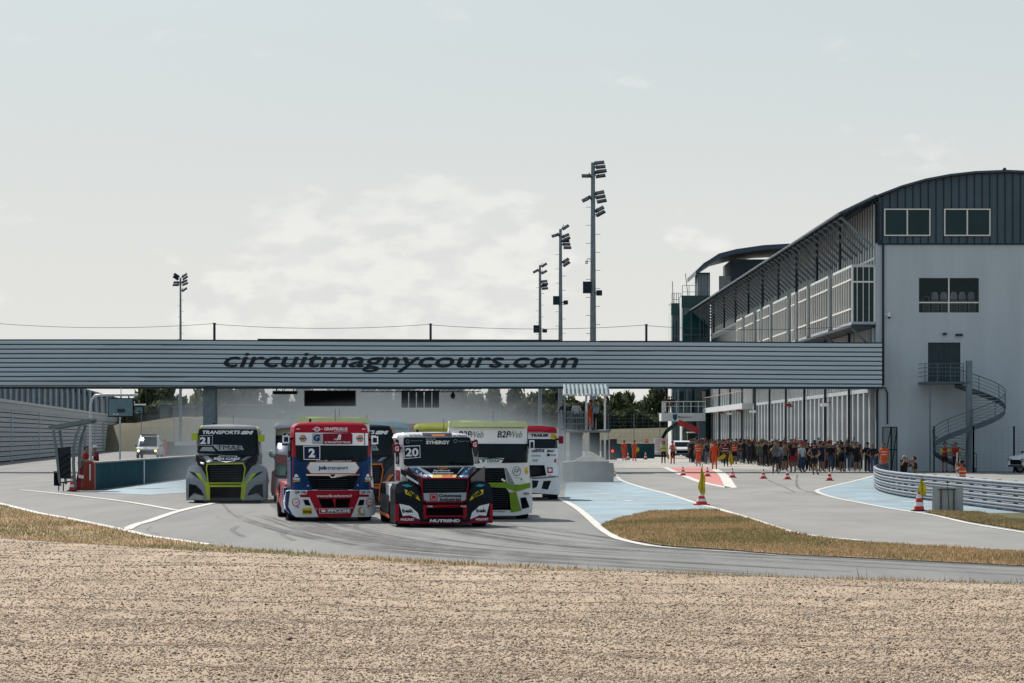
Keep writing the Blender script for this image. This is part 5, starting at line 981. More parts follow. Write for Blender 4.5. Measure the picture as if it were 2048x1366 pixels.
cone(1256, 920, .75, 'far orange cone between the two marshals by the teal blocks', 'far cones'); cone(1291, 919, .75, 'far orange cone in front of the right teal block', 'far cones')
def flag(px, py, dx, h0, h1, wd, label, pole=True, lean=0.):
    x, y = G(px, py); t = empty('yellow_flag', (x + dx, y - .05, 0)); tag(t, label, 'flag', 'yellow flags'); m = MB(); vs = []; n_ = 14
    prof = [.1, .35, .6, .85, 1., 1., .95, .9, .8, .7, .55, .42, .3, .15, .03]
    for i in range(n_ + 1):
        z = h0 + (h1 - h0) * i / n_; w_ = wd * prof[i]
        for j in range(7): q_ = j / 6; vs.append((lean * (z - h0) + (q_ - .5) * w_ + .02 * math.sin(i * .9), .03 * math.sin(q_ * 12 + i * .3), z))
    m.add(vs, [(i*7+j, i*7+j+1, (i+1)*7+j+1, (i+1)*7+j) for i in range(n_) for j in range(6)], FY, True); m.build('cloth', t)
    MB().tube([(0, .02, max(0, h0 - .2)), (lean * (h1 - h0), .02, h1 + .05)], .012, BRN, 6).build('stick', t); return t
cone(1403, 1010.5, .46, 'red cone holding a furled yellow flag beside the blue paint', 'flag cones', .24); flag(1403, 1010.5, .02, .22, 1.25, .22, 'furled yellow flag standing upright in a cone beside the blue paint', lean=.0)
cone(1838, 1023, .62, 'red and white cone leaning on the white board with a yellow flag', 'flag cones', .2); flag(1842, 1023, .05, .42, .98, .24, 'yellow flag hanging from the cone beside the white board', lean=-.06)
# ------------------------------------------------------------------ left side: pit wall, shelter, signs
TEAL = mat('teal_wall_paint', (.028, .085, .105), .95, 0, .15, .9, spec=.05); CONC = mat('concrete', (.33, .32, .29), .9, 0, .15, 2., bump=.3); ORW = mat('orange_wall_end', (.33, .06, .035), .45, 0, .12, 2.)
pw = empty('pit_wall', (-17.2, 121, 0)); tag(pw, 'long low teal painted pit wall with an orange rounded end', 'wall')
MB().b2((-.05, .35, -.02), (.35, 120, 1.07), TEAL).b2((-.1, .35, 1.07), (.40, 120, 1.13), CONC).build('wall', pw)
m = MB(); m.prism([(-.48, -.02), (.36, -.02), (.36, 1.08), (.28, 1.16), (-.04, 1.16), (-.12, 1.08)], -.05, .34, ORW).box((.19, -.07, .72), (.05, .03, .66), SWHITE); m.build('end_cap', pw)
for yy in (16.2, 60): MB().b2((.345, yy, 0), (.37, yy + .3, 1.1), CW).build('joint_strip', pw)
GR2 = mat('shelter_frame', (.17, .21, .22), .5, .2, .1)
x, y = G(140, 982); sh = empty('timekeeping_shelter', (x, y, 0)); tag(sh, 'grey leaning open shelter with black slatted side panels on the left', 'shelter'); K = 6000 / y
def s(px, py): return ((px - 140) / K, 0, (982 - py) / K)
m = MB(); a, b = s(97, 856), s(182, 841)
for yy in (0, 1.6): m.bar((a[0], yy, a[2]), (b[0], yy, b[2]), .05, .15, GR2)
m.add([(a[0], -.02, a[2] + .08), (b[0], -.02, b[2] + .08), (b[0], 1.62, b[2] + .08), (a[0], 1.62, a[2] + .08), (a[0], -.02, a[2] + .03), (b[0], -.02, b[2] + .03), (b[0], 1.62, b[2] + .03), (a[0], 1.62, a[2] + .03)], [(0,1,2,3), (4,7,6,5), (0,4,5,1), (1,5,6,2), (2,6,7,3), (3,7,4,0)], GR2); m.build('roof', sh)
for yy in (0, 1.6):
    p, q_, r_ = s(107, 860), s(112, 895), s(120, 970); MB().bar((p[0], yy, p[2]), (q_[0], yy, q_[2]), .10, .08, GR2).bar((q_[0], yy, q_[2]), (r_[0], yy, r_[2]), .10, .08, GR2).build('post', sh)
    pts = [s(*v) for v in ((161, 850), (153, 870), (148, 895), (147, 930), (150, 975))]; mm = MB()
    for u0, u1 in zip(pts, pts[1:]): mm.bar((u0[0], yy, u0[2]), (u1[0], yy, u1[2]), .12, .08, GR2)
    mm.build('post', sh)
m = MB(); P = [s(115, 896), s(141, 893), s(142, 958), s(121, 957)]; vs = [(p[0], yy, p[2]) for yy in (.02, .06) for p in P]; m.add(vs, [(0,1,2,3), (7,6,5,4), (0,4,5,1), (1,5,6,2), (2,6,7,3), (3,7,4,0)], mat('black_slats', (.02, .028, .032), .7))
for i in range(4): aa, bb = s(119, 920 + i * 12), s(141, 905 + i * 12); m.bar((aa[0], 0, aa[2]), (bb[0], 0, bb[2]), .02, .03, BLACK)
P = [s(144, 893), s(150, 893), s(148, 935), s(152, 972), s(146, 965)]; m.prism([(p[0], p[2]) for p in P], .03, .08, BLACK); m.build('side_panel', sh)
m = MB()
for px in (118, 127): aa = s(px, 966); m.bar((aa[0], -.05, 0), (aa[0], -.05, aa[2]), .04, .04, BLACK)
aa = s(116, 966); bb = s(140, 963); m.bar((aa[0], 0, aa[2]), (bb[0], .3, bb[2]), .1, .05, BLACK); m.build('bench_foot', sh)
x, y = G(108, 972); o = MB(); o.box((0, 0, .3), (.28, .3, .6), BLACK).box((0, 0, .62), (.30, .32, .06), STEEL); o = o.build('small_box', None, (x, y + 1, 0)); tag(o, 'small dark box with a pale lid behind the shelter', 'box')
# wheelie bin
x, y = G(171, 976); bn = empty('wheelie_bin', (x, y + .6, 0)); tag(bn, 'grey green wheelie bin between shelter and orange wall end', 'bin'); GB = mat('bin_plastic', (.09, .13, .13), .6)
m = MB(); m.prism([(-.26, .1), (.26, .1), (.34, 1.02), (-.34, 1.02)], -.3, .3, GB); m.build('body', bn); m = MB(); m.prism([(-.40, 1.03), (.40, 1.03), (.34, 1.13), (.15, 1.17), (-.15, 1.17), (-.34, 1.13)], -.34, .34, GB); m.build('lid', bn)
for sx in (-.2, .2): MB().tube([(sx - .04, .25, .1), (sx + .04, .25, .1)], .1, BLACK, 12).build('wheel', bn)
c_ = cone(144, 982, .62, 'red and white cone at the foot of the shelter', 'cones by the shelter', .16)
x, y = G(160, 981); fx = empty('fire_extinguisher', (x, y, 0)); tag(fx, 'tilted red fire extinguisher leaning against the orange wall end', 'fire extinguisher')
m = MB(); m.tube([(-.12, 0, 0), (.08, 0, .78), (.1, 0, .88)], [.12, .11, .05], mat('extinguisher_red', (.25, .01, .02), .3)).tube([(.02, -.005, .5), (.045, -.005, .62)], .115, SWHITE, 12); m.build('cylinder', fx); MB().tube([(.1, 0, .86), (.12, 0, .98)], .03, DSTEEL).tube([(.12, 0, .95), (-.05, -.05, .8), (-.18, -.08, .1)], .022, BLACK, 6).build('hose', fx)
def sign_post(px, Y, top, pxe, board, label, wd=.055):
    t = empty('board_on_post', (W(px, 871, Y).x, Y, 0)); tag(t, label, 'signal board', 'signal boards on bent posts'); k = Y / F; H = CH + (871 - top) * k; xe = (pxe - px) * k
    MB().tube([(0, 0, 0), (0, 0, H - .45), (.05, 0, H - .2), (.2, 0, H - .03), (.45, 0, H), (xe, 0, H)], wd, mat('pale_tube', (.55, .58, .60), .4, .3, .1), 10).build('post', t)
    a = (board[0] - px) * k; b = (board[2] - px) * k; z0 = CH + (871 - board[3]) * k; z1 = CH + (871 - board[1]) * k
    m = MB(); m.box(((a+b)/2, 0, (z0+z1)/2), (b - a, .12, z1 - z0), BLACK).box(((a+b)/2 - .01, -.065, (z0+z1)/2), (b - a - .08, .012, z1 - z0 - .08), mat('grey_teal_board', (.14, .22, .245), .4)).box(((a+b)/2 + .02, -.075, z0 + (z1-z0)*.33), ((b-a)*.3, .01, (z1-z0)*.2), DSTEEL)
    for q_ in (-.1, -.2): m.box(((a+b)/2 + q_ * (b-a) * 1.3, -.075, z0 + (z1-z0)*.15), ((b-a)*.08, .01, .03), SWHITE)
    m.build('board', t); m = MB()
    for q_ in (.2, .5, .8): m.box((a + (b-a)*q_, 0, z1 + .05), (.05, .08, .12), DSTEEL)
    m.bar((a + (b-a)*.5, 0, H), (a + (b-a)*.5, 0, H + .3), .03, .03, STEEL); m.build('bracket', t)
sign_post(181, 127, 790, 276, (216, 796, 268, 834), 'bent pale post carrying a grey teal board near the shelter')
sign_post(240, 178, 810, 292, (270, 813, 287, 828), 'second smaller looking bent post with board further down the wall')
# low garage wall on the left
LW = mat('left_block_wall', (.55, .56, .55), .9, 0, .12, 1.3, bump=.3, spec=.1); LWD = mat('left_wall_gap', (.10, .115, .12), .9, spec=.05); CAP = mat('pale_coping', (.62, .61, .57), .7); FINB = mat('blue_grey_tube', (.36, .46, .52), .45, .2, .12)
th = math.atan(.085); lg = empty('old_garage_row', (-1024 * 244 / F, 244, 0), th); tag(lg, 'long low slatted garage row with pale coping on the far left', 'garage')
m = MB(); m.b2((-8, -60, 0), (-.25, 285, 4.95), LWD)
for k in range(12): m.b2((-.25, -60, .1 + k * .405), (-.0, 285, .1 + k * .405 + .33), LW)
m.build('slatted_wall', lg); m = MB(); m.b2((-8.2, -60, 4.96), (.15, 285, 5.2), CAP); m.build('coping', lg); m = MB(); m.b2((-.1, -60, 4.4), (.05, 285, 4.95), LW); m.build('top_band', lg)
for k in range(9): MB().b2((-.02, -22 + k * 33, 0), (.06, -21.2 + k * 33, 4.4), GFIN).build('pillar', lg)
for yy in (-8, 118, 162, 205): MB().b2((-.05, yy, .02), (.06, yy + 4.5, 3.9), LWD if yy < 0 else CONC).build('door', lg)
m = MB(); m.b2((-7.8, -60, 5.2), (-3.2, 240, 8.1), DSTEEL); m.build('upper_wall', lg); m = MB(); m.b2((-7.9, -60, 8.12), (-1.5, 240, 8.3), DSTEEL); m.build('upper_roof', lg)
m = MB()
cth, sth = math.cos(th), math.sin(th)
for k in range(-1, 21):
    aa = (8 + 11.4 * k - CX) / F; yy = (-42.5 + 20.74) / (aa + .085); dx_, dy_ = aa * yy + 1024 * 244 / F, yy - 244; m.tube([(dx_ * cth + dy_ * sth, -dx_ * sth + dy_ * cth, 5.25), (dx_ * cth + dy_ * sth, -dx_ * sth + dy_ * cth, 8.1)], 3.6 * yy / F, FINB, 10)
o = m.build('vertical_tubes', lg); o['kind'] = 'stuff'
# ------------------------------------------------------------------ concrete wall end and marshal stand
x, y = G(1183, 964); cb = empty('concrete_wall_end', (x, y, 0)); tag(cb, 'grey concrete wall end with a pointed cap between track and pit lane', 'concrete block'); k = y / F; hw = 35 * k; hh = 41 * k
m = MB(); m.b2((-hw, 0, -.02), (hw, 1.7, hh), CONC); m.build('block', cb)
ap = hh + 20 * k; m = MB(); m.add([(-hw - .04, -.04, hh), (hw + .04, -.04, hh), (hw + .04, 1.74, hh), (-hw - .04, 1.74, hh), (0, .85, ap)], [(0,1,4), (1,2,4), (2,3,4), (3,0,4), (0,3,2,1)], CONC); m.build('cap', cb)
MB().b2((hw + .003, .05, -.02), (hw + .22, 1.6, hh * .93), CONC).build('side_slab', cb)
m = MB(); m.b2((-hw - .42, 1.72, -.02), (-hw + .3, 12, hh * .93), CONC); m.add([(-hw - .5, 1.2, hh*.93), (-hw, 0.02, hh), (-hw, 1.7, hh), (-hw - .5, 1.75, hh*.93), (-hw - .5, 1.2, 0), (-hw - .002, 0.02, 0)], [(0,1,2,3), (0,4,5,1)], CONC); m.build('return_wall', cb)
YS = 176.; ks = YS / F; ms = empty('marshal_stand', (W(1173, 871, YS).x, YS, 0)); tag(ms, 'raised marshal stand with corrugated awning over four standing people', 'stand')
def d(px, py): return ((px - 1173) * ks, CH + (871 - py) * ks)
a, b = d(1127, 790), d(1218, 768); m = MB(); n_ = 22; vs = []
for i in range(n_ + 1):
    x = a[0] + (b[0] - a[0]) * i / n_; dz = .06 * (i % 2)
    for yy, zz in ((-1.1, a[1]), (-.2, a[1] + .35), (2.4, b[1])): vs.append((x, yy, zz + dz))
AW = mat('awning_sheet', (.085, .15, .18), .7, .0, .1); m.add(vs, [(i*3+j, (i+1)*3+j, (i+1)*3+j+1, i*3+j+1) for i in range(n_) for j in range(2)], AW)
for i in range(10): x = a[0] + (b[0] - a[0]) * (i + .5) / 10; m.box((x, -1.12, a[1] - .02), ((b[0] - a[0]) / 13, .05, .13), CW)
m.build('awning', ms)
fz = d(0, 861)[1]; m = MB(); m.b2((d(1127, 0)[0], -.8, fz - .12), (d(1220, 0)[0], 2., fz), GREYP); m.build('floor', ms)
for px in (1129, 1172, 1209): MB().b2((d(px, 0)[0] - .06, -.75, -.02), (d(px, 0)[0] + .06, -.63, a[1]), CW if px > 1150 else GREYP).build('post', ms)
m = MB(); rz_ = d(0, 824)[1]
for z in (rz_, rz_ - .35, rz_ - .7): m.bar((d(1127, 0)[0], -.78, z), (d(1172, 0)[0], -.78, z), .05, .05, GREYP)
for i in range(12): x = d(1127 + 45 * i / 11, 0)[0]; m.bar((x, -.78, fz), (x, -.78, rz_), .03, .03, GREYP)
m.build('railing', ms); m = MB()
for i in range(5): z = fz + i * .38; m.bar((d(1211, 0)[0], -.7, z), (d(1220, 0)[0], -.7, z), .05, .05, DSTEEL)
for px in (1211, 1220): m.bar((d(px, 0)[0], -.7, fz), (d(px, 0)[0], -.7, fz + 1.55), .06, .06, DSTEEL)
m.build('ladder', ms)
m = MB(); m.b2((d(1140, 0)[0], .4, -.02), (d(1165, 0)[0], 1.8, fz - .12), mat('cabin_side', (.14, .16, .17), .7)).b2((d(1180, 0)[0], .4, -.02), (d(1200, 0)[0], 1.8, fz - .12), DSTEEL); m.build('base_cabin', ms)
x, y = G(1219, 922); bk = empty('black_cabinet', (x, y, 0)); tag(bk, 'black equipment cabinet on wheels with a red light beside the marshal stand', 'cabinet'); kk = y / F
MB().b2((-16*kk, 0, .1), (-1*kk, 1., 42*kk), BLACK).b2((1*kk, .1, .1), (15*kk, .9, 44*kk), DSTEEL).b2((-1.4*kk, -.02, .1), (-.2*kk, .02, 42*kk), CW).build('housing', bk); MB().ball((6*kk, -.02, 20*kk), .12, mat('red_lamp', (.9, .03, .02), .3, emit=2.)).build('lamp', bk)
# teal tyre barrier blocks
x, y = G(1270, 917); tb = empty('tyre_barrier', (x, y, 0)); tag(tb, 'teal wrapped tyre barrier blocks behind the orange marshals', 'tyre barrier'); kk = y / F
for a, b in ((-40, -22), (-22, -5), (-5, 11), (11, 40)): MB().b2((a*kk, 0, -.02), (b*kk - .04, .9, 30*kk), TEAL if a != -5 else mat('dark_teal', (.015, .07, .08), .6)).b2((a*kk, -.02, 30*kk), (b*kk - .04, .92, 31*kk), CW).build('block', tb)
x, y = G(1322, 914); o = MB(); o.tube([(0, 0, .2), (0, 0, 1.9)], [.75, .72], mat('pale_wrap', (.55, .45, .47), .7), 14).tube([(0, 0, 0), (0, 0, .2)], .85, BLACK, 14).tube([(0, -.1, .5), (0, -.1, .6)], .77, CW, 14); o = o.build('wrapped_stack', None, (x, y, 0)); tag(o, 'pale wrapped round bale standing at the right end of the teal barrier', 'bale')
# white marshal car and telehandler behind the crowd
def vehicle(name, label, cat, px, py, L_, Wd, H, body, glass=True, yaw=0., rear=False):
    x, y = G(px, py); t = empty(name, (x, y, 0), R(yaw)); tag(t, label, cat); hw = Wd / 2
    m = MB(); prof = [(0, .35), (.03, .75), (.12, .95), (.9, 1.08), (1.6, H - .08), (2.0, H), (L_ - .7, H), (L_ - .15, H * .62), (L_, .9), (L_, .35)]
    n_ = len(prof); vs = [(sx * (hw if z < 1.15 else hw * .84), yy, z) for sx in (-1, 1) for yy, z in prof]
    m.add(vs, [(i, i + 1, n_ + i + 1, n_ + i) for i in range(n_ - 1)] + [tuple(range(n_))[::-1], tuple(range(n_, 2 * n_))], body); m.build('body', t)
    m = MB(); m.add([(-hw*.80, .93, 1.14), (hw*.80, .93, 1.14), (hw*.72, 1.55, H - .12), (-hw*.72, 1.55, H - .12)], [(0,1,2,3)], GLASS); m.build('windscreen', t)
    for s_ in (-1, 1): MB().add([(s_*(hw*.84+.01), 1.5, 1.16), (s_*(hw*.84+.01), L_ - .8, 1.16), (s_*(hw*.84+.01), L_ - 1.1, H - .12), (s_*(hw*.84+.01), 1.95, H - .12)], [(0,1,2,3)], GLASS).build('side_window', t)
    MB().b2((-hw*.65, -.02, .5), (hw*.65, .02, .78), BLACK).b2((-hw*.9, -.03, .36), (hw*.9, .0, .47), DSTEEL).build('grille', t)
    for s_ in (-1, 1):
        MB().box((s_ * hw * .78, -.0, .78), (.28, .1, .16), HEADL).build('headlight', t); wheel(t, s_ * (hw - .1), .75, .22, .34); wheel(t, s_ * (hw - .1), L_ - .8, .22, .34); MB().box((s_ * (hw + .12), 1.1, 1.2), (.18, .1, .14), BLACK).build('mirror', t)
    return t
v = vehicle('marshal_car', 'white marshal van with flashing roof light and lit headlights by the left garages', 'car', 294, 916.5, 4.6, 2.15, 2.2, WHITE)
MB().b2((-.75, 1.8, 2.2), (.75, 2.1, 2.32), DSTEEL).build('light_bar', v); MB().ball((-.60, 1.15, 1.85), .16, mat('flash_lamp', (.85, .9, 1.), .3, emit=12), 10).build('flash_lamp', v)
for s_ in (-1, 1): MB().ball((s_ * .82, -.06, .72), .11, mat('amber_lamp', (1., .6, .2), .3, emit=5), 8).build('fog_lamp', v)
MB().b2((-.9, -.04, .35), (.9, .02, .72), BLACK).build('bumper', v)
v = vehicle('white_pickup', 'white vehicle half hidden by people under the podium platform', 'car', 1366, 917, 4.6, 1.9, 1.7, WHITE)
v = vehicle('parked_car', 'white parked SUV cut by the right edge behind the mesh fence', 'car', 2032, 946, 4.4, 1.85, 1.65, WHITE, yaw=-68)
x, y = G(1392, 915.5); tlh = empty('telehandler', (x, y, 0)); tag(tlh, 'telehandler with red boom and dark cab under the podium platform', 'telehandler'); kk = y / F
def e_(px, py): return ((px - 1392) * kk, (915.5 - py) * kk)
A, B = e_(1398, 862), e_(1356, 844); m = MB(); m.bar((A[0], 0, A[1]), (B[0], 0, B[1]), .5, .55, REDS); text(m, 'MANITOU', A[0] - 1.6, A[1] + .2, B[0] + .5, A[1] + .5, lambda a, b: -.27, SWHITE, .01, 0, .03, rot=-.42, grid=None); m.build('boom', tlh)
C_, D_ = e_(1356, 845), e_(1333, 862); MB().bar((C_[0], 0, C_[1]), (D_[0], 0, D_[1]), .35, .4, FGR).bar((D_[0], 0, D_[1]), (D_[0] - .4, 0, D_[1] - .7), .5, .3, BLACK).build('jib', tlh)
m = MB(); a = e_(1376, 895); b = e_(1396, 866); m.b2((a[0], .3, a[1]), (b[0], 1.6, b[1]), GLASS).b2((a[0] - .05, .25, b[1]), (b[0] + .05, 1.65, b[1] + .12), WHITE); m.build('cab', tlh)
a = e_(1374, 905); b = e_(1408, 893); MB().b2((a[0], 0, a[1]), (b[0], 2.2, b[1]), DSTEEL).build('chassis', tlh)
for px in (1378, 1404):
    for yy in (0, 2.2): wheel(tlh, e_(px, 0)[0], yy, .4, .5)
# ------------------------------------------------------------------ background: banks, trees, fences, buildings
def bank(name, pts, mm, depth=30):
    vs = []; 
    for px, py, Y, h in pts: b = W(px, 871, Y); vs += [(b.x, Y - 8, -.02), (b.x, Y, h), (b.x, Y + depth, h + .5)]
    n_ = len(pts); m = MB(); m.add(vs, [(i*3+j, (i+1)*3+j, (i+1)*3+j+1, i*3+j+1) for i in range(n_-1) for j in range(2)], mm, True); return kind(m.build(name))
bank('grass_bank', [(-400, 0, 420, 3.2), (240, 0, 420, 3.6), (330, 0, 420, 4.6), (480, 0, 425, 4.4), (800, 0, 430, 3.2), (1160, 0, 430, 3.0), (1330, 0, 425, 3.2), (1600, 0, 425, 3.2), (2400, 0, 425, 3.)], mat('khaki_bank', (.13, .115, .07), .95, 0, .2, .3, col2=(.085, .085, .045)))
LEAF = [mat('leaf_dark', (.05, .075, .035), .8, 0, .3, 1.), mat('leaf_mid', (.09, .12, .055), .8, 0, .3, 1.), mat('leaf_olive', (.14, .155, .08), .8, 0, .3, 1.)]; [thin_leaf(q, .35) for q in LEAF]; BARK = mat('bark', (.10, .08, .06), .9)
def crown_mesh(seed, h, r, n):
    g = np.random.default_rng(seed); nc = 16; cz = g.uniform(.28, .92, nc) * h; ca = g.uniform(0, 6.28, nc); cr = r * np.sqrt(np.clip(1 - ((cz / h - .55) / .55) ** 2, .1, 1)) * g.uniform(.3, .95, nc); C = np.stack([np.cos(ca) * cr, np.sin(ca) * cr, cz], -1); cs = g.uniform(.28, .5, nc) * r
    k = g.integers(0, nc, n); d_ = g.normal(0, 1, (n, 3)); d_ /= np.linalg.norm(d_, axis=1)[:, None]; P = C[k] + d_ * (cs[k] * g.uniform(.5, 1.05, n) ** .6)[:, None] * np.array([1, 1, .75])
    a = g.normal(0, 1, (n, 3)); b = g.normal(0, 1, (n, 3)); s_ = g.uniform(.10, .24, n)[:, None] * r / 3; a *= s_; b *= s_
    V = np.stack([P - a - b, P + a - b, P + a + b, P - a + b], 1).reshape(-1, 3); me = bpy.data.meshes.new('crown'); me.from_pydata(V.tolist(), [], np.arange(4 * n).reshape(-1, 4).tolist())
    for q_ in LEAF: me.materials.append(q_)
    me.polygons.foreach_set('material_index', np.clip(g.normal(1 + (k % 3 - 1) * .7, .5, n).round(), 0, 2).astype(np.int32)); return me
def trunk_mesh(h, r, seed):
    g = random.Random(seed); m = MB(); m.tube([(0, 0, -.3), (.1, 0, h * .3), (0, .1, h * .75)], [.28, .2, .06], BARK, 7)
    for i in range(6): a = g.uniform(0, 6.28); z = h * g.uniform(.25, .5); m.tube([(0, 0, z), (math.cos(a) * r * .4, math.sin(a) * r * .4, z + h * .15), (math.cos(a) * r * .75, math.sin(a) * r * .75, z + h * .3)], [.12, .07, .02], BARK, 5)
    o = m.build('trunk'); me = o.data; bpy.data.objects.remove(o); return me
CM = [(crown_mesh(10 + i, 7.2, 3.4, 1150), trunk_mesh(7.2, 3.4, i)) for i in range(4)]
def tree(px, Y, top, wd, label, i):
    b = W(px, 871, Y); H = CH + (871 - top) * Y / F; t = empty('tree', (b.x, Y, 0), i * 1.7); tag(t, label, 'tree', 'trees beyond the pit lane'); s_ = (wd * Y / F / 6.8, wd * Y / F / 6.8, H / 7.2)
    for nm, me in zip(('crown', 'trunk'), CM[i % 4]): o = bpy.data.objects.new(nm, me); COL.objects.link(o); o.parent = t; o.scale = s_
random.seed(4)
for i, (px, top, wd) in enumerate(((1232, 792, 62), (1262, 786, 66), (1300, 800, 40), (1322, 776, 62), (1290, 806, 50), (1352, 792, 50), (1208, 800, 50))): tree(px, 440 + i * 3, top, wd, ['round topped tree just right of the marshal stand', 'broad tree with sky gaps right of the marshal stand', 'low thin tree in the dip between two taller crowns', 'taller tree with its top cut by the footbridge, beside the podium', 'short bushy tree low in the dip', 'tree partly behind the podium onlookers', 'tree directly behind the marshal stand ladder'][i], i)
for i in range(17): px = 300 + i * 52 + random.uniform(-12, 12); tree(px, 455 + (i % 3) * 6, random.uniform(768, 788), random.uniform(62, 80), 'dust veiled tree beyond the track, %s from the left of seventeen' % ('first second third fourth fifth sixth seventh eighth ninth tenth eleventh twelfth thirteenth fourteenth fifteenth sixteenth seventeenth'.split()[i]), i)
def hedge(name, pxa, pxb, Y, h, label):
    g = np.random.default_rng(int(pxa)); n = 9000; xa, xb = W(pxa, 871, Y).x, W(pxb, 871, Y).x; x = g.uniform(xa, xb, n); z = g.uniform(0, 1, n) ** .7 * (h + np.sin(x * .8) * .5 + np.sin(x * .23) * .7); y = Y + g.uniform(-1, 1.5, n)
    P = np.stack([x, y, z], -1); a = g.normal(0, .42, (n, 3)); b = g.normal(0, .42, (n, 3)); V = np.stack([P - a, P + b, P + a], 1).reshape(-1, 3)
    return scatter_mesh(name, V, np.arange(3 * n).reshape(-1, 3), None, label, 'hedge', g.integers(0, 3, n), LEAF)
hedge('hedge', 1130, 1420, 434, 5.6, 'dark hedge mass along the bank right of the stand'); hedge('hedge', 240, 1130, 450, 6.4, 'dark undergrowth beyond the track seen through dust'); hedge('hedge', 240, 1420, 470, 5.6, 'second row of dark undergrowth behind the hedge')
x0_, x1_ = W(1215, 0, 415).x, W(1420, 0, 415).x; t = fence([(x0_, 412), (x1_, 412)], 5.2, 'tall catch fence with thin grey posts in front of the hedge', 3.4, c=GREYP, gap=.5, tk=.02)
t = fence([(W(290, 0, 412).x, 408), (W(1130, 0, 412).x, 408)], 6.2, 'tall catch fence with grey posts beyond the track, dimmed by dust', 4.5, c=GREYP, gap=.8, tk=.02)
for a, b, top, Y, label in ((345, 385, 812, 445, 'pale flat roofed cabin on the bank left of the bridge column'), (320, 334, 806, 443, 'narrow white booth on the bank at the left'), (455, 550, 808, 445, 'pale curved roofed shed lost in the dust left of the display board'), (740, 850, 800, 445, 'long pale building behind the start light, dimmed by dust')):
    c_ = W((a + b) / 2, 0, Y); hw = (b - a) / 2 * Y / F; H = CH + (871 - top) * Y / F; t = empty('far_building', (c_.x, Y, 0)); tag(t, label, 'building'); MB().b2((-hw, 0, 0), (hw, 6, H - .25), mat('far_wall', (.15, .17, .18), .8, 0, .15, .4)).build('wall', t); MB().b2((-hw - .2, -.2, H - .25), (hw + .2, 6.2, H), GREYP).build('roof', t)
    for q_ in (-.5, .3): MB().b2((hw * q_, -.04, 1), (hw * (q_ + .3), .0, H * .7), DSTEEL).build('window', t)
cb2 = empty('concrete_barrier', (W(360, 0, 300).x, 330, 0)); tag(cb2, 'low blue-white barrier across the far end of the left pit road', 'barrier'); MB().b2((-6, 0, -.02), (8, .4, 1.1), TEAL).b2((-6.05, -.02, 1.1), (8.05, .42, 1.5), CW).build('wall', cb2)
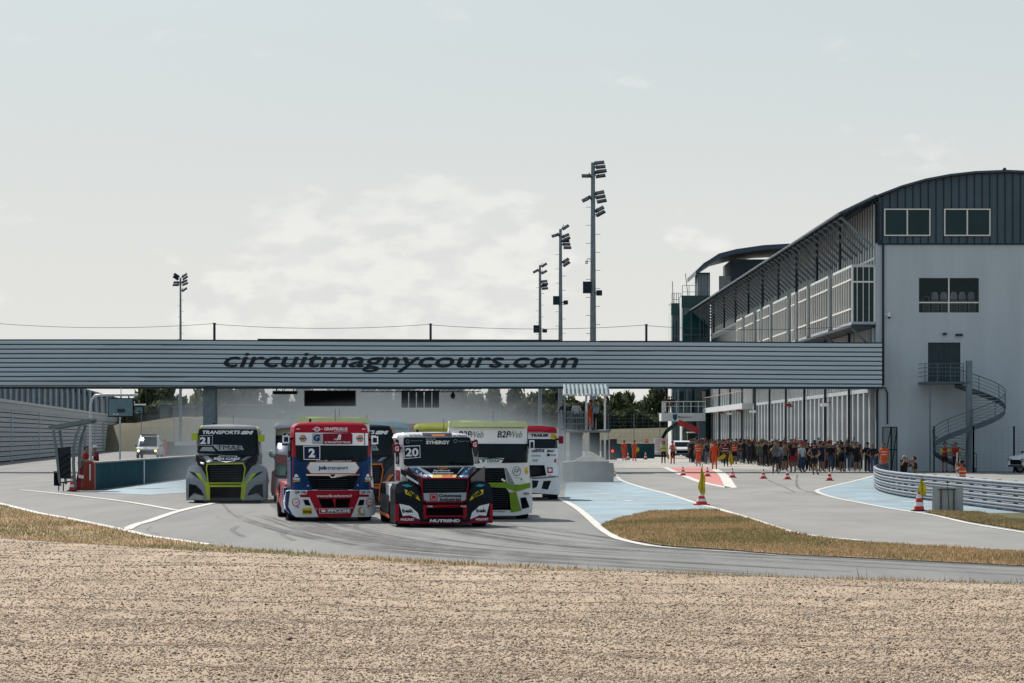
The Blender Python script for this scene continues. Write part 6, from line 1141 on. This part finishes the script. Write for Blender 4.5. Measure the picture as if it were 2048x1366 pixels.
# ------------------------------------------------------------------ people
# one continuous figure: a joint skeleton grown with the skin modifier, faces coloured by the bone they sit on
SLOT = ['skin', 'top', 'sleeve', 'upper_leg', 'lower_leg', 'shoe', 'head', 'stripe']
def body_mesh(name, arms, legs, lean=0., drop=0.):
    J = {'pel': ((0, 0, .95), .135), 'waist': ((0, lean * .15, 1.10), .125), 'chest': ((0, lean * .3, 1.30), .15), 'neckb': ((0, lean * .5, 1.46), .085), 'neck': ((0, lean * .55 - .01, 1.54), .055), 'jaw': ((0, lean * .6 - .03, 1.60), .072), 'skull': ((0, lean * .6 - .01, 1.68), .092), 'crown': ((0, lean * .6, 1.76), .055), 'nose': ((0, lean * .6 - .125, 1.645), .016)}
    E = [('pel', 'waist'), ('waist', 'chest'), ('chest', 'neckb'), ('neckb', 'neck'), ('neck', 'jaw'), ('jaw', 'skull'), ('skull', 'crown'), ('jaw', 'nose')]
    for s, sd in ((-1, 'l'), (1, 'r')):
        hx, kx, fx, ky, fy, kz = legs[0 if s < 0 else 1]
        J['hip' + sd] = ((s * .10, 0, .90), .105); J['knee' + sd] = ((s * .10 + kx, ky, kz), .062); J['calf' + sd] = ((s * .105 + (kx + fx) / 2, (ky + fy) / 2 + .015, kz * .7), .06); J['ank' + sd] = ((s * .11 + fx, fy, .085), .042); J['toe' + sd] = ((s * .13 + fx, fy - .17, .045), .04)
        E += [('pel', 'hip' + sd), ('hip' + sd, 'knee' + sd), ('knee' + sd, 'calf' + sd), ('calf' + sd, 'ank' + sd), ('ank' + sd, 'toe' + sd)]
        el, wr = arms[0 if s < 0 else 1]
        J['sho' + sd] = ((s * .185, lean * .45, 1.42), .066); J['elb' + sd] = ((s * el[0], el[1] + lean * .4, el[2]), .046); J['wri' + sd] = ((s * wr[0], wr[1] + lean * .4, wr[2]), .03)
        d = (Vector(J['wri' + sd][0]) - Vector(J['elb' + sd][0])).normalized(); w0 = Vector(J['wri' + sd][0]); J['palm' + sd] = (tuple(w0 + d * .07), .036); E += [('chest', 'sho' + sd), ('sho' + sd, 'elb' + sd), ('elb' + sd, 'wri' + sd), ('wri' + sd, 'palm' + sd)]
    if drop:
        for n_ in list(J):
            (a_, b_, c_), r_ = J[n_]
            if n_[:3] in ('ank', 'toe'): continue
            if n_[:4] == 'knee': J[n_] = ((a_ * 1.6, -.34, .46), r_)
            elif n_[:4] == 'calf': J[n_] = ((a_ * 1.4, -.17, .30), r_)
            else: J[n_] = ((a_, b_, c_ - drop), r_)
    names = list(J); me = bpy.data.meshes.new('sk'); me.from_pydata([J[n][0] for n in names], [(names.index(a), names.index(b)) for a, b in E], [])
    o = bpy.data.objects.new('sk', me); COL.objects.link(o); md = o.modifiers.new('s', 'SKIN'); md.use_smooth_shade = True
    for i, n in enumerate(names):
        r = J[n][1]; sv = me.skin_vertices[0].data[i]; sv.radius = (r * (1.25 if n in ('chest', 'waist', 'pel') else 1), r * (.85 if n in ('chest', 'waist', 'pel') else 1)); sv.use_root = n == 'pel'
    sb = o.modifiers.new('b', 'SUBSURF'); sb.levels = 1; sb.render_levels = 1
    res = bpy.data.meshes.new_from_object(o.evaluated_get(bpy.context.evaluated_depsgraph_get())); bpy.data.objects.remove(o)
    # fingers and thumb, rooted in the palm
    bm = bmesh.new(); bm.from_mesh(res)
    for s, sd in ((-1, 'l'), (1, 'r')):
        p = Vector(J['palm' + sd][0]); d = (p - Vector(J['wri' + sd][0])).normalized(); side = d.cross(Vector((0, 1, 0)));
        if side.length < .2: side = d.cross(Vector((1, 0, 0)))
        side.normalize(); nrm = side.cross(d).normalized()
        for k, ln in enumerate((.062, .072, .068, .052, .055)):
            th = k == 4; b0 = p + side * (.045 if th else (-.03 + k * .02)) + d * (-.01 if th else .03); dd = (d + side * (.7 if th else .0)).normalized(); pts = [b0, b0 + dd * ln * .55, b0 + dd * ln * .85 + nrm * ln * .45]; prev = None
            for q, pt in enumerate(pts):
                r = .010 * (1 - .2 * q); rg = [bm.verts.new(pt + side * r * a + nrm * r * b) for a, b in ((1, 0), (0, 1), (-1, 0), (0, -1))]
                if prev:
                    for i in range(4): bm.faces.new((prev[i], prev[(i+1) % 4], rg[(i+1) % 4], rg[i]))
                prev = rg
            bm.faces.new(prev)
    seg = []
    for a, b in E: seg.append((Vector(J[a][0]), Vector(J[b][0]), a, b))
    bm.normal_update(); bm.to_mesh(res); bm.free(); idx = []
    for pl in res.polygons:
        c = pl.center; best = None
        for a, b, na, nb in seg:
            t = max(0, min(1, (c - a).dot(b - a) / (b - a).length_squared)); dd = (c - a - (b - a) * t).length
            if best is None or dd < best[0]: best = (dd, na, nb, t)
        _, na, nb, t = best
        if nb in ('neck', 'jaw', 'skull', 'crown', 'nose'): k = 6 if (nb in ('jaw', 'skull', 'crown', 'nose') or t > .35) else 1
        elif nb.startswith('toe') or (nb.startswith('ank') and t > .8): k = 5
        elif nb.startswith('ank') or nb.startswith('calf'): k = 4
        elif nb.startswith('knee'): k = 3 if t < .75 else 4
        elif nb.startswith('palm'): k = 0
        elif nb.startswith('wri'): k = 0 if t > .05 else 2
        elif nb.startswith('elb'): k = 2 if t > .12 else 1
        elif nb.startswith('sho'): k = 1
        elif nb.startswith('hip'): k = 3
        else: k = 1 if c.z > .97 else 3
        if k == 1 and 1.12 < c.z < 1.17: k = 7
        idx.append(k)
    for i in range(8): res.materials.append(SKINS[0])
    res.polygons.foreach_set('material_index', idx); res.polygons.foreach_set('use_smooth', [True] * len(idx)); res.name = name; return res
ST = (0, .0, .0, -.01, .0, .50); W1 = (0, .02, .04, -.03, -.05, .50); W2 = (0, .0, .0, .02, .07, .50)
ARM = {'down': ((.26, .03, 1.14), (.28, -.05, .90)), 'hip': ((.36, .08, 1.16), (.19, -.03, 1.03)), 'phone': ((.24, -.20, 1.20), (.10, -.34, 1.46)), 'up': ((.26, -.12, 1.66), (.20, -.18, 1.92)), 'fold': ((.25, -.05, 1.16), (.02, -.20, 1.20)), 'cam': ((.27, -.18, 1.28), (.07, -.22, 1.58)), 'point': ((.38, -.12, 1.30), (.52, -.32, 1.42)), 'rail': ((.26, -.12, 1.14), (.20, -.35, 1.08))}
POSE = {n: body_mesh('person_' + n, (ARM[a], ARM[b]), lg, ln, .48 if n == 'crouching' else 0.) for n, a, b, lg, ln in (('standing', 'down', 'down', (ST, ST), 0), ('walking', 'down', 'down', (W1, W2), -.05), ('hips', 'hip', 'hip', (W1, W1), 0), ('filming', 'phone', 'phone', (ST, ST), 0), ('raised', 'up', 'down', (ST, W1), 0), ('folded', 'fold', 'fold', (ST, ST), 0), ('camera', 'cam', 'cam', (ST, W1), -.08), ('reaching', 'point', 'down', (W1, ST), -.05), ('leaning', 'rail', 'rail', (ST, W1), -.35), ('crouching', 'cam', 'cam', (ST, ST), -.1))}
def cl(n, c): return mat('cloth_' + n, c, .85, 0, .18, 8.)
CLO = {'black': cl('black', (.012, .013, .016)), 'navy': cl('navy', (.015, .022, .05)), 'white': cl('white', (.62, .64, .66)), 'red': cl('red', (.42, .02, .03)), 'maroon': cl('maroon', (.14, .012, .02)), 'grey': cl('grey', (.13, .14, .15)), 'blue': cl('blue', (.05, .12, .28)), 'orange': cl('orange', (.78, .10, .02)), 'yellow': cl('yellow', (.66, .58, .03)), 'lime': cl('lime', (.5, .62, .05)), 'jeans': cl('jeans', (.04, .08, .15)), 'pale blue': cl('pale_blue', (.28, .42, .52)), 'khaki': cl('khaki', (.22, .18, .12)), 'beige': cl('beige', (.42, .34, .24)), 'green': cl('green', (.05, .14, .07))}
HAIR = [mat('hair_dark', (.015, .012, .01), .7), mat('hair_brown', (.06, .035, .02), .7), mat('hair_grey', (.22, .21, .2), .7)]
REFL = mat('reflective_tape', (.62, .63, .60), .35)
def head_cap(kindh, m_):
    m = MB()
    if kindh == 'cap':
        n = 12; rings = [(1.69, .105), (1.74, .10), (1.785, .07), (1.80, .0)]; vs = [(r * math.cos(6.283*k/n), r * math.sin(6.283*k/n) * 1.1 - .005, z) for z, r in rings for k in range(n)]
        m.add(vs, [(i*n+k, i*n+(k+1) % n, (i+1)*n+(k+1) % n, (i+1)*n+k) for i in range(3) for k in range(n)], m_, True); m.prism([(-.07, -.10), (.07, -.10), (.055, -.19), (-.055, -.19)], 1.69, 1.70, m_, 'z')
    else:
        n = 12; lo = 1.46 if kindh == 'long' else 1.62; rings = [(lo, .085), (1.66, .105), (1.72, .108), (1.775, .08), (1.80, .0)]; vs = [(r * math.cos(6.283*k/n), r * math.sin(6.283*k/n) * (1.05 if math.sin(6.283*k/n) > 0 else (.62 if z < 1.73 else .95)) + (.03 if z < 1.73 else 0), z) for z, r in rings for k in range(n)]
        m.add(vs, [(i*n+k, i*n+(k+1) % n, (i+1)*n+(k+1) % n, (i+1)*n+k) for i in range(4) for k in range(n)], m_, True)
    return m
_CAP = {}
def person(px, py, label, pose='standing', top='black', leg='black', low=None, cap=None, hair=0, face=0, sleeve=None, turn=0., h=1.0, group=None, shoe=None, vest=None, z=0., Y=None, stripe=None, item=None):
    if Y is None: x, y = G(px, py)
    else: x, y = W(px, 871, Y).x, Y
    o = bpy.data.objects.new('person', POSE[pose]); COL.objects.link(o); o.location = (x, y, z); o.rotation_euler[2] = R(turn); o.scale = (h * 1.03, h * 1.03, h)
    sk = SKINS[face]; T_ = CLO[top]; L_ = CLO[leg]; sl = [sk, T_, sk if sleeve == 'skin' else CLO[sleeve] if sleeve else T_, L_, sk if low == 'skin' else CLO[low] if low else L_, shoe and CLO[shoe] or BLACK, sk, REFL if stripe else T_]
    for i, m_ in enumerate(sl): o.material_slots[i].link = 'OBJECT'; o.material_slots[i].material = m_
    label = ' '.join(label.replace(',', '').split()[:16]); tag(o, label, 'person', group); dz = -.48 if pose == 'crouching' else 0.
    kh = ('cap', cap) if cap else (('long' if hair == 3 else 'short'), None); key = (kh, hair)
    if key not in _CAP: c = head_cap(kh[0], CLO[cap] if cap else HAIR[hair % 3]).build('cap' if cap else 'hair', o); _CAP[key] = c.data
    else: c = bpy.data.objects.new('cap' if cap else 'hair', _CAP[key]); COL.objects.link(c); c.parent = o
    c.location.z = dz; c.location.y = {'leaning': -.21, 'crouching': -.06, 'camera': -.05, 'walking': -.03}.get(pose, 0)
    if vest:
        k = ('vest', vest)
        if k not in _CAP:
            m = MB(); n = 14; rg = [(.98, .20, .125), (1.10, .19, .13), (1.14, .195, .135), (1.26, .215, .145), (1.30, .215, .145), (1.44, .17, .12)]; mm = [CLO[vest], REFL, CLO[vest], REFL, CLO[vest]]
            for i in range(5): (z0, a0_, b0_), (z1, a1_, b1_) = rg[i], rg[i+1]; m.add([(a_ * math.cos(6.283*q_/n), b_ * math.sin(6.283*q_/n), zz) for zz, a_, b_ in ((z0, a0_, b0_), (z1, a1_, b1_)) for q_ in range(n)], [(q_, (q_+1) % n, n + (q_+1) % n, n + q_) for q_ in range(n)], mm[i], True)
            c = m.build('vest', o); _CAP[k] = c.data
        else: c = bpy.data.objects.new('vest', _CAP[k]); COL.objects.link(c); c.parent = o
        c.location.z = dz
    if item == 'phone': it = MB().box((x - .18 * h, y - .18, z + 1.98 * h), (.075, .012, .15), BLACK).build('phone'); tag(it, 'phone held up high by the ' + ' '.join(label.split()[:10]), 'phone', 'raised phones')
    return o
random.seed(12)
# front line of the spectators, left to right
FR = [(1550.5, 948, 'camera', dict(top='grey', sleeve='skin', leg='black', low='skin', label='spectator in grey top and long black shorts leaning to take a picture, ahead of the others')), (1557, 944, 'standing', dict(top='pale blue', leg='jeans', label='spectator in pale blue shirt half hidden behind the one taking a picture')), (1569, 942, 'filming', dict(top='khaki', sleeve='skin', leg='black', low='skin', cap='black', label='spectator in khaki shirt filming beside the red shorts')), (1586.5, 945, 'standing', dict(top='black', sleeve='red', leg='red', low='skin', cap='red', stripe=True, label='spectator in black top with white stripe, red shorts and red cap')),
      (1604, 945, 'standing', dict(top='white', sleeve='white', leg='jeans', cap='red', label='spectator in white short sleeved shirt and blue jeans')), (1616, 942, 'filming', dict(top='black', leg='black', label='person in black between the white shirt and the wide stance')), (1628.6, 950, 'hips', dict(top='black', sleeve='skin', leg='black', low='skin', cap='black', h=1.02, label='broad person in black with hands on hips standing furthest forward')), (1642, 944, 'raised', dict(top='navy', sleeve='skin', leg='black', low='skin', label='person in navy top filming with one arm raised', item='phone')),
      (1651, 940, 'standing', dict(top='maroon', leg='maroon', label='person in dark red behind the raised arm')), (1661, 943.5, 'walking', dict(top='black', leg='jeans', label='person in black shirt and grey jeans standing apart')), (1683.5, 944, 'folded', dict(top='black', sleeve='beige', leg='black', low='skin', cap='black', label='spectator in black with beige sleeves and a camera bag')), (1694, 943, 'standing', dict(top='black', leg='jeans', h=1.03, label='taller spectator in black shirt and jeans beside the beige sleeves')),
      (1713.6, 945.6, 'raised', dict(top='black', sleeve='beige', leg='black', low='skin', h=1.02, shoe='white', label='spectator in black shorts with beige sleeves holding up a phone near the wall', item='phone')), (1735, 945, 'standing', dict(top='black', leg='black', cap='black', label='person all in black, left of the two by the garage corner')), (1746, 947, 'hips', dict(top='black', leg='jeans', label='person in black jacket by the garage corner')), (1768, 948, 'walking', dict(top='orange', leg='orange', vest='orange', hair=1, label='marshal in orange overalls standing at the green mesh gate'))]
for px, py, pose, kw in FR: person(px, py, pose=pose, turn=random.uniform(-35, 35), face=random.choice((0, 0, 1)), hair=random.choice((0, 1, 2)) if 'hair' not in kw else kw.pop('hair'), group='spectators along the front of the crowd', h=kw.pop('h', 1.0) * random.uniform(.98, 1.02), **kw)
# marshals and officials, left to right
MR = [(1248, 921.5, 'standing', dict(top='orange', leg='orange', cap='red', label='marshal in pale orange overalls, leftmost before the teal blocks')), (1268.6, 922.5, 'folded', dict(top='orange', leg='orange', cap='red', stripe=True, low='orange', label='marshal in orange overalls with folded arms beside a small yellow flag')), (1327, 927.5, 'folded', dict(top='yellow', sleeve='white', leg='black', hair=3, vest='lime', label='long haired person in yellow vest and black trousers')), (1345.4, 928.5, 'folded', dict(top='orange', sleeve='white', leg='black', low='orange', cap='red', label='marshal in orange and black wearing a red cap, right of the yellow vest')),
      (1397, 933, 'standing', dict(top='orange', leg='orange', cap='maroon', vest='orange', label='marshal in striped orange overalls left of the plain orange one')), (1429, 939, 'standing', dict(top='orange', leg='orange', cap='red', h=1.04, label='marshal in plain orange overalls standing nearest, carrying a yellow flag')), (1451, 933.5, 'hips', dict(top='maroon', leg='maroon', low='black', cap='red', vest='maroon', label='marshal in dark red striped jacket between two yellow flags')), (1469, 928.5, 'standing', dict(top='orange', sleeve='skin', leg='black', low='skin', hair=3, vest='orange', label='person in bright orange vest and black shorts seen from behind')), (1384, 916, 'standing', dict(top='black', leg='black', low='skin', vest='lime', label='person in lime safety vest and black shorts below the podium')), (1293, 905, 'standing', dict(top='orange', leg='orange', cap='red', label='marshal in orange standing behind the teal barrier blocks'))]
for px, py, pose, kw in MR: person(px, py, pose=pose, turn=random.uniform(-30, 30), group='marshals and officials on the pit lane', **kw)
flag(1438, 937, .0, .55, 1.0, .5, 'rolled yellow flag sloping from the nearest orange marshal', lean=.9); flag(1462, 933, .0, .05, 1.2, .32, 'yellow flag hanging straight beside the dark red marshal', lean=-.05); flag(1274, 921, .0, .75, 1.3, .4, 'small yellow flag under the arm of the marshal by the teal blocks'); flag(1336, 927, .0, .3, .9, .2, 'yellow flag rolled beside the yellow vest')
# the packed crowd behind
combos = []
tops = ['black', 'black', 'black', 'black', 'navy', 'grey', 'maroon', 'black', 'khaki', 'white', 'navy', 'black', 'black', 'green', 'grey', 'black', 'navy', 'black', 'maroon', 'black']
legs_ = ['black', 'black', 'jeans', 'black', 'grey', 'black', 'navy', 'black']
pos = []
for i in range(205):
    for _ in range(60):
        px = random.uniform(1380, 1605) if i % 6 else random.uniform(1560, 1740); y = random.uniform(205, 238) if px > random.uniform(1500, 1560) else random.uniform(226, 284)
        if px > 1600 or i % 6 == 0: y = random.uniform(186, 202)
        X = (px - CX) * y / F
        if X > 22.0: continue
        if all((X - a) ** 2 + (y - b) ** 2 > .3 for a, b in pos): pos.append((X, y)); break
crowd = []
for i, (X, y) in enumerate(pos):
    tp = random.choice(tops); lg = random.choice(legs_); sh_ = random.random() < .25; cp = random.choice((None, None, None, 'black', 'black', 'red', 'navy', 'white')); ps = random.choice(('standing', 'standing', 'folded', 'filming', 'camera', 'raised', 'walking', 'hips'))
    act = {'standing': 'standing', 'folded': 'with folded arms', 'filming': 'filming with a phone', 'camera': 'taking a picture', 'raised': 'raising one arm', 'walking': 'stepping forward', 'hips': 'with hands on hips'}[ps]
    lab = 'spectator in %s top, %s %s, %s%s' % (tp, lg, 'shorts' if sh_ else 'trousers', act, ', %s cap' % cp if cp else '')
    px = CX + X * F / y; py = HZ + CH * F / y
    crowd.append((px, person(px, py, lab, ps, tp, lg, 'skin' if sh_ else None, cp, random.choice((0, 0, 1, 2, 3)), random.choice((0, 1, 1, 2)), 'skin' if random.random() < .35 else None, random.uniform(-60, 60), random.uniform(.92, 1.09), 'spectators packed along the garages', vest='orange' if tp == 'orange' else None, shoe=random.choice((None, 'white', 'grey')))))
crowd.sort(key=lambda c: c[0]); seen = {}
for px, o in crowd: seen.setdefault(o['label'], []).append(o)
ORD = 'first second third fourth fifth sixth seventh eighth ninth tenth'.split()
for lb, os_ in seen.items():
    if len(os_) > 1:
        for k, o in enumerate(os_): o['label'] = lb + ' %s from left' % ORD[min(k, 9)]
# people on the stand, podium, by the wall, behind the barrier
for px, dy, lab, ps, tp, lg, cp, tn in ((1131, .1, 'person in dark top leaning out at the left of the marshal stand', 'leaning', 'navy', 'navy', None, -50), (1153, .2, 'person in white shirt with back turned on the marshal stand', 'standing', 'white', 'navy', None, 180), (1179, .3, 'marshal in orange overalls on the marshal stand', 'leaning', 'orange', 'orange', 'red', 20), (1192, .0, 'person in pale shirt and dark trousers at the right of the marshal stand', 'camera', 'pale blue', 'black', None, -30)): person(px, 0, lab, ps, tp, lg, None, cp, 0, 0, None, tn, 1., 'people on the marshal stand', Y=YS + dy, z=fz)
pz = CH + (871 - 826) * kp
for i, (px, tp, lg) in enumerate(((1332, 'maroon', 'black'), (1336, 'black', 'black'), (1341, 'black', 'black'), (1346, 'navy', 'jeans'), (1338, 'red', 'black'))): person(px, 0, ['onlooker in dark red at the left corner of the podium', 'onlooker in black second on the podium', 'onlooker in black third on the podium', 'onlooker in navy top and jeans on the podium', 'onlooker in red behind the others on the podium'][i], 'leaning' if i < 3 else 'standing', tp, lg, None, None, i % 3, 0, None, random.uniform(-40, 40), 1., 'onlookers on the podium', Y=YP + .9 + (i == 4) * 1.2, z=pz + .0)
person(168, 971, 'person in red shirt and black vest leaning on the pit wall, left of two', 'leaning', 'red', 'black', None, None, 0, 0, 'skin', 40, .97, 'two people leaning at the pit wall end', vest=None)
person(193, 970, 'person in red and black with white cap holding a radio at the pit wall', 'camera', 'black', 'black', None, 'white', 0, 0, 'red', -60, .98, 'two people leaning at the pit wall end')
person(329, 915, 'person in orange overalls beside the white marshal van', 'walking', 'orange', 'orange', None, None, 0, 0, None, 40, 1.)
x, y = G(338, 914); o = MB(); o.b2((-.5, 0, .1), (.5, .7, 1.5), BLACK).b2((-.45, -.02, 1.5), (.45, .72, 1.56), DSTEEL); o = o.build('equipment_case', None, (x, y, 0)); tag(o, 'tall dark case behind the orange clad person by the van', 'case')
for px, py, lab, ps, tp, lg, cp, tn, hh_ in ((1808, 966, 'photographer with shaved head holding a camera behind the barrier', 'crouching', 'black', 'black', 'beige', 20, .98), (1830, 967, 'photographer in black bending over a large camera behind the barrier', 'crouching', 'black', 'khaki', None, -70, .95), (1889.5, 944.8, 'person in red and yellow shirt, black shorts and dark hair under the spiral stairs, left of two', 'folded', 'red', 'black', None, 5, 1.), (1911, 944.8, 'person in red and yellow shirt right of two under the spiral stairs', 'hips', 'red', 'black', None, -10, 1.), (1925, 979, 'marshal in orange vest with back turned holding a flag pole behind the barrier', 'crouching', 'orange', 'navy', None, -120, .93)):
    person(px, py, lab, ps, tp, lg, 'skin' if 'shorts' in lab else None, cp, 0, 0, 'yellow' if 'yellow' in lab else 'skin' if 'vest' in lab else None, tn, hh_, 'people near the barrier and stairs', vest='orange' if 'vest' in lab else None)
x, y = G(1914, 978); MB_ = MB(); MB_.tube([(0, 0, .1), (0, 0, 1.5)], .02, CW, 8); o = MB_.build('flag_pole', None, (x, y, 0)); tag(o, 'pale flag pole held by the marshal in the orange vest', 'pole')
for px, py, nm in ((1803, 964.5, 'large camera held by the photographer with shaved head'), (1823, 965.5, 'large camera held low by the photographer in black')):
    x, y = G(px, py); o = MB(); o.box((0, 0, 0), (.16, .10, .11), BLACK).tube([(0, -.05, 0), (0, -.30, -.01)], [.045, .06], BLACK, 10); o = o.build('camera', None, (x, y - .12, 1.0)); tag(o, nm, 'camera', 'cameras of the photographers')
# ------------------------------------------------------------------ tyre smoke and dust hanging behind the pack
def smoke(name, c, d, dens, label, col=(.80, .84, .86)):
    m = MB(); m.box((0, 0, 0), (2, 2, 2), BLACK); o = m.build(name); o.location = c; o.scale = d; o['kind'] = 'stuff'; o['label'] = label; o['category'] = 'smoke'
    mt = bpy.data.materials.new(name + '_volume'); mt.use_nodes = True; t = mt.node_tree; n = t.nodes; l = t.links
    for q_ in list(n):
        if q_.type != 'OUTPUT_MATERIAL': n.remove(q_)
    out_ = n['Material Output']; pv = n.new('ShaderNodeVolumePrincipled'); pv.inputs['Color'].default_value = (*col, 1); pv.inputs['Anisotropy'].default_value = .0; l.new(pv.outputs[0], out_.inputs['Volume'])
    tc_ = n.new('ShaderNodeTexCoord'); ln = n.new('ShaderNodeVectorMath'); ln.operation = 'LENGTH'; l.new(tc_.outputs['Object'], ln.inputs[0])
    mr = n.new('ShaderNodeMapRange'); mr.interpolation_type = 'SMOOTHSTEP'; l.new(ln.outputs['Value'], mr.inputs[0]); mr.inputs[1].default_value = 1.; mr.inputs[2].default_value = .45
    geo = n.new('ShaderNodeNewGeometry'); nz_ = n.new('ShaderNodeTexNoise'); nz_.inputs['Scale'].default_value = .10; nz_.inputs['Detail'].default_value = 3; l.new(geo.outputs['Position'], nz_.inputs['Vector'])
    m2 = n.new('ShaderNodeMapRange'); l.new(nz_.outputs[0], m2.inputs[0]); m2.inputs[1].default_value = .3; m2.inputs[2].default_value = .7; m2.inputs[3].default_value = .12; m2.inputs[4].default_value = 1.75
    mu = n.new('ShaderNodeMath'); mu.operation = 'MULTIPLY'; l.new(mr.outputs[0], mu.inputs[0]); l.new(m2.outputs[0], mu.inputs[1]); mv = n.new('ShaderNodeMath'); mv.operation = 'MULTIPLY'; l.new(mu.outputs[0], mv.inputs[0]); mv.inputs[1].default_value = dens; l.new(mv.outputs[0], pv.inputs['Density'])
    o.data.materials.clear(); o.data.materials.append(mt); return o
smoke('tyre_smoke', (-12.5, 250, 0), (21, 63, 9.3), .034, 'grey dust cloud filling the track beyond the footbridge', (.31, .345, .37))
smoke('tyre_smoke', (-5.0, 144, .2), (11.2, 58, 3.9), .075, 'low grey tyre smoke trailing right behind the trucks', (.31, .345, .37))
